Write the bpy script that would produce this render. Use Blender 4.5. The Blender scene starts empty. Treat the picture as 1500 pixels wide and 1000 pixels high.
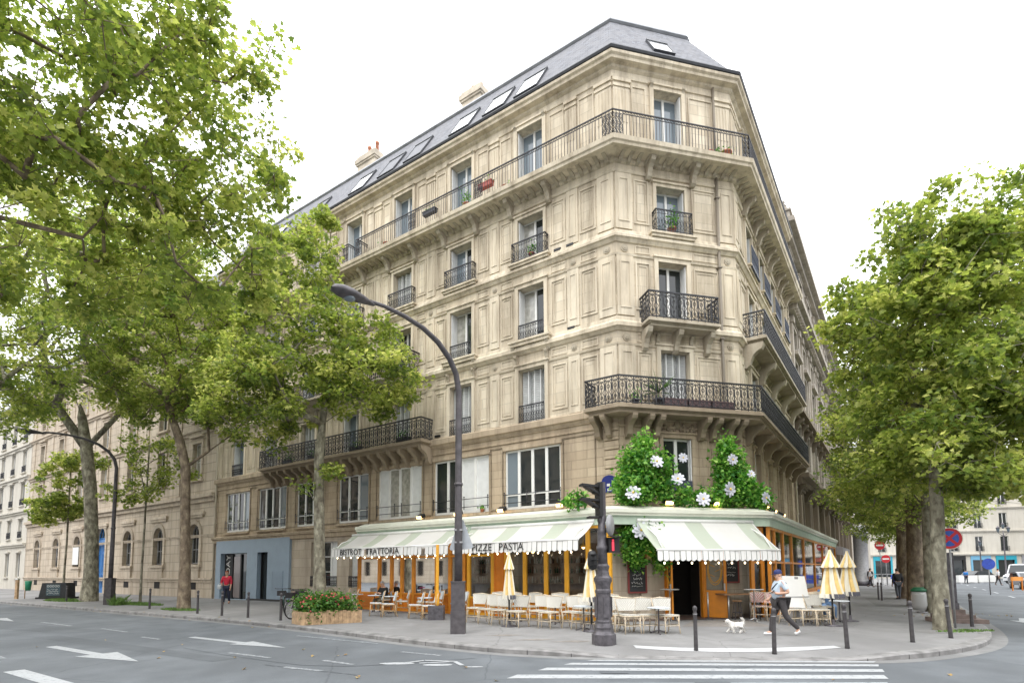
# Paris corner building with a bistro terrace: everything is built here in code (metres, camera at x=y=0 looking along +Y).
import bpy, bmesh, math, random
import numpy as np
from mathutils import Vector, Matrix

SC = bpy.context.scene
COL = SC.collection
R = math.radians
rnd = random.Random(7)

# ------------------------------------------------------------------ helpers
def V(*a):
    return Vector(a)

class Fr:
    """A vertical wall frame: s along the wall, d outward from it, z up."""
    def __init__(self, o, u, n):
        self.o = Vector((o[0], o[1], 0)); self.u = Vector((u[0], u[1], 0)); self.n = Vector((n[0], n[1], 0))
    def P(self, s, d, z):
        return self.o + self.u * s + self.n * d + Vector((0, 0, z))

WORLD = Fr((0, 0), (1, 0), (0, 1))

class MB:
    """Mesh builder: collects faces and links them as ONE object."""
    def __init__(self):
        self.v = []; self.f = []; self.uv = []; self.m = []; self.sm = []
    def add(self, pts, uv=None, m=0, smooth=False):
        b = len(self.v)
        self.v.extend(tuple(p) for p in pts)
        self.f.append(tuple(range(b, b + len(pts))))
        self.uv.append(uv); self.m.append(m); self.sm.append(smooth)
    def mesh(self, verts, faces, m=0, smooth=True):
        b = len(self.v)
        self.v.extend(tuple(p) for p in verts)
        for f in faces:
            self.f.append(tuple(b + i for i in f)); self.uv.append(None); self.m.append(m); self.sm.append(smooth)
    def box(self, s0, s1, d0, d1, z0, z1, fr=WORLD, m=0, skip=''):
        P = fr.P
        a, b, c, d = P(s0, d0, z0), P(s1, d0, z0), P(s1, d1, z0), P(s0, d1, z0)
        e, f, g, h = P(s0, d0, z1), P(s1, d0, z1), P(s1, d1, z1), P(s0, d1, z1)
        q = self.add
        if 'f' not in skip: q((d, c, g, h), ((s0, z0), (s1, z0), (s1, z1), (s0, z1)), m)
        if 'k' not in skip: q((b, a, e, f), ((s1, z0), (s0, z0), (s0, z1), (s1, z1)), m)
        if 'l' not in skip: q((a, d, h, e), ((d0, z0), (d1, z0), (d1, z1), (d0, z1)), m)
        if 'r' not in skip: q((c, b, f, g), ((d1, z0), (d0, z0), (d0, z1), (d1, z1)), m)
        if 't' not in skip: q((e, h, g, f), ((s0, d0), (s0, d1), (s1, d1), (s1, d0)), m)
        if 'b' not in skip: q((a, b, c, d), ((s0, d0), (s1, d0), (s1, d1), (s0, d1)), m)
    def obox(self, c, half, rot=None, m=0):
        """box by centre, half sizes and a rotation matrix"""
        rot = rot or Matrix.Identity(3)
        p = [Vector(c) + rot @ Vector((x * half[0], y * half[1], z * half[2])) for z in (-1, 1) for y in (-1, 1) for x in (-1, 1)]
        for f in ((0, 2, 3, 1), (4, 5, 7, 6), (0, 1, 5, 4), (2, 6, 7, 3), (0, 4, 6, 2), (1, 3, 7, 5)):
            self.add([p[i] for i in f], None, m)
    def tube(self, pts, r, n=6, m=0, cap=True, smooth=True):
        pts = [Vector(p) for p in pts]
        k = len(pts)
        rs = r if isinstance(r, (list, tuple)) else [r] * k
        up = None; rings = []
        for i in range(k):
            t = (pts[min(i + 1, k - 1)] - pts[max(i - 1, 0)])
            if t.length < 1e-9: t = Vector((0, 0, 1))
            t.normalize()
            if up is None:
                up = Vector((0, 0, 1)) if abs(t.z) < 0.9 else Vector((1, 0, 0))
            a = t.cross(up)
            if a.length < 1e-6: a = t.orthogonal()
            a.normalize(); b = t.cross(a).normalized(); up = -b if False else up
            up = (a.cross(t)).normalized()
            rings.append([pts[i] + (a * math.cos(2 * math.pi * (j + .5) / n) + up * math.sin(2 * math.pi * (j + .5) / n)) * rs[i] for j in range(n)])
        b0 = len(self.v)
        for rg in rings: self.v.extend(tuple(p) for p in rg)
        for i in range(k - 1):
            for j in range(n):
                j2 = (j + 1) % n
                self.f.append((b0 + i * n + j, b0 + i * n + j2, b0 + (i + 1) * n + j2, b0 + (i + 1) * n + j))
                self.uv.append(None); self.m.append(m); self.sm.append(smooth)
        if cap:
            self.f.append(tuple(b0 + j for j in reversed(range(n)))); self.uv.append(None); self.m.append(m); self.sm.append(False)
            self.f.append(tuple(b0 + (k - 1) * n + j for j in range(n))); self.uv.append(None); self.m.append(m); self.sm.append(False)
    def lathe(self, prof, c=(0, 0, 0), n=12, m=0, smooth=True, rot=0, sx=1, sy=1):
        b0 = len(self.v)
        for r, z in prof:
            for j in range(n):
                a = 2 * math.pi * j / n + rot
                self.v.append((c[0] + r * math.cos(a) * sx, c[1] + r * math.sin(a) * sy, c[2] + z))
        for i in range(len(prof) - 1):
            for j in range(n):
                j2 = (j + 1) % n
                self.f.append((b0 + i * n + j, b0 + i * n + j2, b0 + (i + 1) * n + j2, b0 + (i + 1) * n + j))
                self.uv.append(None); self.m.append(m); self.sm.append(smooth)
        self.f.append(tuple(b0 + j for j in reversed(range(n)))); self.uv.append(None); self.m.append(m); self.sm.append(False)
        k = len(prof) - 1
        self.f.append(tuple(b0 + k * n + j for j in range(n))); self.uv.append(None); self.m.append(m); self.sm.append(False)
    def ball(self, c, r, n=10, k=7, m=0, sx=1, sy=1, sz=1):
        self.lathe([(max(1e-4, r * math.sin(math.pi * i / k)), -r * sz * math.cos(math.pi * i / k)) for i in range(k + 1)], c, n, m, True, 0, sx, sy)
    def prism(self, poly, ext, m=0, smooth=False):
        """polygon (3D points) extruded by vector ext"""
        poly = [Vector(p) for p in poly]; ext = Vector(ext); k = len(poly)
        self.add(list(reversed(poly)), None, m); self.add([p + ext for p in poly], None, m)
        for i in range(k):
            j = (i + 1) % k
            self.add((poly[i], poly[j], poly[j] + ext, poly[i] + ext), None, m, smooth)
    def build(self, name, mats, parent=None, origin=None):
        me = bpy.data.meshes.new(name)
        if origin is not None:
            ox, oy, oz = origin
            vv = [(x - ox, y - oy, z - oz) for x, y, z in self.v]
        else:
            vv = self.v
        me.from_pydata(vv, [], self.f)
        mats = mats if isinstance(mats, (list, tuple)) else [mats]
        for x in mats: me.materials.append(x)
        if any(self.m): me.polygons.foreach_set('material_index', self.m)
        me.polygons.foreach_set('use_smooth', self.sm)
        if any(u is not None for u in self.uv):
            L = me.uv_layers.new(name='UVMap')
            flat = []
            for f, u in zip(self.f, self.uv):
                if u is None: flat.extend([0.0, 0.0] * len(f))
                else:
                    for a in u: flat.extend((a[0], a[1]))
            L.data.foreach_set('uv', flat)
        me.update()
        o = bpy.data.objects.new(name, me); COL.objects.link(o)
        if parent is not None: o.parent = parent
        return o

def thing(name, label, cat, loc=(0, 0, 0), rz=0, group=None):
    o = bpy.data.objects.new(name, None); COL.objects.link(o)
    o.empty_display_size = .3
    o.location = loc; o.rotation_euler = (0, 0, rz)
    return tag(o, label, cat, group)
def tag(o, label=None, cat=None, group=None, kind=None):
    if label: o['label'] = label
    if cat: o['category'] = cat
    if group: o['group'] = group
    if kind: o['kind'] = kind
    return o
KIDS = {}
def copy_tree(o, parent=None):
    c = o.copy(); COL.objects.link(c)
    if parent is not None: c.parent = parent
    for ch in list(o.children): copy_tree(ch, c)
    return c
def place(proto, used, loc, rz, label, group=None):
    o = proto if not used else copy_tree(proto)
    used.append(1)
    o.location = loc; o.rotation_euler = (0, 0, rz)
    o['label'] = label
    if group: o['group'] = group
    return o

# ------------------------------------------------------------------ materials
def mat(name, col, rough=.7, metal=0., spec=.5, var=0., scale=6., bump=0., bscale=40., coat=0., emit=None, estr=0., coords='Object', detail=4):
    m = bpy.data.materials.new(name); m.use_nodes = True
    nt = m.node_tree; N = nt.nodes; L = nt.links
    p = N['Principled BSDF']
    p.inputs['Base Color'].default_value = (*col, 1); p.inputs['Roughness'].default_value = rough
    p.inputs['Metallic'].default_value = metal; p.inputs['Specular IOR Level'].default_value = spec
    if coat: p.inputs['Coat Weight'].default_value = coat
    if emit: p.inputs['Emission Color'].default_value = (*emit, 1); p.inputs['Emission Strength'].default_value = estr
    if var or bump:
        tc = N.new('ShaderNodeTexCoord')
    if var:
        nz = N.new('ShaderNodeTexNoise'); nz.inputs['Scale'].default_value = scale; nz.inputs['Detail'].default_value = detail
        L.new(tc.outputs[coords], nz.inputs['Vector'])
        mx = N.new('ShaderNodeMix'); mx.data_type = 'RGBA'
        mx.inputs[6].default_value = (*[c * (1 - var) for c in col], 1); mx.inputs[7].default_value = (*[min(1, c * (1 + var)) for c in col], 1)
        mr = N.new('ShaderNodeMapRange'); mr.inputs[1].default_value = .3; mr.inputs[2].default_value = .7
        L.new(nz.outputs[0], mr.inputs[0]); L.new(mr.outputs[0], mx.inputs[0]); L.new(mx.outputs[2], p.inputs['Base Color'])
    if bump:
        nb = N.new('ShaderNodeTexNoise'); nb.inputs['Scale'].default_value = bscale; nb.inputs['Detail'].default_value = 5
        L.new(tc.outputs[coords], nb.inputs['Vector'])
        bp = N.new('ShaderNodeBump'); bp.inputs['Strength'].default_value = bump; bp.inputs['Distance'].default_value = .02
        L.new(nb.outputs[0], bp.inputs['Height']); L.new(bp.outputs[0], p.inputs['Normal'])
    return m

def stone(name, c1, c2, grime, bw=1.1, bh=.43, mort=.012, gr=.5, mcol=None, rust=False):
    """ashlar on metre UVs with weather streaks"""
    m = bpy.data.materials.new(name); m.use_nodes = True
    nt = m.node_tree; N = nt.nodes; L = nt.links; p = N['Principled BSDF']
    p.inputs['Roughness'].default_value = .88; p.inputs['Specular IOR Level'].default_value = .25
    uv = N.new('ShaderNodeUVMap'); uv.uv_map = 'UVMap'
    tc = N.new('ShaderNodeTexCoord')
    br = N.new('ShaderNodeTexBrick'); L.new(uv.outputs[0], br.inputs['Vector'])
    br.inputs['Scale'].default_value = 1; br.inputs['Brick Width'].default_value = bw; br.inputs['Row Height'].default_value = bh
    br.inputs['Mortar Size'].default_value = mort; br.inputs['Mortar Smooth'].default_value = .3; br.inputs['Bias'].default_value = 0
    br.inputs['Color1'].default_value = (*c1, 1); br.inputs['Color2'].default_value = (*c2, 1)
    mc = mcol or tuple(x * .62 for x in c1)
    br.inputs['Mortar'].default_value = (*mc, 1)
    def noise(sx, sy, sz, sc, det, lo, hi):
        mp = N.new('ShaderNodeMapping'); mp.inputs['Scale'].default_value = (sx, sy, sz); L.new(tc.outputs['Object'], mp.inputs['Vector'])
        nz = N.new('ShaderNodeTexNoise'); nz.inputs['Scale'].default_value = sc; nz.inputs['Detail'].default_value = det; nz.inputs['Roughness'].default_value = .65
        L.new(mp.outputs[0], nz.inputs['Vector'])
        mr = N.new('ShaderNodeMapRange'); mr.inputs[1].default_value = lo; mr.inputs[2].default_value = hi; L.new(nz.outputs[0], mr.inputs[0])
        return mr.outputs[0]
    streak = noise(1, 1, .10, 2.6, 7, .44, .70)
    blot = noise(1, 1, .6, .55, 5, .42, .72)
    fine = noise(1, 1, 1, 14, 4, .3, .75)
    def mix(fac, a, b, k):
        mm = N.new('ShaderNodeMath'); mm.operation = 'MULTIPLY'; mm.inputs[1].default_value = k; L.new(fac, mm.inputs[0])
        mx = N.new('ShaderNodeMix'); mx.data_type = 'RGBA'; L.new(mm.outputs[0], mx.inputs[0]); L.new(a, mx.inputs[6]); mx.inputs[7].default_value = (*b, 1)
        return mx.outputs[2]
    c = mix(streak, br.outputs['Color'], grime, gr)
    c = mix(blot, c, tuple(x * .9 for x in grime), gr * .55)
    c = mix(fine, c, tuple(x * .75 for x in c1), .28)
    L.new(c, p.inputs['Base Color'])
    b1 = N.new('ShaderNodeBump'); b1.inputs['Strength'].default_value = .5 if rust else .25; b1.inputs['Distance'].default_value = .03; b1.invert = True
    L.new(br.outputs['Fac'], b1.inputs['Height'])
    nb = N.new('ShaderNodeTexNoise'); nb.inputs['Scale'].default_value = 22; nb.inputs['Detail'].default_value = 6; L.new(tc.outputs['Object'], nb.inputs['Vector'])
    b2 = N.new('ShaderNodeBump'); b2.inputs['Strength'].default_value = .18; b2.inputs['Distance'].default_value = .02
    L.new(nb.outputs[0], b2.inputs['Height']); L.new(b1.outputs[0], b2.inputs['Normal']); L.new(b2.outputs[0], p.inputs['Normal'])
    return m

def glassmat(name, col, rough=.04, spec=.7):
    m = mat(name, col, rough, 0, spec)
    nt = m.node_tree; N = nt.nodes; L = nt.links; p = N['Principled BSDF']
    tc = N.new('ShaderNodeTexCoord'); nz = N.new('ShaderNodeTexNoise'); nz.inputs['Scale'].default_value = .9; nz.inputs['Detail'].default_value = 1
    L.new(tc.outputs['Object'], nz.inputs['Vector'])
    bp = N.new('ShaderNodeBump'); bp.inputs['Strength'].default_value = .12; bp.inputs['Distance'].default_value = .05
    L.new(nz.outputs[0], bp.inputs['Height']); L.new(bp.outputs[0], p.inputs['Normal'])
    return m
def clearglass(name, keep=.75, tint=(.8, .85, .85)):
    m = bpy.data.materials.new(name); m.use_nodes = True
    nt = m.node_tree; N = nt.nodes; L = nt.links
    for n in list(N):
        if n.type != 'OUTPUT_MATERIAL': N.remove(n)
    out = [n for n in N if n.type == 'OUTPUT_MATERIAL'][0]
    tr = N.new('ShaderNodeBsdfTransparent'); tr.inputs[0].default_value = (*tint, 1)
    gl = N.new('ShaderNodeBsdfGlossy'); gl.inputs['Roughness'].default_value = .03; gl.inputs[0].default_value = (.9, .9, .9, 1)
    lw = N.new('ShaderNodeFresnel'); lw.inputs[0].default_value = 1.5
    mx = N.new('ShaderNodeMixShader'); ma = N.new('ShaderNodeMath'); ma.operation = 'ADD'; ma.inputs[1].default_value = .02
    L.new(lw.outputs[0], ma.inputs[0]); L.new(ma.outputs[0], mx.inputs[0]); L.new(tr.outputs[0], mx.inputs[1]); L.new(gl.outputs[0], mx.inputs[2]); L.new(mx.outputs[0], out.inputs[0])
    return m

M = {}
M['stone'] = stone('cream ashlar', (.75, .665, .52), (.625, .54, .405), (.25, .20, .14), gr=.85)
M['trim'] = stone('stone trim', (.75, .67, .525), (.67, .585, .445), (.25, .20, .14), bw=1.6, bh=3, mort=.004, gr=.8)
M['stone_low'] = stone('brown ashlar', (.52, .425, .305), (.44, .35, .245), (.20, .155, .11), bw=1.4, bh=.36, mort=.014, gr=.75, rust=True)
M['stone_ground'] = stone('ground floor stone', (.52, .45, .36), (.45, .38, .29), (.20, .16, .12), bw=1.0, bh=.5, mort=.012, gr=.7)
M['stone_nb'] = stone('neighbour ashlar', (.60, .52, .415), (.53, .45, .35), (.28, .22, .16), bw=1.35, bh=.62, mort=.035, gr=.65, rust=True)
M['stone_pale'] = stone('pale render', (.60, .57, .50), (.58, .55, .48), (.36, .32, .26), bw=3, bh=3.2, mort=.004, gr=.4)
M['stone_grey'] = stone('grey stone', (.50, .45, .38), (.44, .395, .33), (.17, .145, .12), bw=1.2, bh=.5, mort=.012, gr=.7)
M['soot'] = stone('sooty stone', (.27, .22, .165), (.24, .195, .145), (.09, .075, .06), bw=1.4, bh=2, mort=.006, gr=.6)
def slatemat():
    m = bpy.data.materials.new('slate roof'); m.use_nodes = True
    nt = m.node_tree; N = nt.nodes; L = nt.links; p = N['Principled BSDF']
    p.inputs['Roughness'].default_value = .65
    uv = N.new('ShaderNodeUVMap'); uv.uv_map = 'UVMap'
    br = N.new('ShaderNodeTexBrick'); L.new(uv.outputs[0], br.inputs['Vector'])
    br.inputs['Scale'].default_value = 1; br.inputs['Brick Width'].default_value = .24; br.inputs['Row Height'].default_value = .16; br.inputs['Mortar Size'].default_value = .012
    br.inputs['Color1'].default_value = (.165, .175, .20, 1); br.inputs['Color2'].default_value = (.075, .08, .095, 1); br.inputs['Mortar'].default_value = (.04, .04, .05, 1)
    tc = N.new('ShaderNodeTexCoord'); nz = N.new('ShaderNodeTexNoise'); nz.inputs['Scale'].default_value = 3.2; nz.inputs['Detail'].default_value = 8; L.new(tc.outputs['Object'], nz.inputs['Vector'])
    mr = N.new('ShaderNodeMapRange'); mr.inputs[1].default_value = .35; mr.inputs[2].default_value = .7; L.new(nz.outputs[0], mr.inputs[0])
    mx = N.new('ShaderNodeMix'); mx.data_type = 'RGBA'; L.new(mr.outputs[0], mx.inputs[0]); L.new(br.outputs['Color'], mx.inputs[6]); mx.inputs[7].default_value = (.145, .145, .155, 1)
    L.new(mx.outputs[2], p.inputs['Base Color'])
    bp = N.new('ShaderNodeBump'); bp.inputs['Strength'].default_value = .5; bp.inputs['Distance'].default_value = .02; L.new(br.outputs['Color'], bp.inputs['Height']); L.new(bp.outputs[0], p.inputs['Normal'])
    return m
M['slate'] = slatemat()
M['zinc'] = mat('zinc', (.22, .23, .245), .45, .3, var=.25, scale=2)
M['gutter'] = mat('dark gutter', (.055, .058, .065), .5, .2, var=.2)
M['white'] = mat('white window paint', (.74, .74, .71), .5, var=.05, scale=3)
M['shutter'] = mat('shutter white', (.68, .69, .68), .55, var=.06, scale=4)
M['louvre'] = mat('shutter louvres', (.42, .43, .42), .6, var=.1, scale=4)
M['glass'] = glassmat('window glass', (.022, .027, .028))
M['glass_sky'] = glassmat('pale glass with painted sky', (.16, .20, .23), .05, .8)  # reflected sky is put into the base colour
M['curtain'] = mat('curtained glass', (.34, .33, .29), .25, 0, .6, var=.3, scale=5, coat=.8)
M['skylight'] = mat('skylight glass with painted sky', (.80, .82, .84), .12, coat=1.)  # white sky reflection painted as the pane's own colour
M['skylight_dark'] = mat('shuttered skylight', (.13, .135, .15), .6, var=.15)
M['iron'] = mat('black wrought iron', (.030, .031, .036), .45, .3, var=.3, scale=8)
M['iron_blue'] = mat('blue black sheet iron', (.06, .072, .10), .55, .1, var=.3, scale=5)
M['terracotta'] = mat('terracotta', (.45, .17, .095), .85, var=.25, scale=6)
M['brickred'] = mat('red plastic', (.35, .075, .055), .6)
M['leafpot'] = mat('pot plant leaves', (.075, .155, .03), .6, var=.4, scale=20)
M['orange'] = mat('orange joinery', (.68, .245, .018), .38, var=.12, scale=3, coat=.15)
M['orange_deep'] = mat('deep orange joinery', (.62, .19, .014), .4, var=.12, scale=3)
M['yellow'] = mat('ochre yellow joinery', (.74, .36, .025), .4, var=.08, scale=3)
M['cream'] = mat('cream painted board', (.66, .67, .56), .55, var=.06, scale=3)
M['mint'] = mat('mint painted board', (.46, .56, .44), .55, var=.08, scale=3)
M['blue'] = mat('slate blue shopfront paint', (.235, .305, .375), .45, var=.05, scale=2)
M['bluedoor'] = mat('bright blue door paint', (.03, .16, .42), .4, var=.15, scale=4)
M['dark'] = mat('dark interior', (.012, .010, .009), .9)
M['interior'] = mat('brown interior', (.24, .15, .09), .8, var=.5, scale=1.5)
M['black'] = mat('black', (.012, .012, .013), .5)
M['red'] = mat('red', (.55, .02, .03), .5)
M['tglass'] = clearglass('terrace glass')
M['chrome'] = mat('steel', (.5, .5, .5), .3, .9)
M['grey'] = mat('grey painted metal', (.30, .30, .305), .5, .2, var=.15)
M['post'] = mat('dark grey lamp paint', (.088, .080, .085), .5, .2, var=.3, scale=6, bump=.15)
M['castiron'] = mat('dark cast iron', (.105, .098, .108), .48, .35, var=.35, scale=9, bump=.25)
M['bollard'] = mat('brown grey bollard paint', (.065, .06, .062), .5, .2, var=.3, scale=10)
M['rattan'] = mat('rattan cane', (.58, .40, .22), .55, var=.3, scale=12)
M['rattan_pale'] = mat('pale rattan cane', (.62, .52, .38), .55, var=.25, scale=12)
def weavemat(name, a, b, sc):
    m = bpy.data.materials.new(name); m.use_nodes = True
    nt = m.node_tree; N = nt.nodes; L = nt.links; p = N['Principled BSDF']; p.inputs['Roughness'].default_value = .6
    tc = N.new('ShaderNodeTexCoord'); ck = N.new('ShaderNodeTexChecker'); ck.inputs['Scale'].default_value = sc
    ck.inputs['Color1'].default_value = (*a, 1); ck.inputs['Color2'].default_value = (*b, 1)
    L.new(tc.outputs['Object'], ck.inputs['Vector']); L.new(ck.outputs[0], p.inputs['Base Color'])
    return m
M['weave'] = weavemat('white woven seat', (.60, .585, .53), (.40, .385, .34), 40)
M['weave_grey'] = weavemat('pale blue grey woven seat', (.66, .70, .72), (.50, .54, .57), 46)
M['weave_red'] = weavemat('red and white woven seat', (.72, .70, .66), (.48, .12, .10), 34)
M['wood'] = mat('raw wood planks', (.46, .31, .18), .8, var=.35, scale=7, bump=.3)
M['tabletop'] = mat('brown table top', (.30, .17, .085), .45, var=.3, scale=5)
M['chalkboard'] = mat('chalkboard', (.022, .024, .026), .7, var=.3, scale=5)
M['chalk'] = mat('chalk', (.62, .62, .60), .9)
M['maroon'] = mat('maroon frame', (.20, .035, .03), .5)
M['plum'] = mat('plum brown planter', (.085, .05, .052), .7, var=.2)
M['lamp_warm'] = mat('warm lamp glow', (.9, .6, .25), .4, emit=(1, .62, .22), estr=5)
M['bulb'] = mat('string bulb', (.9, .85, .7), .3, emit=(1, .82, .55), estr=3)
M['lamp_red'] = mat('red signal lamp', (.8, .05, .08), .4, emit=(1, .07, .12), estr=.35)
M['skin'] = mat('skin', (.56, .33, .23), .55, var=.06, scale=9)
M['concrete'] = mat('concrete', (.36, .35, .33), .9, var=.2, scale=3, bump=.2)
M['chimney'] = mat('chimney render', (.52, .46, .37), .9, var=.25, scale=2)
M['potred'] = mat('chimney pot clay', (.55, .23, .14), .85, var=.15)

# ------------------------------------------------------------------ camera, light, sky
cam = bpy.data.cameras.new('camera'); co = bpy.data.objects.new('camera', cam); COL.objects.link(co)
PITCH, ROLL = R(4.8), R(-.32)
co.location = (0, 0, 1.75)
co.rotation_mode = 'XYZ'
co.matrix_world = Matrix.Translation((0, 0, 1.75)) @ Matrix.Rotation(R(90) + PITCH, 4, 'X') @ Matrix.Rotation(ROLL, 4, 'Z')
cam.sensor_width = 36; cam.lens = 36 * 819. / 1500; cam.shift_y = (766.2 - 500) / 1500
cam.clip_start = .1; cam.clip_end = 2500
SC.camera = co

SUN_EL, SUN_AZ = R(58), R(-150)      # azimuth measured from +Y towards +X
sun = bpy.data.lights.new('sun', 'SUN'); so = bpy.data.objects.new('sun', sun); COL.objects.link(so)
sun.energy = .7; sun.angle = R(18); sun.color = (1, .96, .9)
sd = Vector((math.sin(SUN_AZ) * math.cos(SUN_EL), math.cos(SUN_AZ) * math.cos(SUN_EL), math.sin(SUN_EL)))
so.rotation_euler = sd.to_track_quat('Z', 'Y').to_euler()

w = bpy.data.worlds.new('World'); SC.world = w; w.use_nodes = True
nt = w.node_tree; N = nt.nodes; L = nt.links; bg = N['Background']
sky = N.new('ShaderNodeTexSky'); sky.sky_type = 'NISHITA'; sky.sun_disc = False
sky.sun_elevation = SUN_EL; sky.sun_rotation = SUN_AZ; sky.air_density = 1; sky.dust_density = 3
tc = N.new('ShaderNodeTexCoord'); nz = N.new('ShaderNodeTexNoise'); nz.inputs['Scale'].default_value = 1.6; nz.inputs['Detail'].default_value = 6
L.new(tc.outputs['Generated'], nz.inputs['Vector'])
mr = N.new('ShaderNodeMapRange'); mr.inputs[1].default_value = .3; mr.inputs[2].default_value = .55; mr.inputs[3].default_value = .86; mr.inputs[4].default_value = 1
L.new(nz.outputs[0], mr.inputs[0])
mx = N.new('ShaderNodeMix'); mx.data_type = 'RGBA'
sp = N.new('ShaderNodeSeparateXYZ'); L.new(tc.outputs['Generated'], sp.inputs[0])      # overcast sky: three times brighter overhead than at the horizon
gz = N.new('ShaderNodeMapRange'); gz.inputs[1].default_value = 0; gz.inputs[2].default_value = 1; gz.inputs[3].default_value = 7.6; gz.inputs[4].default_value = 20.5; L.new(sp.outputs[2], gz.inputs[0])
cl = N.new('ShaderNodeVectorMath'); cl.operation = 'SCALE'; cl.inputs[0].default_value = (1.0, 1.01, 1.035); L.new(gz.outputs[0], cl.inputs[3])
L.new(cl.outputs[0], mx.inputs[7])
L.new(mr.outputs[0], mx.inputs[0]); L.new(sky.outputs[0], mx.inputs[6]); L.new(mx.outputs[2], bg.inputs['Color'])
bg.inputs['Strength'].default_value = .13
SC.view_settings.view_transform = 'Standard'; SC.view_settings.look = 'None'; SC.view_settings.exposure = .62; SC.view_settings.gamma = 1
SC.cycles.use_denoising = True
SC.cycles.max_bounces = 7; SC.cycles.diffuse_bounces = 3; SC.cycles.glossy_bounces = 3; SC.cycles.transparent_max_bounces = 10; SC.cycles.transmission_bounces = 4

# ------------------------------------------------------------------ plan of the corner
def dirv(t): return (math.sin(t), math.cos(t))
A0 = (4.1276, 21.0005)
TL, TC, TR = R(-55.3), R(76.8), R(34.7)
uL, uC, uR = dirv(TL), dirv(TC), dirv(TR)
CHAM = 5.32
B0 = (A0[0] + CHAM * uC[0], A0[1] + CHAM * uC[1])
FL = Fr(A0, uL, (-uL[1], uL[0])); FC = Fr(A0, uC, (uC[1], -uC[0])); FRR = Fr(B0, uR, (uR[1], -uR[0]))
def isect(fa, da, fb, db):
    pa = fa.P(0, da, 0); pb = fb.P(0, db, 0); ua, ub = fa.u, fb.u
    den = ua.x * ub.y - ua.y * ub.x
    t = ((pb.x - pa.x) * ub.y - (pb.y - pa.y) * ub.x) / den
    return pa + ua * t
ENDL, ENDR = 29.5, 13.6
def ring(d, sl=ENDL, sr=ENDR):
    """plan points of the corner building outline pushed out by d"""
    return [FL.P(sl, d, 0), isect(FL, d, FC, d), isect(FC, d, FRR, d), FRR.P(sr, d, 0)]
def sweep(mb, prof, sl=ENDL, sr=ENDR, m=0, cap=True):
    """profile [(d,z)] carried round the two corners, mitred"""
    rings = [[p + Vector((0, 0, z)) for p in ring(d, sl, sr)] for d, z in prof]
    cum = [0, sl, sl + CHAM, sl + CHAM + sr]
    acc = 0
    for i in range(len(prof) - 1):
        st = math.hypot(prof[i + 1][0] - prof[i][0], prof[i + 1][1] - prof[i][1])
        za, zb = (prof[i][1], prof[i + 1][1])
        if abs(za - zb) < 1e-4: za, zb = acc, acc + st
        for k in range(3):
            mb.add((rings[i][k], rings[i][k + 1], rings[i + 1][k + 1], rings[i + 1][k]), ((cum[k], za), (cum[k + 1], za), (cum[k + 1], zb), (cum[k], zb)), m)
        acc += st
    if cap:
        mb.add([r[0] for r in rings], None, m); mb.add([r[3] for r in reversed(rings)], None, m)
# ------------------------------------------------------------------ facade tools
def wall(mb, fr, s0, s1, z0, z1, d, openings, depth=.32, m=0, mr=None):
    """front face with holes for the openings (a,b,za,zb) and their reveals"""
    ss = sorted({s0, s1, *[x for o in openings for x in o[:2] if s0 < x < s1]})
    zs = sorted({z0, z1, *[x for o in openings for x in o[2:4] if z0 < x < z1]})
    for i in range(len(zs) - 1):
        run = None
        for j in range(len(ss) - 1):
            cs, cz = (ss[j] + ss[j + 1]) / 2, (zs[i] + zs[i + 1]) / 2
            hole = any(o[0] < cs < o[1] and o[2] < cz < o[3] for o in openings)
            if not hole:
                if run is None: run = ss[j]
            if (hole or j == len(ss) - 2) and run is not None:
                e = ss[j] if hole else ss[j + 1]
                mb.add((fr.P(run, d, zs[i]), fr.P(e, d, zs[i]), fr.P(e, d, zs[i + 1]), fr.P(run, d, zs[i + 1])),
                       ((run, zs[i]), (e, zs[i]), (e, zs[i + 1]), (run, zs[i + 1])), m)
                run = None
    k = m if mr is None else mr
    for a, b, za, zb in [o[:4] for o in openings]:
        P = fr.P; e = d - depth
        mb.add((P(a, d, za), P(a, e, za), P(a, e, zb), P(a, d, zb)), ((0, za), (depth, za), (depth, zb), (0, zb)), k)
        mb.add((P(b, e, za), P(b, d, za), P(b, d, zb), P(b, e, zb)), ((depth, za), (0, za), (0, zb), (depth, zb)), k)
        mb.add((P(a, d, zb), P(a, e, zb), P(b, e, zb), P(b, d, zb)), ((a, 0), (a, depth), (b, depth), (b, 0)), k)
        mb.add((P(a, d, za), P(b, d, za), P(b, e, za), P(a, e, za)), ((a, 0), (b, 0), (b, depth), (a, depth)), k)

def panel(mb, fr, s0, s1, z0, z1, d=0, w=.06, h=.028, m=0):
    """raised moulding round a field"""
    mb.box(s0, s1, d - .02, d + h, z0, z0 + w, fr, m, 'k'); mb.box(s0, s1, d - .02, d + h, z1 - w, z1, fr, m, 'k')
    mb.box(s0, s0 + w, d - .02, d + h, z0 + w, z1 - w, fr, m, 'ktb'); mb.box(s1 - w, s1, d - .02, d + h, z0 + w, z1 - w, fr, m, 'ktb')

def surround(mb, fr, s0, s1, z0, z1, w=.17, h=.085, m=0):
    mb.box(s0 - w, s0, -.02, h, z0, z1, fr, m, 'k'); mb.box(s1, s1 + w, -.02, h, z0, z1, fr, m, 'k')
    mb.box(s0 - w, s1 + w, -.02, h, z1, z1 + w, fr, m, 'k')
    mb.box(s0 - w - .05, s1 + w + .05, -.02, h + .06, z1 + w, z1 + w + .07, fr, m, 'k')

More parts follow.
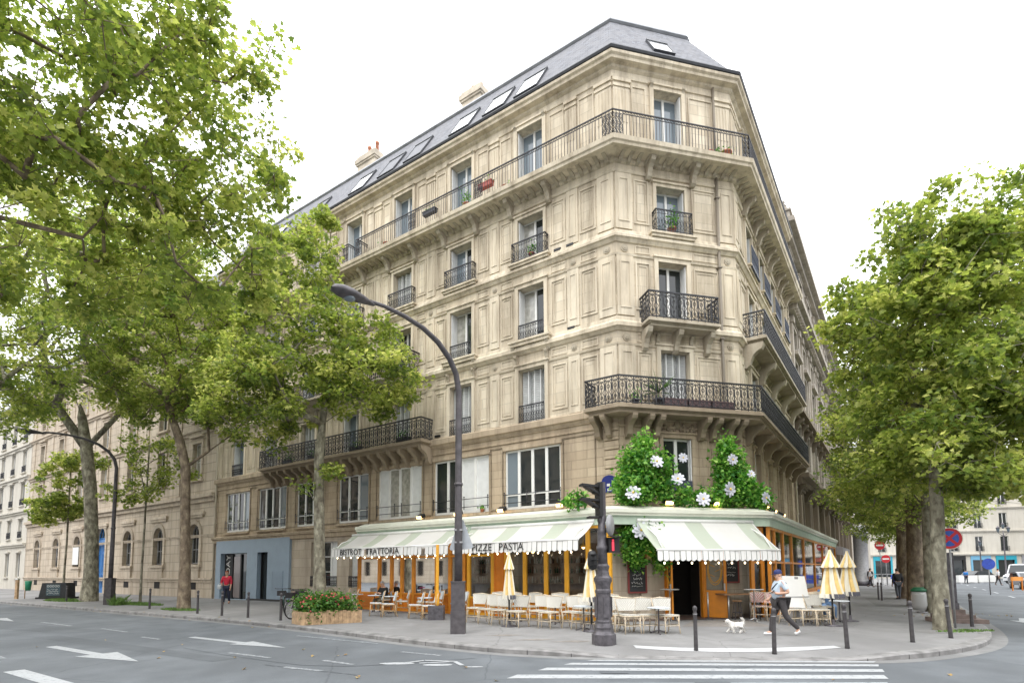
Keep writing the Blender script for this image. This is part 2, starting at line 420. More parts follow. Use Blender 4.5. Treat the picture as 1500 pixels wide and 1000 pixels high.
def rosette(mb, fr, s, z, r=.14, d=.03, m=0):
    for rr, dd in ((r, d), (r * .62, d + .03), (r * .25, d + .05)):
        poly = [fr.P(s + rr * math.cos(2 * math.pi * i / 12), dd - .02, z + rr * math.sin(2 * math.pi * i / 12)) for i in range(12)]
        mb.prism(poly, fr.n * .03, m)

def console(mb, fr, s, w, ztop, proj, h, d0=0, m=0):
    """scrolled bracket under a slab"""
    prof = [(d0 - .02, ztop), (d0 + proj, ztop), (d0 + proj, ztop - .12 * h), (d0 + proj * .92, ztop - .26 * h), (d0 + proj * .7, ztop - .34 * h), (d0 + proj * .5, ztop - .48 * h),
            (d0 + proj * .38, ztop - .7 * h), (d0 + proj * .34, ztop - .88 * h), (d0 + proj * .18, ztop - h), (d0 - .02, ztop - h)]
    mb.prism([fr.P(s - w / 2, a, b) for a, b in prof], fr.u * w, m)

def window(parent, org, fr, s0, s1, z0, z1, depth=.28, leaves=2, glass='glass', trans=None, rows=1, kind=None, shut=False, fw=.055, white='white', label=None):
    """frame (the part itself) with pane and shutter as sub-parts; kind is a string per leaf: g glass, c curtained, w white panel, p pale with the sky reflection in its colour"""
    kind = kind or 'g' * leaves
    e = -depth
    f = MB()
    f.box(s0, s1, e, e + .06, z1 - fw, z1, fr, 0, 'k'); f.box(s0, s1, e, e + .06, z0, z0 + fw * 1.6, fr, 0, 'k')
    f.box(s0, s0 + fw, e, e + .06, z0, z1, fr, 0, 'k'); f.box(s1 - fw, s1, e, e + .06, z0, z1, fr, 0, 'k')
    W = (s1 - s0) / leaves
    for i in range(1, leaves):
        f.box(s0 + W * i - fw * .9, s0 + W * i + fw * .9, e, e + .075, z0, z1, fr, 0, 'k')
    if trans: f.box(s0, s1, e, e + .07, trans - .04, trans + .04, fr, 0, 'k')
    for r_ in range(1, rows):
        z = z0 + (z1 - z0) * r_ / rows
        f.box(s0, s1, e, e + .05, z - .018, z + .018, fr, 0, 'k')
    o = f.build('window', M[white], parent, org)
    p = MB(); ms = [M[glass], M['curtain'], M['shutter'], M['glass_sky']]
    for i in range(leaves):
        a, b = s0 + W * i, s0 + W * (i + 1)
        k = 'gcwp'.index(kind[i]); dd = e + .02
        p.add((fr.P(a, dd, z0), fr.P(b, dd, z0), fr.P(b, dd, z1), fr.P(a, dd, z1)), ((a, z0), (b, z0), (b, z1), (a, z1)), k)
    p.build('pane', ms, o, org)
    if shut == 'folded':
        for a, b in ((s0, s0 + .05), (s1 - .05, s1)):
            q = MB(); q.box(a + .004, b - .004, e + .08, -.03, z0 + .03, z1 - .03, fr); q.build('shutter', M['shutter'], o, org)
    elif shut == 'one':
        q = MB(); q.box(s1 - .05, s1 - .004, e + .08, -.02, z0 + .03, z1 - .03, fr); q.build('shutter', M['shutter'], o, org)
    elif shut == 'closed':
        n = 4; ww = (s1 - s0 - .1) / n
        for i in range(n):
            q = MB(); a = s0 + .05 + ww * i; b = a + ww
            dz = .08 if i % 2 else -.08
            P = fr.P; base = e + .12
            for k in range(22):
                za = z0 + .05 + (z1 - z0 - .1) * k / 22; zb = za + (z1 - z0 - .1) / 22
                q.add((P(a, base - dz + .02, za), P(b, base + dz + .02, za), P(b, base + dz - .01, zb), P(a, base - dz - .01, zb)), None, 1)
                q.add((P(a, base - dz - .01, zb), P(b, base + dz - .01, zb), P(b, base + dz + .02, zb), P(a, base - dz + .02, zb)), None)
            q.box(a, a + .05, base - .09, base + .09, z0 + .03, z1 - .03, fr)
            q.build('shutter', [M['shutter'], M['louvre']], o, org)
    return o

def railrun(mb, a, b, z0, h, kind, t=.016, wk=1.3):
    """one straight run of railing between plan points a and b"""
    a = Vector((a[0], a[1], 0)); b = Vector((b[0], b[1], 0)); L_ = (b - a).length; u = (b - a) / L_
    n = Vector((u.y, -u.x, 0))
    def P(s, z): return a + u * s + Vector((0, 0, z0 + z))
    def bar(p, q, w): mb.tube([p, q], w * (wk if kind == 'ornate' else 1), 4, 0, False, False)
    def line(pts, w): mb.tube([P(*p) for p in pts], w * (wk if kind == 'ornate' else 1), 3, 0, False, False)
    bar(P(0, h), P(L_, h), .03); bar(P(0, .06), P(L_, .06), .018)
    if kind == 'ornate':
        k = max(1, round(L_ / .30)); W = L_ / k
        bar(P(0, h * .86), P(L_, h * .86), .012)
        for i in range(k):
            s = W * i; c = s + W / 2
            bar(P(s, .0), P(s, h), .016)
            line([(c, .06), (c, h * .86)], .011)
            for rr, zc in ((W * .20, h * .66), (W * .15, h * .28)):
                line([(c + rr * math.cos(q * math.pi / 4), zc + rr * 1.25 * math.sin(q * math.pi / 4)) for q in range(9)], .012)
            for sg in (-1, 1):
                line([(c + sg * W * .04, h * .09), (c + sg * W * .34, h * .16), (c + sg * W * .40, h * .34), (c + sg * W * .16, h * .45), (c + sg * W * .38, h * .54), (c + sg * W * .42, h * .74), (c + sg * W * .2, h * .84), (c, h * .80)], .012)
                line([(c + sg * W * .48, h * .86), (c + sg * W * .25, h * .93), (c, h)], .009)
    elif kind == 'plain':
        k = max(1, round(L_ / .14)); W = L_ / k
        bar(P(0, h * .88), P(L_, h * .88), .016)
        for i in range(k + 1): bar(P(W * i, .0), P(W * i, h * .88), .014)
        kk = max(1, round(L_ / .12)); W = L_ / kk
        for i in range(kk):
            c = W * (i + .5)
            line([(c - W * .45, h * .94), (c, h * .985), (c + W * .45, h * .94), (c, h * .895), (c - W * .45, h * .94)], .009)
    elif kind == 'scroll':       # dense cast panel
        k = max(1, round(L_ / .14)); W = L_ / k
        for i in range(k):
            c = W * (i + .5)
            bar(P(W * i, 0), P(W * i, h), .016)
            for z in (.2, .4, .6, .8):
                line([(c + W * .42 * math.cos(q * math.pi / 3), h * z + h * .09 * math.sin(q * math.pi / 3)) for q in range(7)], .016)
            line([(c - W * .4, h * .1), (c + W * .4, h * .3), (c - W * .4, h * .5), (c + W * .4, h * .7), (c - W * .4, h * .9)], .014)
        bar(P(L_, 0), P(L_, h), .016)
    elif kind == 'balconette':
        k = max(2, round(L_ / .13)); W = L_ / k
        bar(P(0, h * .82), P(L_, h * .82), .012)
        for i in range(k + 1):
            bar(P(W * i, 0), P(W * i, h), .013)
            if i < k:
                c = W * (i + .5)
                line([(c - W * .45, h * .45), (c, h * .62), (c + W * .45, h * .45), (c, h * .28), (c - W * .45, h * .45)], .012)
                line([(c - W * .4, h * .86), (c, h * .97), (c + W * .4, h * .86)], .010)
                line([(c - W * .45, h * .28), (c, h * .12), (c + W * .45, h * .28)], .010)

# ------------------------------------------------------------------ THE CORNER BUILDING
ORG = (A0[0], A0[1], 0)
BLD = thing('corner_building', 'tall cream stone corner apartment building with wrought iron balconies and slate mansard roof', 'building', ORG)
COLS = [3.93, 7.85, 11.75, 15.6, 19.4, 23.1, 26.8]
WC = 2.42
COLR = [2.7, 5.6, 8.5, 11.4]
HW = .66
FLOORS = [('2', 8.0, 10.35), ('3', 11.62, 13.98), ('4', 15.2, 17.15), ('5', 18.5, 21.35)]
ENT = [(2.6, 5.36, 4, 'pggg'), (6.26, 9.49, 4, 'ggww'), (10.35, 13.4, 4, 'wccw'), (14.17, 16.55, 3, 'ggp'), (18.1, 20.35, 3, 'ggp'), (21.43, 24.33, 4, 'gggp'), (25.4, 28.1, 4, 'gggp')]
opL = [(c - HW, c + HW, z0, z1) for c in COLS for _, z0, z1 in FLOORS] + [(a, b, 4.35, 6.9) for a, b, _, _ in ENT]
opL += [(.9, 4.7, .1, 3.3), (5.6, 8.0, .1, 3.3), (9.7, 12.1, .1, 3.3), (13.6, 15.6, .9, 3.4), (16.6, 18.9, .9, 3.4), (20.8, 28.8, -.05, 3.6)]
opC = [(WC - .63, WC + .63, z0, z1) for _, z0, z1 in FLOORS] + [(1.79, 3.04, 4.75, 6.85), (1.3, 3.4, -.05, 3.2)]
opR = [(c - .62, c + .62, z0, z1) for c in COLR for _, z0, z1 in FLOORS] + [(c - .55, c + .55, 4.5, 6.9) for c in COLR] + [(.8, 5.6, .3, 3.3), (6.4, 12.6, .3, 3.3)]
for nm, fr, s1, ops in (('left', FL, ENDL, opL), ('mid', FC, CHAM, opC), ('right', FRR, ENDR, opR)):
    mb = MB()
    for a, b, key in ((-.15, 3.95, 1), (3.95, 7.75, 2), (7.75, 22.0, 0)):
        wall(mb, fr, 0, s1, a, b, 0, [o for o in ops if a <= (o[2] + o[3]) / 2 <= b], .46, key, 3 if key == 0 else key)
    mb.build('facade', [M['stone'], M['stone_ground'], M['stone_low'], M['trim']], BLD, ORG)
# back body so that nothing is hollow from the side
mb = MB()
pl = [FL.P(ENDL, -.47, 0), isect(FL, -.47, FC, -.47), isect(FC, -.47, FRR, -.47), FRR.P(ENDR, -.47, 0), FRR.P(ENDR, -12, 0), isect(FL, -12, FRR, -12), FL.P(ENDL, -12, 0)]
for k in range(len(pl)):
    p, q = pl[k], pl[(k + 1) % len(pl)]
    inner = k in (0, 1, 2)
    mb.add((p + V(0, 0, -.1), q + V(0, 0, -.1), q + V(0, 0, 22.3), p + V(0, 0, 22.3)), ((0, 0), ((q - p).length, 0), ((q - p).length, 22.4), (0, 22.4)), 1 if inner else 0)
p, q = FL.P(ENDL, 0, 0), FL.P(ENDL, -.47, 0); mb.add((p + V(0, 0, -.1), q + V(0, 0, -.1), q + V(0, 0, 22.3), p + V(0, 0, 22.3)), ((0, 0), (.36, 0), (.36, 22.4), (0, 22.4)))
p, q = FRR.P(ENDR, 0, 0), FRR.P(ENDR, -.47, 0); mb.add((p + V(0, 0, -.1), q + V(0, 0, -.1), q + V(0, 0, 22.3), p + V(0, 0, 22.3)), ((0, 0), (.36, 0), (.36, 22.4), (0, 22.4)))
mb.build('core', [M['stone'], M['dark']], BLD, ORG)

# string courses and cornices, carried round the corner
mb = MB()
sweep(mb, [(0, 3.62), (.14, 3.66), (.16, 3.86), (.26, 3.9), (.28, 4.02), (0, 4.1)])
sweep(mb, [(0, 7.22), (.05, 7.24), (.05, 7.3), (0, 7.31)])
sweep(mb, [(0, 7.5), (.06, 7.52), (.12, 7.66), (.2, 7.7), (.2, 7.92), (.14, 8.0), (0, 8.02)])
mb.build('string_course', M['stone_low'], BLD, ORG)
mb = MB()
sweep(mb, [(0, 10.42), (.05, 10.44), (.07, 10.52), (0, 10.53)])
sweep(mb, [(0, 11.0), (.06, 11.02), (.14, 11.12), (.2, 11.15), (.2, 11.3), (.08, 11.42), (.06, 11.58), (0, 11.6)])
sweep(mb, [(0, 14.05), (.05, 14.07), (.07, 14.15), (0, 14.16)])
sweep(mb, [(0, 14.6), (.06, 14.62), (.14, 14.74), (.2, 14.77), (.2, 14.88), (.08, 14.98), (.05, 15.12), (0, 15.14)])
mb.build('string_course', M['trim'], BLD, ORG)
mb = MB()
sweep(mb, [(0, 17.5), (.06, 17.52), (.10, 17.6), (.05, 17.66), (.05, 17.86), (.16, 17.9), (.2, 18.02), (.84, 18.04), (.86, 18.14), (.92, 18.18), (.95, 18.34), (.9, 18.38), (0, 18.42)])
mod = []
for fr, s1 in ((FL, ENDL), (FC, CHAM), (FRR, ENDR)):
    k = int(s1 / .38)
    for i in range(k):
        s = (i + .5) * s1 / k
        console(mb, fr, s, .15, 18.045, .56, .18, .04)
    cs = COLS if fr is FL else ([WC] if fr is FC else COLR)
    for c in cs:
        for sg in (-1, 1):
            console(mb, fr, c + sg * .98, .2, 18.045, .6, .72, .03)
mb.build('balcony_cornice', M['trim'], BLD, ORG)
mb = MB()
sweep(mb, [(0, 21.55), (.05, 21.57), (.07, 21.68), (.04, 21.7), (.04, 21.86), (.14, 21.92), (.18, 22.0), (.4, 22.04), (.42, 22.14), (.5, 22.2), (.52, 22.3), (0, 22.34)])
for fr, s1 in ((FL, ENDL), (FC, CHAM), (FRR, ENDR)):
    k = int(s1 / .3)
    for i in range(k):
        s = (i + .5) * s1 / k; mb.box(s - .06, s + .06, .02, .16, 21.93, 22.03, fr, 0, 'kt')
mb.build('cornice', M['trim'], BLD, ORG)
mb = MB(); sweep(mb, [(.40, 22.345), (.54, 22.34), (.58, 22.42), (.56, 22.47), (.46, 22.47), (.44, 22.40)]); mb.build('gutter', M['gutter'], BLD, ORG)

# roof: steep slate slopes, zinc crown, flat zinc top
ROOF_Z0, ROOF_Z1, RD0, RD1 = 22.36, 26.25, .44, -1.95
mb = MB(); sweep(mb, [(RD0, ROOF_Z0), (RD1, ROOF_Z1)], cap=False)
# side gables
for fr, e in ((FL, ENDL), (FRR, ENDR)):
    mb.add((fr.P(e, RD0, ROOF_Z0), fr.P(e, RD1, ROOF_Z1), fr.P(e, -12, ROOF_Z1), fr.P(e, -12, 22.2), fr.P(e, 0, 22.2)), None, 1)
top = [p + V(0, 0, ROOF_Z1 + .02) for p in ring(RD1 - .1)]
back = [FRR.P(ENDR, -12, ROOF_Z1 + .5), isect(FL, -12, FRR, -12) + V(0, 0, ROOF_Z1 + .5), FL.P(ENDL, -12, ROOF_Z1 + .5)]
mb.add(top + back, None, 2)
ROOF = mb.build('roof', [M['slate'], M['stone'], M['zinc']], BLD, ORG)
mb = MB(); sweep(mb, [(RD1 + .10, ROOF_Z1 - .14), (RD1 + .16, ROOF_Z1 - .05), (RD1 + .1, ROOF_Z1 + .09), (RD1 - .12, ROOF_Z1 + .09)]); mb.build('roof_cap', M['zinc'], ROOF, ORG)
SLOPE = (ROOF_Z1 - ROOF_Z0) / (RD0 - RD1)
def skylight(fr, sc, w, zc, h, glass):
    """tilted roof window lying 4 cm proud of the slates"""
    def P(s, t, lift):    # t = height along z
        d = RD0 - (t - ROOF_Z0) / SLOPE
        nl = math.hypot(1, SLOPE)
        return fr.P(s, d + lift * SLOPE / nl, t + lift / nl)
    z0, z1 = zc - h / 2, zc + h / 2
    f = MB()
    def slab(a, b, za, zb, l0, l1):
        q = [P(a, za, l1), P(b, za, l1), P(b, zb, l1), P(a, zb, l1)]; g = [P(a, za, l0), P(b, za, l0), P(b, zb, l0), P(a, zb, l0)]
        f.add(q)
        for i in range(4): f.add((g[i], g[(i + 1) % 4], q[(i + 1) % 4], q[i]))
    fw = .055
    slab(sc - w / 2, sc + w / 2, z0 - .06, z0 + fw, -.05, .09); slab(sc - w / 2, sc + w / 2, z1 - fw, z1 + .06, -.05, .11)
    slab(sc - w / 2, sc - w / 2 + fw, z0 + fw, z1 - fw, -.05, .09); slab(sc + w / 2 - fw, sc + w / 2, z0 + fw, z1 - fw, -.05, .09)
    o = f.build('skylight', M['gutter'], ROOF, ORG)
    p = MB(); p.add((P(sc - w / 2 + fw, z0 + fw, .07), P(sc + w / 2 - fw, z0 + fw, .07), P(sc + w / 2 - fw, z1 - fw, .07), P(sc - w / 2 + fw, z1 - fw, .07)))
    p.build('skylight_pane', M[glass], o, ORG)
for s, g in ((4.15, 'skylight'), (5.95, 'skylight'), (8.05, 'skylight'), (11.2, 'skylight_dark'), (13.2, 'skylight_dark'), (15.6, 'skylight'), (19.6, 'skylight_dark'), (23.6, 'skylight')):
    skylight(FL, s, 1.25, 23.85, 1.5, g)
skylight(FC, 2.42, .98, 23.75, 1.0, 'skylight')
skylight(FRR, 4.2, 1.1, 23.7, .9, 'skylight'); skylight(FRR, 8.5, 1.1, 23.7, .9, 'skylight_dark')
def chimney(fr, s, d, z0, z1, w, t, pots):
    mb = MB(); mb.box(s - w / 2, s + w / 2, d - t / 2, d + t / 2, z0, z1 - .5, fr); mb.box(s - w / 2 - .08, s + w / 2 + .08, d - t / 2 - .08, d + t / 2 + .08, z1 - .62, z1 - .5, fr)
    mb.box(s - w / 2 - .14, s + w / 2 + .14, d - t / 2 - .14, d + t / 2 + .14, z1 - .5, z1 - .2, fr); mb.box(s - w / 2 - .04, s + w / 2 + .04, d - t / 2 - .04, d + t / 2 + .04, z1 - .2, z1, fr)
    o = mb.build('chimney', M['chimney'], ROOF, ORG)
    q = MB()
    for k, (a, hh) in enumerate(pots):
        c = fr.P(s + a, d, z1 - .02); q.lathe([(.13, 0), (.11, hh * .8), (.14, hh * .82), (.14, hh), (.08, hh), (.08, hh * .9)], c, 10)
    q.build('chimney_pot', M['potred'], o, ORG)
chimney(FL, 10.4, -4.2, 25.5, 29.5, 1.35, .7, [(-.45, .3), (.1, .4), (.45, .3)])
chimney(FL, 19.4, -4.2, 25.5, 29.6, 1.7, .7, [(-.7, .7), (.05, .7), (.6, .3)])
chimney(FRR, 13.2, -3.0, 25.5, 27.6, .8, 1.2, [(0, .5)])
for s, d, h in ((9.0, -4.4, 4.9), (2.6, -4.6, 2.0)):
    mb = MB(); mb.tube([FL.P(s, d, 26.2), FL.P(s, d, 26.2 + h)], .025, 5)
    for k in range(4): mb.tube([FL.P(s - .35 + .05 * k, d, 26.1 + h - .12 * k), FL.P(s + .35 - .05 * k, d, 26.1 + h - .12 * k)], .015, 4)
    mb.build('aerial', M['grey'], ROOF, ORG)

# pilasters, panels, rosettes, window dressings
def bays(fr, s1, cols, hw, corner0=True, corner1=True):
    mb = MB(); lo = MB()
    edges = []
    for z0, z1, zf0, zf1 in ((8.05, 10.42, 10.56, 10.98), (11.64, 14.05, 14.18, 14.58), (15.18, 17.5, None, None), (18.46, 21.52, None, None)):
        top = z0 > 18
        prev = 0
        marks = []
        for c in cols:
            marks.append((prev, c - hw - .27)); prev = c + hw + .27
        marks.append((prev, s1))
        for bi, (a, b) in enumerate(marks):
            a0, b0 = a, b
            # corner pilasters
            if a == 0 and corner0:
                w = .72
                mb.box(0.02, w, -.02, .06, z0, z1, fr, 0, 'k')
                if not top: panel(mb, fr, .14, w - .12, z0 + .3, z1 - .2, .06)
                else:
                    for q in range(4): mb.box(.14 + q * .14, .20 + q * .14, .03, .085, z0 + 1.2, z1 - .45, fr, 0, 'k')
                    mb.box(.0, w + .04, -.02, .1, z1 - .36, z1 - .26, fr, 0, 'k'); mb.box(.0, w + .06, -.02, .12, z1 - .14, z1, fr, 0, 'k')
                if zf0: rosette(mb, fr, .37, (zf0 + zf1) / 2, .15)
                a = w + .04
            if b == s1 and corner1:
                w = .72
                mb.box(s1 - w, s1 - .02, -.02, .06, z0, z1, fr, 0, 'k')
                if not top: panel(mb, fr, s1 - w + .12, s1 - .14, z0 + .3, z1 - .2, .06)
                else:
                    for q in range(4): mb.box(s1 - .20 - q * .14, s1 - .14 - q * .14, .03, .085, z0 + 1.2, z1 - .45, fr, 0, 'k')
                    mb.box(s1 - w - .04, s1, -.02, .1, z1 - .36, z1 - .26, fr, 0, 'k'); mb.box(s1 - w - .06, s1, -.02, .12, z1 - .14, z1, fr, 0, 'k')
                if zf0: rosette(mb, fr, s1 - .37, (zf0 + zf1) / 2, .15)
                b = s1 - w - .04
            L_ = b - a
            if L_ < .35: continue
            if L_ > 1.5:
                c = (a + b) / 2; pw = .52
                mb.box(c - pw / 2, c + pw / 2, -.02, .05, z0, z1, fr, 0, 'k')
                if not top: panel(mb, fr, c - pw / 2 + .1, c + pw / 2 - .1, z0 + .3, z1 - .2, .05, .05)
                else:
                    for q in range(3): mb.box(c - .17 + q * .14, c - .11 + q * .14, .03, .075, z0 + 1.2, z1 - .45, fr, 0, 'k')
                    mb.box(c - pw / 2 - .03, c + pw / 2 + .03, -.02, .09, z1 - .36, z1 - .27, fr, 0, 'k'); mb.box(c - pw / 2 - .05, c + pw / 2 + .05, -.02, .11, z1 - .13, z1, fr, 0, 'k')
                fields = [(a + .05, c - pw / 2 - .08), (c + pw / 2 + .08, b - .05)]
                if zf0: rosette(mb, fr, c, (zf0 + zf1) / 2, .13)
            else:
                fields = [(a + .06, b - .06)]
            for p, q in fields:
                if q - p < .28: continue
                panel(mb, fr, p, q, z0 + .28, z1 - .18, 0, .055, .04)
                if q - p > .5 and not top: panel(mb, fr, p + .13, q - .13, z0 + .42, z1 - .32, 0, .03, .025)
                if zf0: panel(mb, fr, p, q, zf0 + .05, zf1 - .04, 0, .04, .03)
    for c in cols:
        for nm, z0, z1 in FLOORS:
            surround(mb, fr, c - hw, c + hw, z0, z1, .17 if nm != '4' else .14)
            if nm == '4':
                mb.box(c - hw - .38, c + hw + .38, -.02, .32, 15.04, 15.12, fr); mb.box(c - hw - .32, c + hw + .32, -.02, .26, 14.93, 15.04, fr, 0, 'kt')
            if nm == '3':
                mb.box(c - hw - .38, c + hw + .38, -.02, .34, 11.5, 11.585, fr); mb.box(c - hw - .32, c + hw + .32, -.02, .28, 11.36, 11.5, fr, 0, 'kt')
                for sg in (-1, 1): console(mb, fr, c + sg * (hw + .2), .15, 11.36, .22, .4, .02)
            if nm == '2':
                for sg in (-1, 1): console(mb, fr, c + sg * (hw + .1), .13, 10.98, .18, .36, .02)
            if nm == '5':
                for sg in (-1, 1): console(mb, fr, c + sg * (hw + .09), .13, 21.6, .16, .3, .02)
    mb.build('mouldings', M['trim'], BLD, ORG)
bays(FL, ENDL, COLS, HW, True, True); bays(FC, CHAM, [WC], .63); bays(FRR, ENDR, COLR, .62)
# entresol piers and sills
mb = MB()
prev = .9
for a, b, _, _ in ENT:
    mb.box(a - .1, b + .1, -.02, .16, 4.2, 4.33, FL, 0, 'k'); mb.box(a - .1, b + .1, -.02, .07, 6.92, 7.08, FL, 0, 'k')
    for k in range(2):
        x0, x1 = (prev + .1, a - .12)
        if x1 - x0 > .3: panel(mb, FL, x0, x1, 4.35, 7.1, 0, .05, .03)
    prev = b
panel(mb, FL, prev + .1, ENDL - .25, 4.35, 7.1, 0, .05, .03)
for k in range(9): mb.box(.02, .62, -.02, .07, 4.2 + k * .36, 4.2 + k * .36 + .31, FL, 0, 'k')
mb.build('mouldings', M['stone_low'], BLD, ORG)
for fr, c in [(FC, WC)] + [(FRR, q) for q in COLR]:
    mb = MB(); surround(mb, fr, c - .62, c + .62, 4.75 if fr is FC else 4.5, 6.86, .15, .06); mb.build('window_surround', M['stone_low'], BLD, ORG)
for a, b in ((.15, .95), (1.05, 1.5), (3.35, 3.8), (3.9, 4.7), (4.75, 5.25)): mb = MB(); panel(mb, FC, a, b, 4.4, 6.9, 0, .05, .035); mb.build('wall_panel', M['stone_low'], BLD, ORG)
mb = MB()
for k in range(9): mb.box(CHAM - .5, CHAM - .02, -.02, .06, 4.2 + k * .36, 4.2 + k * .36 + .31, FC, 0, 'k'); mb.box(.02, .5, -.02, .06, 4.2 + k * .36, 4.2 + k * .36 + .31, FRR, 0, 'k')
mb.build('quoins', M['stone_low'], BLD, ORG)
# carved frieze over the entresol window of the cut corner
mb = MB()
for k in range(26):
    a = 1.45 + 1.95 * rnd.random(); z = 7.12 + .26 * rnd.random(); r = .04 + .05 * rnd.random()
    mb.ball(FC.P(a, .03, z), r, 6, 4, 0, 1, 1, 1.3)
mb.ball(FC.P(WC, .05, 7.4), .13, 8, 6, 0, 1, .6, 1.4)
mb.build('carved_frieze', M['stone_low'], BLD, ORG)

# windows
rk = random.Random(3)
for ci, c in enumerate(COLS):
    for nm, z0, z1 in FLOORS:
        k = {'2': ['closed', 'closed', 'closed', 'one', 'closed', 'one', 'folded'], '3': ['folded'] * 7, '4': ['folded', 'folded', 'closed', 'folded', 'folded', 'folded', 'folded'], '5': ['folded'] * 7}[nm][ci]
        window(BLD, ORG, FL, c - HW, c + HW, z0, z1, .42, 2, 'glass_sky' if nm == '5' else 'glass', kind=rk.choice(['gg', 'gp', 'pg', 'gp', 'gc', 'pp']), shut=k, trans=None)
for a, b, n, kd in ENT:
    window(BLD, ORG, FL, a, b, 4.35, 6.9, .12, n, kind=kd[::-1], fw=.07, trans=4.98 if 'w' not in kd else None)
for nm, z0, z1 in FLOORS:
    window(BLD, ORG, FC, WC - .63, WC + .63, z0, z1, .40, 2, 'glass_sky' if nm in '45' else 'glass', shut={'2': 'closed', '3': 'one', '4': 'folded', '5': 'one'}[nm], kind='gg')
window(BLD, ORG, FC, 1.79, 3.04, 4.75, 6.85, .2, 2, kind='gg', shut='one', fw=.07)
for c in COLR:
    for nm, z0, z1 in FLOORS: window(BLD, ORG, FRR, c - .62, c + .62, z0, z1, .38, 2, shut='folded')
    window(BLD, ORG, FRR, c - .55, c + .55, 4.5, 6.9, .2, 2)
for a, b in ((13.6, 15.6), (16.6, 18.9)):
    window(BLD, ORG, FL, a, b, .9, 3.4, .28, 3, kind='ggw' if a < 14 else 'wgg', rows=3)
    mb = MB(); railrun(mb, FL.P(a, .02, 0), FL.P(b, .02, 0), .92, .55, 'balconette'); mb.build('window_guard', M['iron'], BLD, ORG)

# balconies: slab (the part) with railing as sub-part
def balcony(pts, fr_list, ztop, th, rail, rh=1.02, inset=.08, close=True, mslab='trim', kind='ornate', consoles=(), ch=.7, cp=.75, cw=.2):
    """pts: plan polyline of the slab's outer edge, first and last points on the wall"""
    mb = MB()
    def shrunk(k):
        q = [Vector(p[:2]) for p in pts]; out = []
        for i in range(1, len(q) - 1):
            n1 = (q[i] - q[i - 1]).normalized(); n2 = (q[i + 1] - q[i]).normalized(); out.append(q[i] + (n2 - n1).normalized() * k * (1.0 if abs(n1.dot(n2)) > .4 else 1.4))
        a = q[0] + (out[0] - q[1]).project((q[2] - q[1]).normalized()); b = q[-1] + (out[-1] - q[-2]).project((q[-3] - q[-2]).normalized())
        return [a] + out + [b]
    for k, z0, z1 in ((.16, th, th * .62), (.09, th * .62, th * .5), (.0, th * .5, th * .12), (.04, th * .12, 0)):
        mb.prism([Vector((p.x, p.y, ztop - z0)) for p in (shrunk(k) if k else [Vector(p[:2]) for p in pts])], V(0, 0, z0 - z1))
    for fr, s in consoles: console(mb, fr, s, cw, ztop - th, cp, ch, 0)
    o = mb.build('balcony', M[mslab], BLD, ORG)
    r_ = MB()
    ins = []
    for i in range(1, len(pts) - 1):
        a, b, c2 = Vector(pts[i - 1][:2]), Vector(pts[i][:2]), Vector(pts[i + 1][:2])
        n1 = (b - a).normalized(); n2 = (c2 - b).normalized()
        ins.append(b + (n2 - n1).normalized() * inset)
    path = [Vector(pts[0][:2]) + (ins[0] - Vector(pts[1][:2])).project((Vector(pts[2][:2]) - Vector(pts[1][:2])).normalized())] + ins + [Vector(pts[-1][:2]) + (ins[-1] - Vector(pts[-2][:2])).project((Vector(pts[-3][:2]) - Vector(pts[-2][:2])).normalized())]
    for i in range(len(path) - 1):
        if (path[i + 1] - path[i]).length > .15: railrun(r_, path[i], path[i + 1], ztop, rh, kind)
    r_.build('railing', M['iron'], o, ORG)
    return o
# second floor balcony wrapping the cut corner
BP = .92
m1, m2 = isect(FL, BP, FC, BP), isect(FC, BP, FRR, BP)
con = [(FL, .35), (FL, .8)] + [(FC, .3), (FC, 1.0), (FC, 1.45), (FC, 3.4), (FC, 3.9), (FC, 4.6), (FC, 5.0)] + [(FRR, .5 + 2.0 * k) for k in range(7)]
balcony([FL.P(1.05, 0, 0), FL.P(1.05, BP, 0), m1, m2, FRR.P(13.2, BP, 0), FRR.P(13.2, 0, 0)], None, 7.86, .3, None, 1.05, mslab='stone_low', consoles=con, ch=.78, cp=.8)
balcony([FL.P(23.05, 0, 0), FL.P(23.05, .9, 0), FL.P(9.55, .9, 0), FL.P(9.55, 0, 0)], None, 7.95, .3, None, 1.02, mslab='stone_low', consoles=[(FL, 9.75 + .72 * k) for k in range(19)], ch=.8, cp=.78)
balcony([FC.P(.92, 0, 0), FC.P(.92, .82, 0), FC.P(4.0, .82, 0), FC.P(4.0, 0, 0)], None, 11.3, .26, None, 1.05, consoles=[(FC, 1.1), (FC, 2.42), (FC, 3.8)], ch=.8, cp=.62)
balcony([FRR.P(.75, 0, 0), FRR.P(.75, .95, 0), FRR.P(12.9, .95, 0), FRR.P(12.9, 0, 0)], None, 11.4, .28, None, 1.05, consoles=[(FRR, .95 + 2.85 * k) for k in range(5)], ch=1.0, cp=.8, cw=.32)
balcony([FL.P(22.4, 0, 0), FL.P(22.4, .75, 0), FL.P(10.5, .75, 0), FL.P(10.5, 0, 0)], None, 11.5, .26, None, 1.0, consoles=[(FL, 10.8 + 2.2 * k) for k in range(6)], ch=.6, cp=.6)
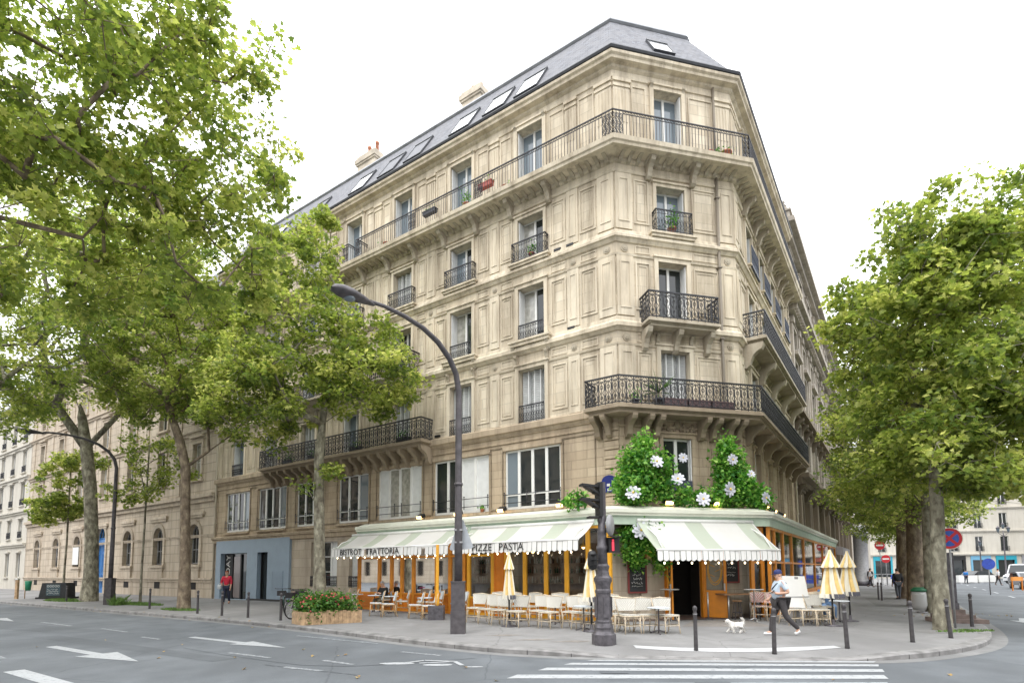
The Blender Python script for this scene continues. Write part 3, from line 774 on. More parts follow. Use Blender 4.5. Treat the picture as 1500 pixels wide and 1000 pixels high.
# continuous fifth floor railing on the cornice
r_ = MB(); q = ring(.78, 14.6, ENDR - .1); zt = 18.4
def dense(a, b, marks):
    a = Vector(a[:2]); b = Vector(b[:2]); L_ = (b - a).length; u = (b - a) / L_; pos = 0
    for m0, m1_ in marks + [(L_, L_)]:
        if m0 - pos > .2: railrun(r_, a + u * pos, a + u * m0, zt, 1.06, 'plain')
        if m1_ - m0 > .05: railrun(r_, a + u * m0, a + u * m1_, zt, 1.06, 'scroll')
        pos = m1_
LL = (q[1] - q[0]).length
dense(q[1], q[0], [(0, .45), (6.35, 6.85), (10.5, 11.0), (LL - .45, LL)])
dense(q[1], q[2], [(0, .42), ((q[2] - q[1]).length - .3, (q[2] - q[1]).length)])
dense(q[2], q[3], [(0, .4), (4.0, 4.5), (8.0, 8.5)])
dense(FL.P(15.2, .78, 0), FL.P(28.9, .78, 0), [(0, .45), (6.5, 7.0)])
railrun(r_, FL.P(14.6 if 0 else LL - .5, .78, 0), FL.P(LL - .5, .05, 0), zt, 1.06, 'plain'); railrun(r_, FL.P(15.2, .05, 0), FL.P(15.2, .78, 0), zt, 1.06, 'plain')
r_.build('railing', M['iron'], BLD, ORG)
# balconettes
for ci, c in enumerate(COLS):
    for z, h in ((15.12, .88),) + (((11.585, .72),) if c < 10 or c > 23 else ()) + (((8.02, .72),) if (c < 9 or c > 23.2) else ()):
        mb = MB(); d = .26 if z > 15 else .1
        railrun(mb, FL.P(c - HW - (.2 if z > 15 else -.03), d, 0), FL.P(c + HW + (.2 if z > 15 else -.03), d, 0), z, h, 'balconette')
        if z > 15:
            for sg in (-1, 1): railrun(mb, FL.P(c + sg * (HW + .2), .0, 0), FL.P(c + sg * (HW + .2), d, 0), z, h, 'balconette')
        mb.build('balconette', M['iron'], BLD, ORG)
mb = MB(); d = .3
railrun(mb, FC.P(WC - .8, d, 0), FC.P(WC + .8, d, 0), 15.12, .9, 'balconette')
for sg in (-1, 1): railrun(mb, FC.P(WC + sg * .8, 0, 0), FC.P(WC + sg * .8, d, 0), 15.12, .9, 'balconette')
mb.build('balconette', M['iron'], BLD, ORG)
for c in COLR:
    mb = MB(); mb.box(c - .8, c + .8, .0, .34, 15.0, 15.1, FRR); 
    railrun(mb, FRR.P(c - .75, .3, 0), FRR.P(c + .75, .3, 0), 15.12, .9, 'balconette'); mb.build('balconette', M['iron_blue'], BLD, ORG)
mb = MB(); mb.box(1.79, 3.04, -.05, -.0, 4.78, 5.2, FC); mb.build('window_guard', M['iron_blue'], BLD, ORG)
for a, b, n, kd in ENT:      # thin window bars of the entresol
    mb = MB()
    for z in (4.62, 4.98): mb.tube([FL.P(a - .05, .08, z), FL.P(b + .05, .08, z)], .017, 5)
    for s in (a + .0, a + .42 * (b - a), a + .58 * (b - a), b): mb.tube([FL.P(s, .08, 4.5), FL.P(s, .08, 5.06)], .018, 5); mb.ball(FL.P(s, .08, 5.08), .035, 6, 4)
    mb.build('window_guard', M['iron'], BLD, ORG)
# drainpipes
for fr, s, m_ in ((FL, 29.35, 'cream'), (FC, 4.52, 'stone_grey'), (FRR, 13.45, 'cream')):
    mb = MB(); mb.tube([fr.P(s, .1, .0), fr.P(s, .1, 17.9)], .06, 8)
    if fr is FC: mb.tube([fr.P(s, .1, 18.45), fr.P(s, .1, 22.0)], .05, 8)
    for z in range(2, 18, 3): mb.box(s - .09, s + .09, .02, .18, z, z + .06, fr)
    mb.build('drainpipe', mat('pipe paint ' + str(s), (.50, .45, .35) if m_ == 'cream' else (.2, .17, .13), .6), BLD, ORG)
# vents in the string courses
mb = MB()
for s, z in ((2.0, 15.1), (2.0, 11.55), (2.6, 15.1), (9.3, 8.1)): mb.box(s - .16, s + .16, .0, .075, z - .0, z + .1, FL)
mb.build('vent', M['black'], BLD, ORG)

# blue shopfront at the far end of the ground floor
mb = MB()
ops = [(25.2, 28.35, 0.02, 2.95), (22.95, 24.05, .05, 2.95)]
wall(mb, FL, 20.75, 28.95, 0.0, 3.72, .16, ops, .4)
mb.box(20.75, 28.95, .0, .16, 3.72, 3.78, FL); mb.add((FL.P(20.75, .0, 0), FL.P(20.75, .16, 0), FL.P(20.75, .16, 3.72), FL.P(20.75, .0, 3.72)))
SHOP = mb.build('shopfront', M['blue'], BLD, ORG)
mb = MB(); mb.add((FL.P(25.2, -.2, 0), FL.P(28.35, -.2, 0), FL.P(28.35, -.2, 2.95), FL.P(25.2, -.2, 2.95))); mb.add((FL.P(22.95, -.2, 0), FL.P(24.05, -.2, 0), FL.P(24.05, -.2, 2.95), FL.P(22.95, -.2, 2.95)))
mb.build('shop_glass', M['glass'], SHOP, ORG)
mb = MB()
for s in (25.25, 26.3, 26.38, 27.35): mb.box(s, s + .07, -.19, -.12, .02, 2.9, FL)
mb.box(26.42, 27.3, -.185, -.17, .1, 2.75, FL, 1)
mb.box(23.0, 23.05, -.19, -.1, .05, 2.95, FL); mb.box(24.0, 24.05, -.19, -.1, .05, 2.95, FL)
mb.build('shop_door', [M['black'], mat('rosy door glass', (.16, .125, .12), .25, coat=.5)], SHOP, ORG)
mb = MB()
for k in range(12): mb.box(21.35, 22.35, .155, .185, .55 + k * .1, .55 + k * .1 + .075, FL)
panel(mb, FL, 21.3, 22.4, .5, 1.8, .16, .04, .02); mb.build('louvre_panel', M['blue'], SHOP, ORG)
mb = MB(); mb.box(20.75, 25.1, .155, .175, .0, .12, FL); mb.build('plinth', M['black'], SHOP, ORG)

def text(body, size, fr, s, d, z, m_, name='lettering', parent=None, org=None, vertical=False, flip=True, ext=.004, align='CENTER', xs=1):
    """flat lettering on a wall frame (reads left to right as seen from outside)"""
    cu = bpy.data.curves.new(name, 'FONT'); cu.body = body; cu.size = size; cu.extrude = ext; cu.align_x = align; cu.align_y = 'CENTER'; cu.resolution_u = 3
    tmp = bpy.data.objects.new('tmp', cu); COL.objects.link(tmp)
    dg = bpy.context.evaluated_depsgraph_get(); me = bpy.data.meshes.new_from_object(tmp.evaluated_get(dg))
    COL.objects.unlink(tmp); bpy.data.objects.remove(tmp)
    sg = -1 if flip else 1
    for v in me.vertices:
        x, y, k = v.co.x * xs, v.co.y, v.co.z
        if vertical: x, y = -y, x
        p = fr.P(s + sg * x, d + k, z + y)
        v.co = p - Vector(org) if org else p
    me.materials.clear(); me.materials.append(M[m_] if isinstance(m_, str) else m_)
    o = bpy.data.objects.new(name, me); COL.objects.link(o)
    if parent: o.parent = parent
    return o
mb = MB(); mb.box(27.45, 28.3, -.16, -.12, .05, 2.94, FL); SP = mb.build('sign_panel', M['black'], SHOP, ORG)
text('DAY', .66, FL, 27.85, -.11, 2.22, 'chalk', 'lettering', SP, ORG, vertical=True)
# ------------------------------------------------------------------ ground
def groundmat(name, c, var, sc, cracks=False, spots=0.0, rough=.85, patches=None, slabs=None):
    m = bpy.data.materials.new(name); m.use_nodes = True
    nt = m.node_tree; N = nt.nodes; L = nt.links; p = N['Principled BSDF']; p.inputs['Roughness'].default_value = rough; p.inputs['Specular IOR Level'].default_value = .3
    tc = N.new('ShaderNodeTexCoord')
    def nz(scale, det, lo, hi, rough_=.6, st=(1, 1, 1)):
        mp = N.new('ShaderNodeMapping'); mp.inputs['Scale'].default_value = st; mp.inputs['Rotation'].default_value = (0, 0, R(35)); L.new(tc.outputs['Object'], mp.inputs['Vector'])
        n = N.new('ShaderNodeTexNoise'); n.inputs['Scale'].default_value = scale; n.inputs['Detail'].default_value = det; n.inputs['Roughness'].default_value = rough_
        L.new(mp.outputs[0], n.inputs['Vector'])
        r = N.new('ShaderNodeMapRange'); r.inputs[1].default_value = lo; r.inputs[2].default_value = hi; L.new(n.outputs[0], r.inputs[0]); return r.outputs[0]
    def mix(f, a, b, k=1.):
        if k != 1:
            mm = N.new('ShaderNodeMath'); mm.operation = 'MULTIPLY'; mm.inputs[1].default_value = k; L.new(f, mm.inputs[0]); f = mm.outputs[0]
        mx = N.new('ShaderNodeMix'); mx.data_type = 'RGBA'; L.new(f, mx.inputs[0])
        if isinstance(a, tuple): mx.inputs[6].default_value = (*a, 1)
        else: L.new(a, mx.inputs[6])
        if isinstance(b, tuple): mx.inputs[7].default_value = (*b, 1)
        else: L.new(b, mx.inputs[7])
        return mx.outputs[2]
    lo = tuple(x * (1 - var) for x in c); hi = tuple(x * (1 + var) for x in c)
    col = mix(nz(sc, 6, .3, .7), lo, hi)
    col = mix(nz(.35, 3, .42, .62, .5, (1, .35, 1)), col, tuple(x * .68 for x in c), .8)
    col = mix(nz(60, 3, .35, .75), col, tuple(x * .55 for x in c), .45)
    if cracks:
        vo = N.new('ShaderNodeTexVoronoi'); vo.feature = 'DISTANCE_TO_EDGE'; vo.inputs['Scale'].default_value = .22
        mp = N.new('ShaderNodeMapping'); L.new(tc.outputs['Object'], mp.inputs['Vector'])
        n2 = N.new('ShaderNodeTexNoise'); n2.inputs['Scale'].default_value = 1.2; n2.inputs['Detail'].default_value = 5; L.new(tc.outputs['Object'], n2.inputs['Vector'])
        ad = N.new('ShaderNodeMix'); ad.data_type = 'VECTOR'; ad.inputs[0].default_value = .22; L.new(mp.outputs[0], ad.inputs[4]); L.new(n2.outputs['Color'], ad.inputs[5])
        L.new(ad.outputs[1], vo.inputs['Vector'])
        r = N.new('ShaderNodeMapRange'); r.inputs[1].default_value = .0; r.inputs[2].default_value = .0035; r.inputs[3].default_value = 1; r.inputs[4].default_value = 0; L.new(vo.outputs['Distance'], r.inputs[0])
        col = mix(r.outputs[0], col, tuple(x * .4 for x in c), .55)
    if spots:
        v2 = N.new('ShaderNodeTexVoronoi'); v2.inputs['Scale'].default_value = 1.7; L.new(tc.outputs['Object'], v2.inputs['Vector'])
        r = N.new('ShaderNodeMapRange'); r.inputs[1].default_value = .03; r.inputs[2].default_value = .06; r.inputs[3].default_value = 1; r.inputs[4].default_value = 0; L.new(v2.outputs['Distance'], r.inputs[0])
        col = mix(r.outputs[0], col, tuple(x * 1.35 for x in c), spots)
    L.new(col, p.inputs['Base Color'])
    nb = N.new('ShaderNodeTexNoise'); nb.inputs['Scale'].default_value = 90; nb.inputs['Detail'].default_value = 3; L.new(tc.outputs['Object'], nb.inputs['Vector'])
    bp = N.new('ShaderNodeBump'); bp.inputs['Strength'].default_value = .35; bp.inputs['Distance'].default_value = .01; L.new(nb.outputs[0], bp.inputs['Height']); L.new(bp.outputs[0], p.inputs['Normal'])
    return m
M['asphalt'] = groundmat('road asphalt', (.142, .155, .167), .22, 1.1, True)
M['paving'] = groundmat('pavement asphalt', (.258, .255, .252), .15, 1.6, True, .4)
M['patch'] = groundmat('newer asphalt', (.122, .133, .143), .14, 2.0)
M['granite'] = mat('granite kerb', (.215, .21, .205), .8, var=.35, scale=3, bump=.3)
def paintmat():
    m = groundmat('worn road paint', (.56, .57, .57), .10, 3)
    return m
M['paint'] = paintmat()
def wornpaint(name, keep):
    m = bpy.data.materials.new(name); m.use_nodes = True
    nt = m.node_tree; N = nt.nodes; L = nt.links; p = N['Principled BSDF']; p.inputs['Roughness'].default_value = .75
    tc = N.new('ShaderNodeTexCoord'); n = N.new('ShaderNodeTexNoise'); n.inputs['Scale'].default_value = 9; n.inputs['Detail'].default_value = 8; n.inputs['Roughness'].default_value = .75
    L.new(tc.outputs['Object'], n.inputs['Vector'])
    r = N.new('ShaderNodeMapRange'); r.inputs[1].default_value = keep; r.inputs[2].default_value = keep + .10; L.new(n.outputs[0], r.inputs[0])
    mx = N.new('ShaderNodeMix'); mx.data_type = 'RGBA'; mx.inputs[6].default_value = (.36, .375, .385, 1); mx.inputs[7].default_value = (.165, .178, .19, 1); L.new(r.outputs[0], mx.inputs[0]); L.new(mx.outputs[2], p.inputs['Base Color'])
    return m
M['paint_worn'] = wornpaint('road paint worn', .53); M['paint_faint'] = wornpaint('road paint nearly gone', .41)

RZ = -.12
def tile_sheet(name, x0, x1, y0, y1, z, m_):
    mb = MB(); mb.add((V(x0, y0, z), V(x1, y0, z), V(x1, y1, z), V(x0, y1, z))); o = mb.build(name, m_); o['kind'] = 'structure'; return o
tile_sheet('road', -900, 900, -400, 1200, RZ, M['asphalt'])
# kerb line (outer edge) from far left to far right, plan metres
KERB = [(-140, 108.5), (-60, 54.6), (-33.94, 36.6), (-26.27, 31.5), (-18.95, 26.6), (-14.06, 23.4), (-10.34, 20.84), (-7.11, 18.4), (-5.09, 16.75), (-2.65, 14.6), (-.81, 13.2), (.14, 12.69), (1.1, 12.33), (2.1, 12.12), (2.86, 11.95), (4.21, 11.76), (5.6, 11.66), (6.6, 11.56), (7.4, 11.54), (8.3, 11.75), (9.69, 12.41), (11.01, 13.28), (12.33, 14.55), (13.9, 16.5), (15.64, 18.95), (17.62, 21.9), (20.4, 25.9), (60, 83.2), (130, 184.3)]
def smooth_line(pts, it=2):
    for _ in range(it):
        q = [pts[0]]
        for a, b in zip(pts, pts[1:]):
            if math.dist(a, b) > 12: q += [b] if b is pts[-1] else [a, b]; continue
            q += [(a[0] * .75 + b[0] * .25, a[1] * .75 + b[1] * .25), (a[0] * .25 + b[0] * .75, a[1] * .25 + b[1] * .75)]
        pts = [p for i, p in enumerate(q) if i == 0 or math.dist(p, q[i - 1]) > .05]
    return pts
KERB = smooth_line(KERB)
def off_line(pts, d):
    out = []
    for i, p in enumerate(pts):
        a = pts[max(0, i - 1)]; b = pts[min(len(pts) - 1, i + 1)]
        t = Vector((b[0] - a[0], b[1] - a[1])).normalized()
        out.append((p[0] - t.y * d, p[1] + t.x * d))
    return out
def drop(p):           # kerb is lowered at the crossing
    x = p[0]
    k = max(0., min(1., (x - .8) / 1.4)) * max(0., min(1., (7.9 - x) / 1.2))
    if p[1] > 20: k = 0
    return -.095 * k
K1, K2 = off_line(KERB, .28), off_line(KERB, 1.15)
mb = MB()
for i in range(len(KERB) - 1):
    za, zb = drop(KERB[i]), drop(KERB[i + 1])
    P = lambda q, z: V(q[0], q[1], z)
    mb.add((P(KERB[i], RZ - .1), P(KERB[i + 1], RZ - .1), P(KERB[i + 1], zb - .025), P(KERB[i], za - .025)))
    e0, e1 = off_line(KERB, .04)[i], off_line(KERB, .04)[i + 1]
    mb.add((P(KERB[i], za - .025), P(KERB[i + 1], zb - .025), P(e1, zb + .006), P(e0, za + .006)))
    mb.add((P(e0, za + .006), P(e1, zb + .006), P(K1[i + 1], zb + .006), P(K1[i], za + .006)))
    mb.add((P(K1[i], za + .006), P(K1[i + 1], zb + .006), P(K1[i + 1], zb - .1), P(K1[i], za - .1)))
o = mb.build('kerb', M['granite']); o['kind'] = 'structure'
# joints between kerb stones
mb = MB(); acc = 0
for i in range(len(KERB) - 1):
    L_ = math.dist(KERB[i], KERB[i + 1]); u = Vector((KERB[i + 1][0] - KERB[i][0], KERB[i + 1][1] - KERB[i][1], 0)) / max(L_, 1e-6); n = Vector((-u.y, u.x, 0))
    s = (1.0 - acc % 1.0) % 1.0
    while s < L_ and abs(KERB[i][0]) < 40:
        p = Vector((KERB[i][0], KERB[i][1], 0)) + u * s; z = drop(KERB[i]) * (1 - s / L_) + drop(KERB[i + 1]) * s / L_
        mb.add((p - n * .004 + u * -.008 + V(0, 0, RZ), p - n * .004 + u * .008 + V(0, 0, RZ), p - n * .004 + u * .008 + V(0, 0, z - .02), p - n * .004 - u * .008 + V(0, 0, z - .02)))
        mb.add((p + u * -.008 + V(0, 0, z - .012) , p + u * .008 + V(0, 0, z - .012), p + n * .28 + u * .008 + V(0, 0, z + .0105), p + n * .28 - u * .008 + V(0, 0, z + .0105)))
        s += 1.0
    acc += L_
o = mb.build('kerb_joints', M['black']); o['kind'] = 'structure'
mb = MB()
for i in range(len(KERB) - 1):
    za, zb = drop(KERB[i]), drop(KERB[i + 1])
    mb.add((V(*K1[i], za + .002), V(*K1[i + 1], zb + .002), V(*K2[i + 1], 0), V(*K2[i], 0)))
mb.add([V(p[0], p[1], 0) for p in K2] + [V(130, 300, 0), V(-140, 300, 0)])
o = mb.build('pavement', M['paving']); o['kind'] = 'structure'
# dropped-kerb asphalt strip, gutter stones
mb = MB(); KO = off_line(KERB, -.32)
for i in range(len(KERB) - 1):
    if abs(KERB[i][0]) < 45: mb.add((V(*KO[i], RZ + .004), V(*KO[i + 1], RZ + .004), V(*KERB[i + 1], RZ + .004), V(*KERB[i], RZ + .004)))
o = mb.build('gutter_strip', groundmat('gutter asphalt', (.23, .23, .228), .2, 3)); o['kind'] = 'structure'
# patches of newer or older asphalt
def decal(mb, pts, z): mb.add([V(p[0], p[1], z) for p in pts])
mb = MB()
decal(mb, [(-13.6, 17.0), (-9.2, 14.3), (-6.0, 12.3), (-6.3, 11.9), (-9.6, 13.9), (-14.0, 16.5)], RZ + .003)
decal(mb, [(-24, 25), (-17, 20.4), (-13, 18.3), (-13.8, 17.4), (-18, 19.5), (-25, 24)], RZ + .003)
decal(mb, [(1.6, 10.3), (2.1, 10.3), (2.1, 10.55), (1.6, 10.55)], RZ + .009); decal(mb, [(3.9, 10.75), (4.5, 10.8), (4.5, 11.0), (3.9, 10.95)], RZ + .009)
decal(mb, [(3.0, 9.25), (3.6, 9.3), (3.55, 9.55), (3.0, 9.5)], RZ + .009); decal(mb, [(2.2, 8.6), (2.8, 8.65), (2.8, 8.85), (2.2, 8.8)], RZ + .009)
o = mb.build('road_patches', M['patch']); o['kind'] = 'structure'
mb = MB()
decal(mb, [(6.3, 16.3), (7.7, 16.3), (7.9, 16.95), (6.4, 16.95)], .004); decal(mb, [(11.2, 15.2), (11.9, 15.1), (12.0, 15.7), (11.2, 15.8)], .004)
decal(mb, [(16.9, 26.2), (18.9, 26.0), (23.6, 33.4), (21.0, 33.6)], .004)
o = mb.build('pavement_patches', groundmat('dark pavement patch', (.215, .21, .205), .2, 2)); o['kind'] = 'structure'
mb = MB()
decal(mb, [(5.2, 17.4), (8.0, 17.2), (8.0, 19.4), (6.2, 19.4)], .004)
for (x, y) in ((.5, 14.4), (1.4, 14.0), (-.3, 15.4)):
    decal(mb, [(x - .5, y - .1), (x + .2, y - .22), (x + .6, y + .05), (x + .1, y + .18)], .004)
o = mb.build('pavement_patches', groundmat('brown pavement stain', (.255, .235, .215), .3, 4)); o['kind'] = 'structure'
# crossing
mb = MB()
def lerp(a, b, t): return (a[0] + (b[0] - a[0]) * t, a[1] + (b[1] - a[1]) * t)
stripes = [((1.46, 11.80), (7.3, 11.42)), ((.96, 11.40), (7.1, 11.0)), ((.42, 10.82), (6.83, 10.45)), ((-.16, 10.08), (6.48, 9.85)), ((-.68, 9.3), (6.11, 9.2)), ((-1.2, 8.5), (5.73, 8.5)), ((-1.7, 7.8), (5.4, 7.8))]
for (a, b), wd in zip(stripes, (.13, .22, .28, .34, .36, .36, .36)):
    decal(mb, [(a[0] + .05, a[1] - wd / 2), (b[0] - .1, b[1] - wd / 2), (b[0] + .04, b[1] + wd / 2), (a[0] + .24, a[1] + wd / 2)], RZ + .006)
o = mb.build('crosswalk_stripes', M['paint_worn']); o['kind'] = 'structure'
mb = MB(); 
def pav_z(x, y):
    best, z = 1e9, 0
    for i in range(len(KERB) - 1):
        ax, ay = KERB[i]; bx, by = KERB[i + 1]; L2 = (bx - ax) ** 2 + (by - ay) ** 2
        t = max(0, min(1, ((x - ax) * (bx - ax) + (y - ay) * (by - ay)) / L2)); dd = math.hypot(x - ax - (bx - ax) * t, y - ay - (by - ay) * t)
        if dd < best: best, z = dd, drop(KERB[i]) * (1 - t) + drop(KERB[i + 1]) * t
    return z * (1 - max(0, min(1, (best - .28) / .87)))
edge = [(2.8, 13.04), (3.3, 12.83), (3.8, 12.69), (4.5, 12.58), (5.25, 12.52), (5.9, 12.54), (6.49, 12.6), (7.3, 12.76)]
W_ = lambda p, q: V(p[0], p[1] + q, pav_z(p[0], p[1] + q) + .007)
for a, b in zip(edge, edge[1:]): mb.add((W_(a, -.15), W_(b, -.15), W_(b, .0), W_(a, .0))); mb.add((W_(a, .0), W_(b, .0), W_(b, .15), W_(a, .15)))
o = mb.build('white_warning_strip', M['paint']); o['kind'] = 'structure'
# lane arrows, dashes, bicycle symbol
def ftl(s, d): p = FL.P(s, d, 0); return (p.x, p.y)
mb = MB()
def arrow(tail, tip, w, hw, hl, z=RZ + .006):
    a = Vector(tail); b = Vector(tip); u = (b - a).normalized(); n = Vector((-u.y, u.x)); h = b - u * hl
    decal(mb, [a - n * w, h - n * w, h - n * hw, b, h + n * hw, h + n * w, a + n * w], z)
arrow((-9.3, 16.4), (-5.6, 14.0), .11, .34, 1.9); arrow((-11.8, 14.5), (-7.9, 12.0), .12, .42, 2.0); arrow((-24.5, 25.6), (-19.5, 22.1), .13, .34, 2.4)
arrow((18.9, 20.9), (17.4, 19.2), .14, .4, .9)
o = mb.build('lane_arrows', M['paint_worn']); o['kind'] = 'structure'
mb = MB()
def dash(a, b, w, z=RZ + .006):
    a = Vector(a); b = Vector(b); u = (b - a).normalized(); n = Vector((-u.y, u.x)); decal(mb, [a - n * w, b - n * w, b + n * w, a + n * w], z)
dash((-9.6, 10.95), (-7.0, 9.2), .16); dash((-13.5, 13.6), (-10.9, 11.9), .15)
for k in range(9):
    x0 = 15.9 + 2.6 * k * 1.6; y0 = 17.2 + 3.75 * k * 1.6
    if k > 1: dash((x0 + 3, y0), (x0 + 3 + 1.4, y0 + 2.0), .07)
o = mb.build('lane_dashes', M['paint_worn']); o['kind'] = 'structure'
mb = MB()
for a, b in (((-13.8, 19.0), (-12.2, 17.9)), ((-6.6, 13.2), (-5.3, 12.4)), ((-4.0, 12.0), (-3.2, 11.45)), ((-4.5, 11.2), (-3.6, 10.75)), ((-6.3, 16.6), (-3.5, 14.7)), ((-18, 21.6), (-15.6, 20)), ((-2.6, 13.2), (-1.6, 12.6)), ((-10.8, 16.5), (-9.9, 15.9)), ((-12, 13.1), (-11.2, 12.5))): dash(a, b, .06)
o = mb.build('faded_lines', M['paint_faint']); o['kind'] = 'structure'
mb = MB()
def disc(cx, cy, r, r2, n=16): decal(mb, [(cx + r * math.cos(2 * math.pi * i / n), cy + r2 * math.sin(2 * math.pi * i / n)) for i in range(n)], RZ + .006)
disc(-2.35, 11.55, .36, .13); disc(-1.5, 11.35, .3, .12); disc(-.75, 11.1, .18, .06)
for a, b in (((-2.2, 11.6), (-1.85, 11.9)), ((-1.85, 11.9), (-1.2, 11.75)), ((-1.9, 11.55), (-1.3, 11.7)), ((-1.2, 11.75), (-1.0, 11.25))): dash(a, b, .05, RZ + .010)
o = mb.build('bicycle_symbol', M['paint_worn']); o['kind'] = 'structure'
# long crack sealed with tar
mb = MB()
pts = [(-8.2, 14.1), (-6.7, 13.0), (-5.2, 12.0), (-4.2, 11.4), (-3.2, 11.25), (-2.0, 11.6), (-.8, 12.2)]
for a, b in zip(pts, pts[1:]): dash(a, b, .022, RZ + .005)
for k in range(7): dash((-5.0 + .32 * k, 11.5 - .17 * k), (-4.75 + .32 * k, 11.33 - .17 * k), .03, RZ + .0055)
o = mb.build('tar_lines', M['patch']); o['kind'] = 'structure'
# ------------------------------------------------------------------ NEIGHBOURING BUILDINGS
def arched_wall(mb, fr, s0, s1, z0, z1, arches, depth=.35, m=0):
    """wall with round-headed openings (c, half width, z sill, z spring)"""
    xs = [s0]
    for c, hw, zb, zs in arches: xs += [c - hw, c + hw]
    xs.append(s1)
    def q(a, b, za, zb):
        if b - a > 1e-4 and zb - za > 1e-4: mb.add((fr.P(a, 0, za), fr.P(b, 0, za), fr.P(b, 0, zb), fr.P(a, 0, zb)), ((a, za), (b, za), (b, zb), (a, zb)), m)
    for i in range(0, len(xs) - 1, 2): q(xs[i], xs[i + 1], z0, z1)
    for c, hw, zb, zs in arches:
        q(c - hw, c + hw, z0, zb)
        n = 12; pts = [(c + hw * math.cos(math.pi * (1 - k / n)), zs + hw * math.sin(math.pi * (1 - k / n))) for k in range(n + 1)]
        for (a, za), (b, zb2) in zip(pts, pts[1:]):
            mb.add((fr.P(a, 0, za), fr.P(b, 0, zb2), fr.P(b, 0, z1), fr.P(a, 0, z1)), ((a, za), (b, zb2), (b, z1), (a, z1)), m)
            mb.add((fr.P(a, 0, za), fr.P(a, -depth, za), fr.P(b, -depth, zb2), fr.P(b, 0, zb2)), ((0, za), (depth, za), (depth, zb2), (0, zb2)), m)
        for s in (c - hw, c + hw): mb.add((fr.P(s, 0, zb), fr.P(s, -depth, zb), fr.P(s, -depth, zs), fr.P(s, 0, zs)), ((0, zb), (depth, zb), (depth, zs), (0, zs)), m)
        mb.add((fr.P(c - hw, 0, zb), fr.P(c + hw, 0, zb), fr.P(c + hw, -depth, zb), fr.P(c - hw, -depth, zb)), ((0, 0), (1, 0), (1, .3), (0, .3)), m)

def arched_window(parent, org, fr, c, hw, zb, zs, depth=.3, mats=('grey', 'glass'), name='window', bars=3):
    f = MB(); n = 12; e = -depth
    pts = [(c - hw, zb), (c - hw, zs)] + [(c + hw * math.cos(math.pi * (1 - k / n)), zs + hw * math.sin(math.pi * (1 - k / n))) for k in range(1, n)] + [(c + hw, zs), (c + hw, zb)]
    for (a, za), (b, zb2) in zip(pts, pts[1:]): f.tube([fr.P(a, e + .02, za), fr.P(b, e + .02, zb2)], .06, 4)
    for k in range(1, bars): f.box(c - hw + 2 * hw * k / bars - .03, c - hw + 2 * hw * k / bars + .03, e, e + .05, zb, zs + hw * .75, fr)
    for z in (zb + .05, zb + (zs - zb) * .5, zs): f.box(c - hw, c + hw, e, e + .05, z - .03, z + .03, fr)
    o = f.build(name, M[mats[0]], parent, org)
    p = MB(); p.add([fr.P(a, e + .012, z) for a, z in pts], [(a, z) for a, z in pts]); p.build('pane', M[mats[1]], o, org)
    return o

def body(mb, fr, s0, s1, z1, deep=11, m=0, roofm=1, rh=2.5, mans=True):
    """side walls and mansard roof behind a facade sheet"""
    for s in (s0, s1):
        mb.add((fr.P(s, 0, -.1), fr.P(s, -deep, -.1), fr.P(s, -deep, z1), fr.P(s, 0, z1)), ((0, 0), (deep, 0), (deep, z1), (0, z1)), m)
    mb.add((fr.P(s0, -deep, -.1), fr.P(s1, -deep, -.1), fr.P(s1, -deep, z1), fr.P(s0, -deep, z1)), None, m)
    mb.add((fr.P(s0, -.4, -.1), fr.P(s1, -.4, -.1), fr.P(s1, -.4, z1), fr.P(s0, -.4, z1)), None, 2)
def mansard(parent, org, fr, s0, s1, z0, h=2.8, deep=11, run=1.6, key='slate'):
    mb = MB(); P = fr.P
    mb.add((P(s0, .3, z0), P(s1, .3, z0), P(s1, -run, z0 + h), P(s0, -run, z0 + h)), ((s0, 0), (s1, 0), (s1, 3.3), (s0, 3.3)))
    mb.add((P(s0, -run, z0 + h), P(s1, -run, z0 + h), P(s1, -deep, z0 + h + .4), P(s0, -deep, z0 + h + .4)), None, 1)
    for s in (s0, s1): mb.add((P(s, .3, z0), P(s, -run, z0 + h), P(s, -deep, z0 + h + .4), P(s, -deep, z0)), None, 1)
    mb.add((P(s0, .3, z0), P(s1, .3, z0), P(s1, -deep, z0), P(s0, -deep, z0)), None, 1)
    return mb.build('roof', [M[key], M['zinc']], parent, org)
def course(mb, fr, s0, s1, z, h, proj, m=0):
    mb.box(s0, s1, -.02, proj * .5, z - h, z - h * .45, fr, m, 'k'); mb.box(s0, s1, -.02, proj, z - h * .45, z, fr, m, 'k')

# left neighbour: cream building with round-arched ground floor and blue doorway
S0, S1 = 29.56, 68.5
NB = thing('arcaded_building', 'cream stone building with round arched ground floor windows and bright blue doorway', 'building', tuple(FL.P(S0, 0, 0)))
o_nb = tuple(FL.P(S0, 0, 0))
cs = [32.25 + 5.42 * k for k in range(7)]
arches = []
for k, c in enumerate(cs):
    arches.append((c, .78, 2.3, 4.35) if k != 3 else (c, 1.0, 0.02, 4.7))
mb = MB()
arched_wall(mb, FL, S0, S1, -.15, 6.6, arches)
TOPF = [(8.3, 10.9), (12.6, 15.0), (16.6, 18.8)]
ops = [(c - .62, c + .62, a, b) for c in cs for a, b in TOPF]
wall(mb, FL, S0, S1, 6.6, 21.5, 0, ops, .34)
mb2 = MB(); body(mb2, FL, S0, S1, 21.5)
mb.build('facade', M['stone_nb'], NB, o_nb); mb2.build('core', [M['stone_nb'], M['slate'], M['dark']], NB, o_nb)
mb = MB()
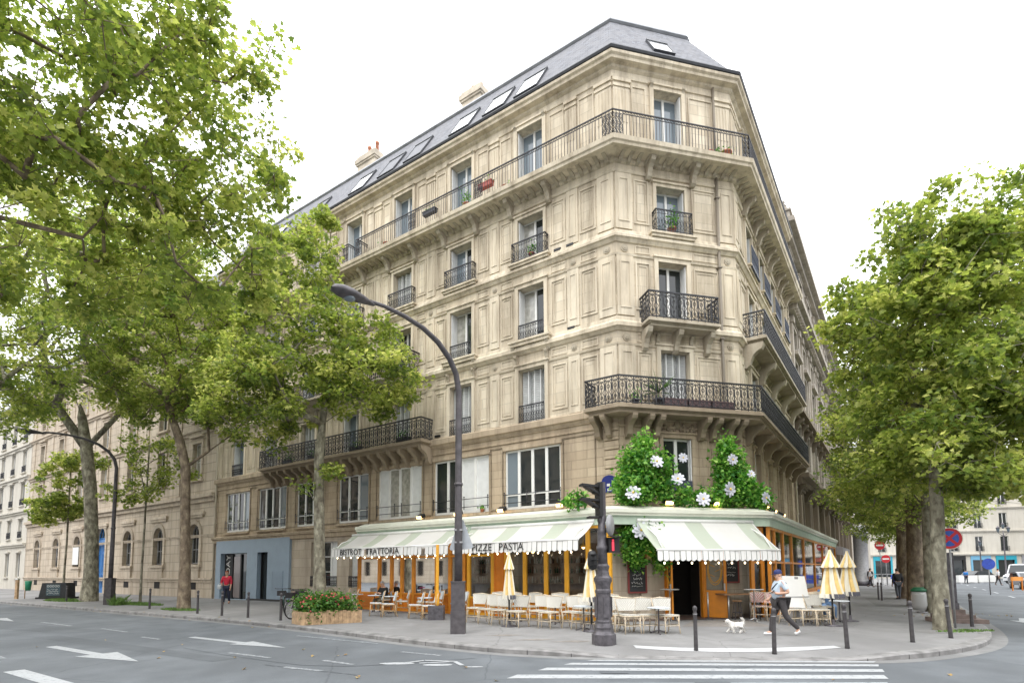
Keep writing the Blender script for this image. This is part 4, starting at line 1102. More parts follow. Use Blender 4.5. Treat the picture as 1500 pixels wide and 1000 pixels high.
course(mb, FL, S0, S1, 7.15, .55, .34); course(mb, FL, S0, S1, 1.35, .3, .14); course(mb, FL, S0, S1, 11.9, .4, .26); course(mb, FL, S0, S1, 16.0, .35, .22); course(mb, FL, S0, S1, 21.6, .7, .55); course(mb, FL, S0, S1, 4.35, .2, .08)
for k, c in enumerate(cs):
    a = arches[k]; n = 12; w = .3
    for j in range(n):
        t0, t1 = math.pi * j / n, math.pi * (j + 1) / n
        q = [FL.P(c + r_ * math.cos(t), .0, a[3] + r_ * math.sin(t)) for r_, t in ((a[1], t0), (a[1] + w, t0), (a[1] + w, t1), (a[1], t1))]
        mb.prism(q, FL.n * .09)
    for sg in (-1, 1): mb.box(c + sg * (a[1] + w / 2) - w / 2, c + sg * (a[1] + w / 2) + w / 2, -.02, .085, a[2], a[3], FL, 0, 'k')
    mb.box(c - 1.35, c + 1.35, -.02, .16, 5.75, 5.95, FL, 0, 'k'); mb.box(c - 1.2, c + 1.2, -.02, .1, 5.55, 5.75, FL, 0, 'k')
    if k != 3: mb.box(c - 1.15, c + 1.15, -.02, .22, 2.1, 2.28, FL, 0, 'k'); mb.box(c - .95, c + .95, -.02, .12, 1.36, 2.1, FL, 0, 'k')
    for z0, z1 in TOPF:
        surround(mb, FL, c - .62, c + .62, z0, z1, .2, .1); mb.box(c - .95, c + .95, -.02, .2, z0 - .16, z0 - .02, FL, 0, 'k')
        mb.box(c - .95, c + .95, -.02, .24, z1 + .42, z1 + .56, FL, 0, 'k')
    for z0, z1 in ((7.3, 11.4), (12.0, 15.6), (16.1, 20.8)):
        mb.box(c + 2.45, c + 2.97, -.02, .07, z0, z1, FL, 0, 'k')
mb.build('mouldings', M['stone_nb'], NB, o_nb)
for k, c in enumerate(cs):
    if k != 3:
        arched_window(NB, o_nb, FL, c, .74, 2.34, 4.35)
        mb = MB(); mb.box(c - .45, c + .45, .0, .012, .55, 1.12, FL); mb.build('cellar_grating', M['dark'], NB, o_nb)
    else:
        f = MB(); f.box(c - .95, c + .95, -.3, -.2, .02, 4.35, FL); 
        for sg in (-1, 1):
            for z0, z1 in ((.4, 1.6), (1.8, 3.4), (3.5, 4.1)): panel(f, FL, c + sg * .48 - .38, c + sg * .48 + .38, z0, z1, -.2, .06, .03)
        f.box(c - 1.0, c + 1.0, -.3, -.12, 4.35, 4.6, FL)
        d = f.build('door', M['bluedoor'], NB, o_nb)
        h = MB(); h.ball(FL.P(c - .08, -.15, 1.2), .05, 8, 6); h.build('door_knob', M['chrome'], d, o_nb)
        arched_window(NB, o_nb, FL, c, .96, 4.6, 4.75, .25, ('bluedoor', 'glass'))
    for q, (z0, z1) in enumerate(TOPF):
        window(NB, o_nb, FL, c - .62, c + .62, z0, z1, .28, 2, kind='cc' if (k + q) % 3 == 0 else 'gg', rows=2)
mb = MB(); mb.box(cs[4] - .7, cs[4] + .7, .1, .13, 2.5, 4.1, FL); mb.build('blind', M['white'], NB, o_nb)
mansard(NB, o_nb, FL, S0, S1, 21.6, 3.2)
# white building beyond it
S2, S3 = 68.6, 118
WB = thing('white_building', 'white painted apartment block with tall narrow windows at the far end of the street', 'building', tuple(FL.P(S2, 0, 0))); o_wb = tuple(FL.P(S2, 0, 0))
cs = [70.9 + 3.9 * k for k in range(12)]
fl = [(1.3, 3.9), (5.6, 7.6), (9.2, 11.7), (12.9, 15.3), (16.4, 18.5)]
mb = MB(); ops = [(c - .65, c + .65, a, b) for c in cs for a, b in fl]
wall(mb, FL, S2, S3, -.1, 20, 0, ops, .3); mb.build('facade', M['stone_pale'], WB, o_wb)
mb = MB(); body(mb, FL, S2, S3, 20); mb.build('core', [M['stone_pale'], M['slate'], M['dark']], WB, o_wb)
mb = MB()
for z in (5.0, 8.6, 12.4, 15.9, 20.1): course(mb, FL, S2, S3, z, .4, .3)
for c in cs:
    for a, b in fl: mb.box(c - .9, c + .9, -.02, .2, b + .1, b + .25, FL, 0, 'k'); mb.box(c - .85, c + .85, -.02, .18, a - .14, a - .02, FL, 0, 'k')
mb.build('mouldings', M['stone_pale'], WB, o_wb)
for c in cs:
    for q, (a, b) in enumerate(fl):
        window(WB, o_wb, FL, c - .65, c + .65, a, b, .26, 2, kind='gc' if (int(c) + q) % 2 else 'gg')
        if q: 
            mb = MB(); railrun(mb, FL.P(c - .65, .06, 0), FL.P(c + .65, .06, 0), a, .7, 'balconette'); mb.build('window_guard', M['iron'], WB, o_wb)
mansard(WB, o_wb, FL, S2, S3, 20.1, 3)

# right neighbour: ornate grey-cream building along the side street
S4, S5 = ENDR + .06, 58.
DB = thing('ornate_building', 'ornate grey cream building with arcaded ground floor down the right hand side street', 'building', tuple(FRR.P(S4, 0, 0))); o_db = tuple(FRR.P(S4, 0, 0))
cs = [16.0 + 4.1 * k for k in range(10)]
cs = [c for c in cs if c + 1.6 < S5]
mb = MB(); arched_wall(mb, FRR, S4, S5, -.1, 7.4, [(c, 1.25, .6, 5.4) for c in cs], .5); mb.build('facade', M['soot'], DB, o_db)
fl = [(8.6, 10.9), (12.0, 15.0), (16.0, 17.2), (20.0, 22.2)]
ops = [(c - .75, c + .75, a, b) for c in cs for a, b in fl]
mb = MB(); wall(mb, FRR, S4, S5, 7.4, 23.6, 0, ops, .4)
for c in cs:
    for a, b in fl: surround(mb, FRR, c - .75, c + .75, a, b, .22, .14)
    mb.box(c - 1.15, c + 1.15, -.02, .4, 15.25, 15.45, FRR, 0, 'k'); mb.prism([FRR.P(c - 1.15, 0, 15.45), FRR.P(c + 1.15, 0, 15.45), FRR.P(c, 0, 15.95)], FRR.n * .36)
    for sg in (-1, 1): mb.box(c + sg * 1.35 - .22, c + sg * 1.35 + .22, -.02, .2, 11.6, 17.6, FRR, 0, 'k'); mb.box(c + sg * 1.35 - .3, c + sg * 1.35 + .3, -.02, .3, 17.2, 17.6, FRR, 0, 'k')
for z, h, p in ((18.6, .9, .85), (23.7, .7, .7), (11.6, .4, .35)): course(mb, FRR, S4, S5, z, h, p)
k = int((S5 - S4) / .5)
for i in range(k): mb.box(S4 + .5 * i + .1, S4 + .5 * i + .32, .2, .6, 17.75, 18.1, FRR, 0, 'kt')
mb.build('facade', M['stone_grey'], DB, o_db)
mb = MB(); course(mb, FRR, S4, S5, 11.55, .45, .62); course(mb, FRR, S4, S5, 7.5, .6, .8); course(mb, FRR, S4, S5, 6.95, .3, .25)
for c in cs:
    for sg in (-1, 1):
        console(mb, FRR, c + sg * 1.0, .3, 11.1, .5, .7, .02); console(mb, FRR, c + sg * 1.75, .3, 6.9, .55, .8, .02)
        mb.box(c + sg * 2.0 - .3, c + sg * 2.0 + .3, -.02, .3, -.1, 6.2, FRR, 0, 'k')
mb.build('mouldings', M['soot'], DB, o_db)
mb = MB(); body(mb, FRR, S4, S5, 23.6); mb.build('core', [M['stone_grey'], M['slate'], M['dark']], DB, o_db)
for c in cs:
    arched_window(DB, o_db, FRR, c, 1.2, .65, 5.4, .4, ('black', 'glass'))
    for a, b in fl: window(DB, o_db, FRR, c - .75, c + .75, a, b, .32, 2, rows=2)
mansard(DB, o_db, FRR, S4, S5, 23.7, 2.4)
mb = MB()
mb.box(S4 + .2, S4 + 1.0, -.3, .4, 23.7, 24.2, FRR); mb.box(S4 + .1, S4 + 1.1, -.4, .5, 24.2, 24.32, FRR); mb.ball(FRR.P(S4 + .6, .05, 24.5), .25, 10, 8); mb.lathe([(.12, 0), (.2, .15), (.06, .35), (.1, .45), (.02, .6)], FRR.P(S4 + .6, .05, 24.6), 10)
mb.build('roof_ornament', M['stone_grey'], DB, o_db)
mb = MB(); mb.prism([FRR.P(52, 0, 8.6), FRR.P(52, 1.3, 8.6), FRR.P(55.5, 1.3, 8.6), FRR.P(55.5, 0, 8.6)], V(0, 0, .3)); bo = mb.build('balcony', M['soot'], DB, o_db)
mb = MB(); mb.box(52.05, 55.45, 1.2, 1.25, 8.9, 9.9, FRR); mb.box(52.03, 52.08, .05, 1.2, 8.9, 9.9, FRR); mb.build('railing', M['iron_blue'], bo, o_db)

# far buildings closing the side street and the square
def far_building(label, o, ang, w, h, m_, floors, bay, shop=None, roof=2.6):
    fr = Fr(o, (math.cos(ang), math.sin(ang)), (math.sin(ang), -math.cos(ang)))
    T = thing('apartment_building', label, 'building', (o[0], o[1], 0)); og = (o[0], o[1], 0)
    fh = (h - 4) / floors
    n = int(w / bay); cs = [(k + .5) * w / n for k in range(n)]
    fl = [(4.6 + fh * k, 4.6 + fh * k + fh * .64) for k in range(floors)]
    mb = MB(); wall(mb, fr, 0, w, -.1, h, 0, [(c - .6, c + .6, a, b) for c in cs for a, b in fl] + [(c - bay * .36, c + bay * .36, .2, 3.1) for c in cs], .3); mb.build('facade', M[m_], T, og)
    mb = MB(); body(mb, fr, 0, w, h); mb.build('core', [M[m_], M['slate'], M['dark']], T, og)
    mb = MB()
    for k in range(floors + 1): course(mb, fr, 0, w, 4.2 + fh * k, .35, .3 if k else .4)
    mb.build('mouldings', M[m_], T, og)
    for c in cs:
        for a, b in fl:
            window(T, og, fr, c - .6, c + .6, a, b, .25, 2, rows=1)
            g = MB(); railrun(g, fr.P(c - .65, .12, 0), fr.P(c + .65, .12, 0), a, .8, 'balconette'); g.build('window_guard', M['iron'], T, og)
    for i, c in enumerate(cs):
        f = MB(); key = shop[i % len(shop)] if shop else 'black'
        f.box(c - bay * .42, c + bay * .42, .0, .14, 3.1, 3.9, fr); f.box(c - bay * .42, c - bay * .34, .0, .12, 0, 3.1, fr); f.box(c + bay * .34, c + bay * .42, .0, .12, 0, 3.1, fr)
        q = f.build('shopfront', M[key], T, og)
        g = MB(); g.add((fr.P(c - bay * .36, -.2, .2), fr.P(c + bay * .36, -.2, .2), fr.P(c + bay * .36, -.2, 3.1), fr.P(c - bay * .36, -.2, 3.1))); g.build('shop_glass', M['glass'], q, og)
    mansard(T, og, fr, 0, w, h + .1, roof)
    return T
M['teal'] = mat('teal shop paint', (.02, .32, .42), .5); M['shopred'] = mat('brick red shop paint', (.36, .10, .06), .5); M['shopblue'] = mat('pale blue awning', (.16, .38, .55), .5)
far_building('pale cream building with a teal shopfront across the square', (64, 100), R(-12), 34, 20, 'stone_pale', 4, 3.6, ['teal', 'grey', 'shopred', 'black', 'shopblue'])
far_building('white building at the frame edge across the square with iron window guards', (88, 76), R(-42), 30, 22, 'stone_pale', 5, 3.4, ['shopblue', 'black', 'shopred'])
far_building('pale stone building closing the tree lined side street', (34, 108), R(4), 27, 19, 'stone_nb', 4, 3.4, ['shopred', 'grey', 'black'])
# blocks on the opposite side of the boulevard (the panes across the street mirror them)
def opposite(label, o, ang, w, h):
    fr = Fr(o, (math.cos(ang), math.sin(ang)), (math.sin(ang), -math.cos(ang)))
    T = thing('apartment_building', label, 'building', (o[0], o[1], 0)); og = (o[0], o[1], 0)
    n = int(w / 4); cs = [(k + .5) * w / n for k in range(n)]
    mb = MB(); wall(mb, fr, 0, w, -.1, h, 0, [(c - .7, c + .7, 1 + 3.5 * k, 3.3 + 3.5 * k) for c in cs for k in range(int(h / 3.6))], .3); mb.build('facade', M['stone_nb'], T, og)
    mb = MB(); body(mb, fr, 0, w, h); mb.build('core', [M['stone_nb'], M['slate'], M['dark']], T, og)
    mb = MB()
    for k in range(int(h / 3.6)): course(mb, fr, 0, w, .4 + 3.5 * (k + 1) + .2, .3, .3)
    mb.build('mouldings', M['stone_nb'], T, og); mansard(T, og, fr, 0, w, h, 3)
opposite('cream apartment block on the opposite side of the boulevard', FL.P(2, 47, 0).xy, R(145.3), 100, 20)
opposite('cream apartment block across the crossroads behind the viewer', FC.P(32, 60, 0).xy, R(193.2), 62, 20)
# ------------------------------------------------------------------ BISTRO TERRACE
TD = {'L': 2.0, 'C': 1.75, 'R': 1.05}
TJ1, TJ2 = isect(FL, TD['L'], FC, TD['C']), isect(FC, TD['C'], FRR, TD['R'])
sLj = (TJ1 - FL.o).dot(FL.u); sCj0 = (TJ1 - FC.o).dot(FC.u); sCj1 = (TJ2 - FC.o).dot(FC.u); sRj = (TJ2 - FRR.o).dot(FRR.u)
LEND, REND = 12.45, 24.0
TER = thing('glazed_terrace', 'orange framed glazed bistro terrace wrapped round the ground floor of the corner building', 'terrace', (TJ1.x, TJ1.y, 0)); TO = (TJ1.x, TJ1.y, 0)
# floor plate, roof sheet and fascia
mb = MB()
pts = [FL.P(LEND, 0, 0), FL.P(LEND, TD['L'], 0), TJ1, TJ2, FRR.P(REND, TD['R'], 0), FRR.P(REND, 0, 0), isect(FC, 0, FRR, 0), isect(FL, 0, FC, 0)]
mb.add([p + V(0, 0, 3.58) for p in pts], None, 1)
def strip(za, zb, o0, o1, m=0):
    q0 = [FL.P(LEND, TD['L'] + o0, 0), isect(FL, TD['L'] + o0, FC, TD['C'] + o0), isect(FC, TD['C'] + o0, FRR, TD['R'] + o0), FRR.P(REND, TD['R'] + o0, 0)]
    q1 = [FL.P(LEND, TD['L'] + o1, 0), isect(FL, TD['L'] + o1, FC, TD['C'] + o1), isect(FC, TD['C'] + o1, FRR, TD['R'] + o1), FRR.P(REND, TD['R'] + o1, 0)]
    for k in range(3): mb.add((q0[k] + V(0, 0, za), q0[k + 1] + V(0, 0, za), q1[k + 1] + V(0, 0, zb), q1[k] + V(0, 0, zb)), None, m)
strip(3.30, 3.56, .10, .10, 2); strip(3.56, 3.60, .10, .2, 2); strip(3.60, 3.66, .2, .2, 0); strip(3.66, 3.70, .2, .26); strip(3.70, 3.82, .26, .26); strip(3.82, 3.84, .26, .12); strip(3.84, 3.98, .12, -.3)
strip(3.3, 3.3, .10, -.15, 2)
for k, (fr, e, dd) in enumerate(((FL, LEND, TD['L']), (FRR, REND, TD['R']))):
    mb.add((fr.P(e, 0, 3.3), fr.P(e, dd + .1, 3.3), fr.P(e, dd + .2, 3.84), fr.P(e, 0, 4.0)))
# lean-to roof up to the wall
for fr, a, b, da in ((FL, sLj, LEND, TD['L']), (FRR, sRj, REND, TD['R']), (FC, sCj0, sCj1, TD['C'])):
    lo = max(a, 0) if fr is not FC else 0; hi = b if fr is not FC else CHAM
    mb.add((fr.P(a, da - .3, 3.98), fr.P(b, da - .3, 3.98), fr.P(hi, .02, 4.02), fr.P(lo, .02, 4.02)), None, 0)
mb.build('fascia', [M['cream'], M['interior'], M['mint']], TER, TO)
mb = MB(); mb.add([p + V(0, 0, .012) for p in pts]); mb.build('terrace_floor', mat('terrace floor tiles', (.12, .085, .07), .6, var=.3, scale=3), TER, TO)

def glazing(fr, d, s0, s1, posts, zsill, ztop=3.3, mid=None, key='orange', pw=.07, sillkey=None, motif=()):
    """one glazed run: frame with pane as sub-part"""
    f = MB()
    for s in posts: f.box(s - pw, s + pw, d - .06, d + .06, 0, ztop, fr)
    ps = sorted(posts)
    for a, b in zip(ps, ps[1:]):
        a += pw; b -= pw
        if zsill > .05:
            f.box(a, b, d - .03, d + .03, 0, zsill, fr, 1); f.box(a, b, d - .05, d + .06, zsill - .05, zsill + .03, fr); f.box(a, b, d - .04, d + .05, .0, .1, fr)
            if b - a > .5: panel(f, fr, a + .06, b - .06, .16, zsill - .12, d + .03, .05, .025, 1)
        f.box(a, b, d - .05, d + .05, ztop - .1, ztop, fr)
        if mid: f.box(a, b, d - .04, d + .04, mid - .04, mid + .04, fr)
    o = f.build('glazing_frame', [M[key], M[sillkey or key]], TER, TO)
    p = MB()
    for a, b in zip(ps, ps[1:]): p.add((fr.P(a + pw, d, zsill), fr.P(b - pw, d, zsill), fr.P(b - pw, d, ztop - .1), fr.P(a + pw, d, ztop - .1)))
    p.build('pane', M['tglass'], o, TO)
    return o
glazing(FL, 2.0, 5.9, LEND, [5.98, 6.75, 7.5, 8.84, 9.55, 10.2, 11.0, 12.38], .78, key='orange', sillkey='orange_deep', mid=2.35)
glazing(FL, 2.0, -.2, 5.9, [sLj + .14, .4, 1.26, 2.12, 3.05, 3.9], .72, key='yellow', sillkey='orange')
glazing(FL, 2.0, 3.9, 5.9, [4.55, 5.75], .7, key='yellow', mid=2.35, sillkey='orange')
# side glazing of the far end, with a broad low panel
SF = Fr(FL.P(LEND - .07, 2.06, 0).xy, (-FL.n.x, -FL.n.y), (FL.u.x, FL.u.y))
glazing(SF, 0, 0, 2.0, [.07, 1.0, 1.93], .75, mid=1.75)
# right-hand glazing along the side street, deep orange joinery
glazing(FRR, TD['R'], sRj, REND, [sRj + .15, -.27, 1.6, 3.81, 7.6, 11.67, 15.8, 19.9, REND - .1], .7, key='orange', mid=2.0, pw=.085)
glazing(FC, 1.5, 4.3, sCj1, [4.42, min(4.95, sCj1 - .1)], .0, key='orange', mid=2.0)
# solid orange fill panels
mb = MB(); mb.box(3.97, 4.48, 1.94, 2.05, 0, 3.3, FL); panel(mb, FL, 4.02, 4.43, .2, 3.1, 2.05, .05, .02); mb.build('panel', M['orange_deep'], TER, TO)
mb = MB(); mb.box(7.6, 8.76, 1.86, 1.985, .8, 3.25, FL); mb.build('pier', M['stone_ground'], TER, TO)
mb = MB(); mb.box(10.3, 10.9, 1.9, 1.97, .8, 3.2, FL); mb.build('panel', M['orange_deep'], TER, TO)
# stone piers of the cut corner, flush with the shopfront, and the double door
mb = MB()
def pier(fr, a, b, d0, d1, z0, z1):
    mb.box(a, b, d0, d1, z0, z1, fr, 0)
pier(FC, sCj0 + .12, 1.15, .02, 1.02, 0, 3.3); pier(FC, 2.75, 4.35, .72, 1.02, 0, 3.3); mb.box(.2, .62, 1.0, 1.1, 0, 3.25, FC); mb.box(.1, .72, 1.0, 1.16, 0, .5, FC); mb.box(.1, .72, 1.0, 1.16, 2.95, 3.1, FC); mb.box(3.5, 3.9, 1.0, 1.1, 0, 3.25, FC)
mb.build('pier', M['stone_ground'], TER, TO)
mb = MB(); mb.box(1.15, 1.27, .94, 1.1, 0, 3.3, FC); mb.box(2.63, 2.75, .94, 1.1, 0, 3.3, FC); mb.box(1.27, 2.63, .94, 1.1, 2.95, 3.3, FC); mb.build('door_frame', M['orange'], TER, TO)
mb = MB()
mb.box(2.80, 4.3, .02, .715, 0, 3.3, FC)  # near-black box beside the pier: doorway shade put into its colour
mb.add((FC.P(1.05, -.9, 0), FC.P(2.95, -.9, 0), FC.P(2.95, -.9, 3.2), FC.P(1.05, -.9, 3.2)))
mb.build('doorway_shade', M['dark'], TER, TO)
def leaf(hx, hd, dirn, w, label=None):
    """glazed door leaf swung open, with a fretted half-round in its glass"""
    a = math.atan2(dirn[1], dirn[0]); u = FC.u * math.cos(a) + FC.n * math.sin(a); n = Vector((u.y, -u.x, 0)); o = FC.P(hx, hd, 0)
    fr = Fr(o.xy, u.xy, n.xy)
    f = MB(); z1 = 2.9
    f.box(0, .09, -.025, .025, .03, z1, fr); f.box(w - .09, w, -.025, .025, .03, z1, fr); f.box(.09, w - .09, -.025, .025, z1 - .1, z1, fr); f.box(.09, w - .09, -.022, .022, .03, .95, fr); f.box(.09, w - .09, -.03, .03, .9, 1.0, fr)
    d = f.build('door', M['orange'], TER, TO)
    g = MB(); g.add((fr.P(.09, 0, 1.0), fr.P(w - .09, 0, 1.0), fr.P(w - .09, 0, z1 - .1), fr.P(.09, 0, z1 - .1))); g.build('pane', M['tglass'], d, TO)
    r_ = MB(); c = w * .5
    for rr in (.42, .36): r_.tube([fr.P(c + rr * .62 * math.cos(t), .0, 1.75 + rr * 1.35 * math.sin(t)) for t in [2 * math.pi * k / 20 for k in range(21)]], .014, 4)
    for k in range(6): r_.tube([fr.P(c, 0, 1.3 + .18 * k), fr.P(c + .2 * (-1) ** k, 0, 1.4 + .18 * k)], .012, 4)
    r_.build('fretwork', M['yellow'], d, TO)
    h = MB(); h.box(w - .08, w - .04, .02, .07, .98, 1.25, fr); h.build('handle', M['chrome'], d, TO)
leaf(1.21, 1.1, (-.25, 1), .70); leaf(2.69, 1.1, (.62, .66), .80)
# warm interior: lamps, back bar
for s, d, z in ((6.5, 1.2, 2.6), (7.4, 1.0, 2.75), (10.3, 1.2, 2.7), (2.6, 1.1, 2.7), (1.0, 1.2, 2.6), (3.4, .9, 2.5)):
    mb = MB(); p = FL.P(s, d, z); mb.lathe([(.02, .3), (.03, .12), (.13, .02), (.14, 0), (.10, -.01)], p, 12); mb.tube([p + V(0, 0, .3), p + V(0, 0, 3.56 - z)], .012, 4); o = mb.build('pendant_lamp', M['yellow'], TER, TO)
    mb = MB(); mb.ball(p + V(0, 0, -.02), .06, 8, 6); mb.build('bulb', M['lamp_warm'], o, TO)
mb = MB()
for s0, s1, h in ((.9, 4.6, 1.1), (5.7, 8, 1.0), (9.8, 12, 1.1)):
    mb.box(s0, s1, -.32, -.2, 0, 3.2, FL); 
    for z in (1.2, 1.6, 2.0): mb.box(s0 + .2, s1 - .2, -.2, -.02, z, z + .03, FL)
mb.build('back_wall', M['interior'], TER, TO)
mb = MB()
for s0, s1 in ((1.1, 4.3), (5.8, 7.8), (9.9, 11.9)):
    s = s0
    while s < s1:
        for z in (1.23, 1.63, 2.03):
            if rnd.random() < .7: mb.lathe([(.035, 0), (.035, .16), (.014, .2), (.014, .27)], FL.P(s, -.1, z), 6, rnd.randrange(3))
        s += .11
mb.build('bottles', [mat('green bottle glass', (.02, .06, .02), .2), mat('brown bottle glass', (.08, .03, .01), .2), mat('clear bottle glass', (.35, .34, .3), .2)], TER, TO)['kind'] = 'stuff'
# carved flower motifs on the low panels
for s in (6.55, 8.45, 9.55):
    mb = MB()
    for k in range(6): t = math.pi * k / 3; mb.tube([FL.P(s, 2.07, .42), FL.P(s + .11 * math.cos(t), 2.07, .42 + .13 * math.sin(t))], .03, 5)
    mb.build('flower_motif', M['cream'], TER, TO)

# ------------------------------------------------------------------ AWNINGS
def awningmat():
    m = bpy.data.materials.new('striped awning canvas'); m.use_nodes = True
    nt = m.node_tree; N = nt.nodes; L = nt.links; p = N['Principled BSDF']; p.inputs['Roughness'].default_value = .85
    uv = N.new('ShaderNodeUVMap'); uv.uv_map = 'UVMap'; sx = N.new('ShaderNodeSeparateXYZ'); L.new(uv.outputs[0], sx.inputs[0])
    dv = N.new('ShaderNodeMath'); dv.operation = 'DIVIDE'; dv.inputs[1].default_value = 2.05; L.new(sx.outputs[0], dv.inputs[0])
    fr = N.new('ShaderNodeMath'); fr.operation = 'FRACT'; L.new(dv.outputs[0], fr.inputs[0])
    lt = N.new('ShaderNodeMath'); lt.operation = 'LESS_THAN'; lt.inputs[1].default_value = .31; L.new(fr.outputs[0], lt.inputs[0])
    mx = N.new('ShaderNodeMix'); mx.data_type = 'RGBA'; mx.inputs[6].default_value = (.85, .85, .82, 1); mx.inputs[7].default_value = (.60, .665, .55, 1); L.new(lt.outputs[0], mx.inputs[0])
    tc = N.new('ShaderNodeTexCoord'); nz = N.new('ShaderNodeTexNoise'); nz.inputs['Scale'].default_value = 1.4; nz.inputs['Detail'].default_value = 5; L.new(tc.outputs['Object'], nz.inputs['Vector'])
    mr = N.new('ShaderNodeMapRange'); mr.inputs[1].default_value = .35; mr.inputs[2].default_value = .8; mr.inputs[3].default_value = 0; mr.inputs[4].default_value = .25; L.new(nz.outputs[0], mr.inputs[0])
    m2 = N.new('ShaderNodeMix'); m2.data_type = 'RGBA'; L.new(mr.outputs[0], m2.inputs[0]); L.new(mx.outputs[2], m2.inputs[6]); m2.inputs[7].default_value = (.58, .56, .48, 1); L.new(m2.outputs[2], p.inputs['Base Color'])
    out = [n for n in N if n.type == 'OUTPUT_MATERIAL'][0]; tl = N.new('ShaderNodeBsdfTranslucent'); L.new(m2.outputs[2], tl.inputs[0]); ms = N.new('ShaderNodeMixShader'); ms.inputs[0].default_value = .42
    L.new(p.outputs[0], ms.inputs[1]); L.new(tl.outputs[0], ms.inputs[2]); L.new(ms.outputs[0], out.inputs[0])
    return m
M['awning'] = awningmat()
def valmat():
    m = bpy.data.materials.new('valance canvas'); m.use_nodes = True
    nt = m.node_tree; N = nt.nodes; L = nt.links; p = N['Principled BSDF']; p.inputs['Roughness'].default_value = .85
    uv = N.new('ShaderNodeUVMap'); uv.uv_map = 'UVMap'; sx = N.new('ShaderNodeSeparateXYZ'); L.new(uv.outputs[0], sx.inputs[0])
    dv = N.new('ShaderNodeMath'); dv.operation = 'DIVIDE'; dv.inputs[1].default_value = .2; L.new(sx.outputs[0], dv.inputs[0])
    fr = N.new('ShaderNodeMath'); fr.operation = 'FRACT'; L.new(dv.outputs[0], fr.inputs[0])
    lt = N.new('ShaderNodeMath'); lt.operation = 'LESS_THAN'; lt.inputs[1].default_value = .1; L.new(fr.outputs[0], lt.inputs[0])
    mx = N.new('ShaderNodeMix'); mx.data_type = 'RGBA'; mx.inputs[6].default_value = (.76, .755, .73, 1); mx.inputs[7].default_value = (.16, .17, .15, 1); L.new(lt.outputs[0], mx.inputs[0]); L.new(mx.outputs[2], p.inputs['Base Color'])
    return m
M['valance'] = valmat()
def awning(label, fr, s0, s1, d0, z0, d1, z1, words=(), flip=True, vh=.38, off=0, slits=()):
    c = fr.P((s0 + s1) / 2, d0, 0); T = thing('awning', label, 'awning', (c.x, c.y, z0), 0, 'striped awnings of the bistro terrace'); og = (c.x, c.y, z0)
    n = 12; ks = max(2, int((s1 - s0) / .5))
    mb = MB()
    def P(s, t):
        sag = -.05 * math.sin(math.pi * t) - .012 * math.sin(math.pi * 2 * (s - s0) / 1.3) ** 2 * math.sin(math.pi * t)
        return fr.P(s, d0 + (d1 - d0) * t, z0 + (z1 - z0) * t + sag)
    for i in range(ks):
        a, b = s0 + (s1 - s0) * i / ks, s0 + (s1 - s0) * (i + 1) / ks
        for j in range(6):
            t, q = j / 6, (j + 1) / 6
            mb.add((P(a, t), P(b, t), P(b, q), P(a, q)), ((a + off, t), (b + off, t), (b + off, q), (a + off, q)), 0, True)
    mb.build('canopy', M['awning'], T, og)
    mb = MB(); w = .2; k = round((s1 - s0) / w); w = (s1 - s0) / k
    for i in range(k):
        a = s0 + w * i; b = a + w
        if any(a - .02 < q < b - .02 for q in slits): continue
        dd = d1 + .012 + .012 * math.sin(i * 1.7)
        mb.add([fr.P(a, dd, z1 - .02), fr.P(b, dd, z1 - .02), fr.P(b, dd + .02, z1 - vh + .05)] + [fr.P(b - w * q, dd + .02, z1 - vh + .05 - .05 * math.sin(math.pi * q)) for q in (.15, .35, .5, .65, .85)] + [fr.P(a, dd + .02, z1 - vh + .05)],
               [(a - s0, 1), (b - s0, 1), (b - s0, 0), (b - s0 - w * .15, 0), (b - s0 - w * .35, 0), (b - s0 - w * .5, 0), (b - s0 - w * .65, 0), (b - s0 - w * .85, 0), (a - s0, 0)])
    for k_ in range(len(slits)): mb.add((fr.P(slits[k_] - .5, d1 + .03, z1 - .01), fr.P(slits[k_] + .5, d1 + .03, z1 - .01), fr.P(slits[k_] + .5, d1 + .03, z1 - .06), fr.P(slits[k_] - .5, d1 + .03, z1 - .06)), ((.05, 1), (.06, 1), (.06, .9), (.05, .9)))
    va = mb.build('valance', M['valance'], T, og)
    mb = MB(); mb.tube([fr.P(s0, d1, z1), fr.P(s1, d1, z1)], .035, 8); mb.tube([fr.P(s0, d0, z0 + .02), fr.P(s1, d0, z0 + .02)], .07, 8)
    for s in (s0 + .25, s1 - .25): mb.tube([fr.P(s, d0, z0 - .12), fr.P(s, (d0 + d1) / 2 + .25, (z0 + z1) / 2 - .05), fr.P(s, d1 - .03, z1 - .03)], .025, 6)
    mb.build('folding_arm', M['white'], T, og)
    for txt, s, sz in words:
        text(txt, sz, fr, s, d1 + .052, z1 - vh * .47, 'black', 'lettering', va, og, flip=flip)
    return T
awning('striped awning lettered BISTROT TRATTORIA over the left part of the terrace', FL, 5.72, 12.75, 2.12, 3.42, 3.3, 2.76, [('BISTROT', 11.4, .37), ('TRATTORIA', 9.38, .37)], slits=(10.5, 6.95))
awning('striped awning lettered PIZZE PASTA beside the tall street lamp', FL, .08, 5.5, 2.12, 3.42, 3.3, 2.76, [('PIZZE', 4.07, .37), ('PASTA', 2.76, .37)], off=1.0)
awning('plain striped awning over the open double door of the cut corner', FC, -.28, 4.25, 1.87, 3.42, 3.25, 2.38, [], False, .36, .55)
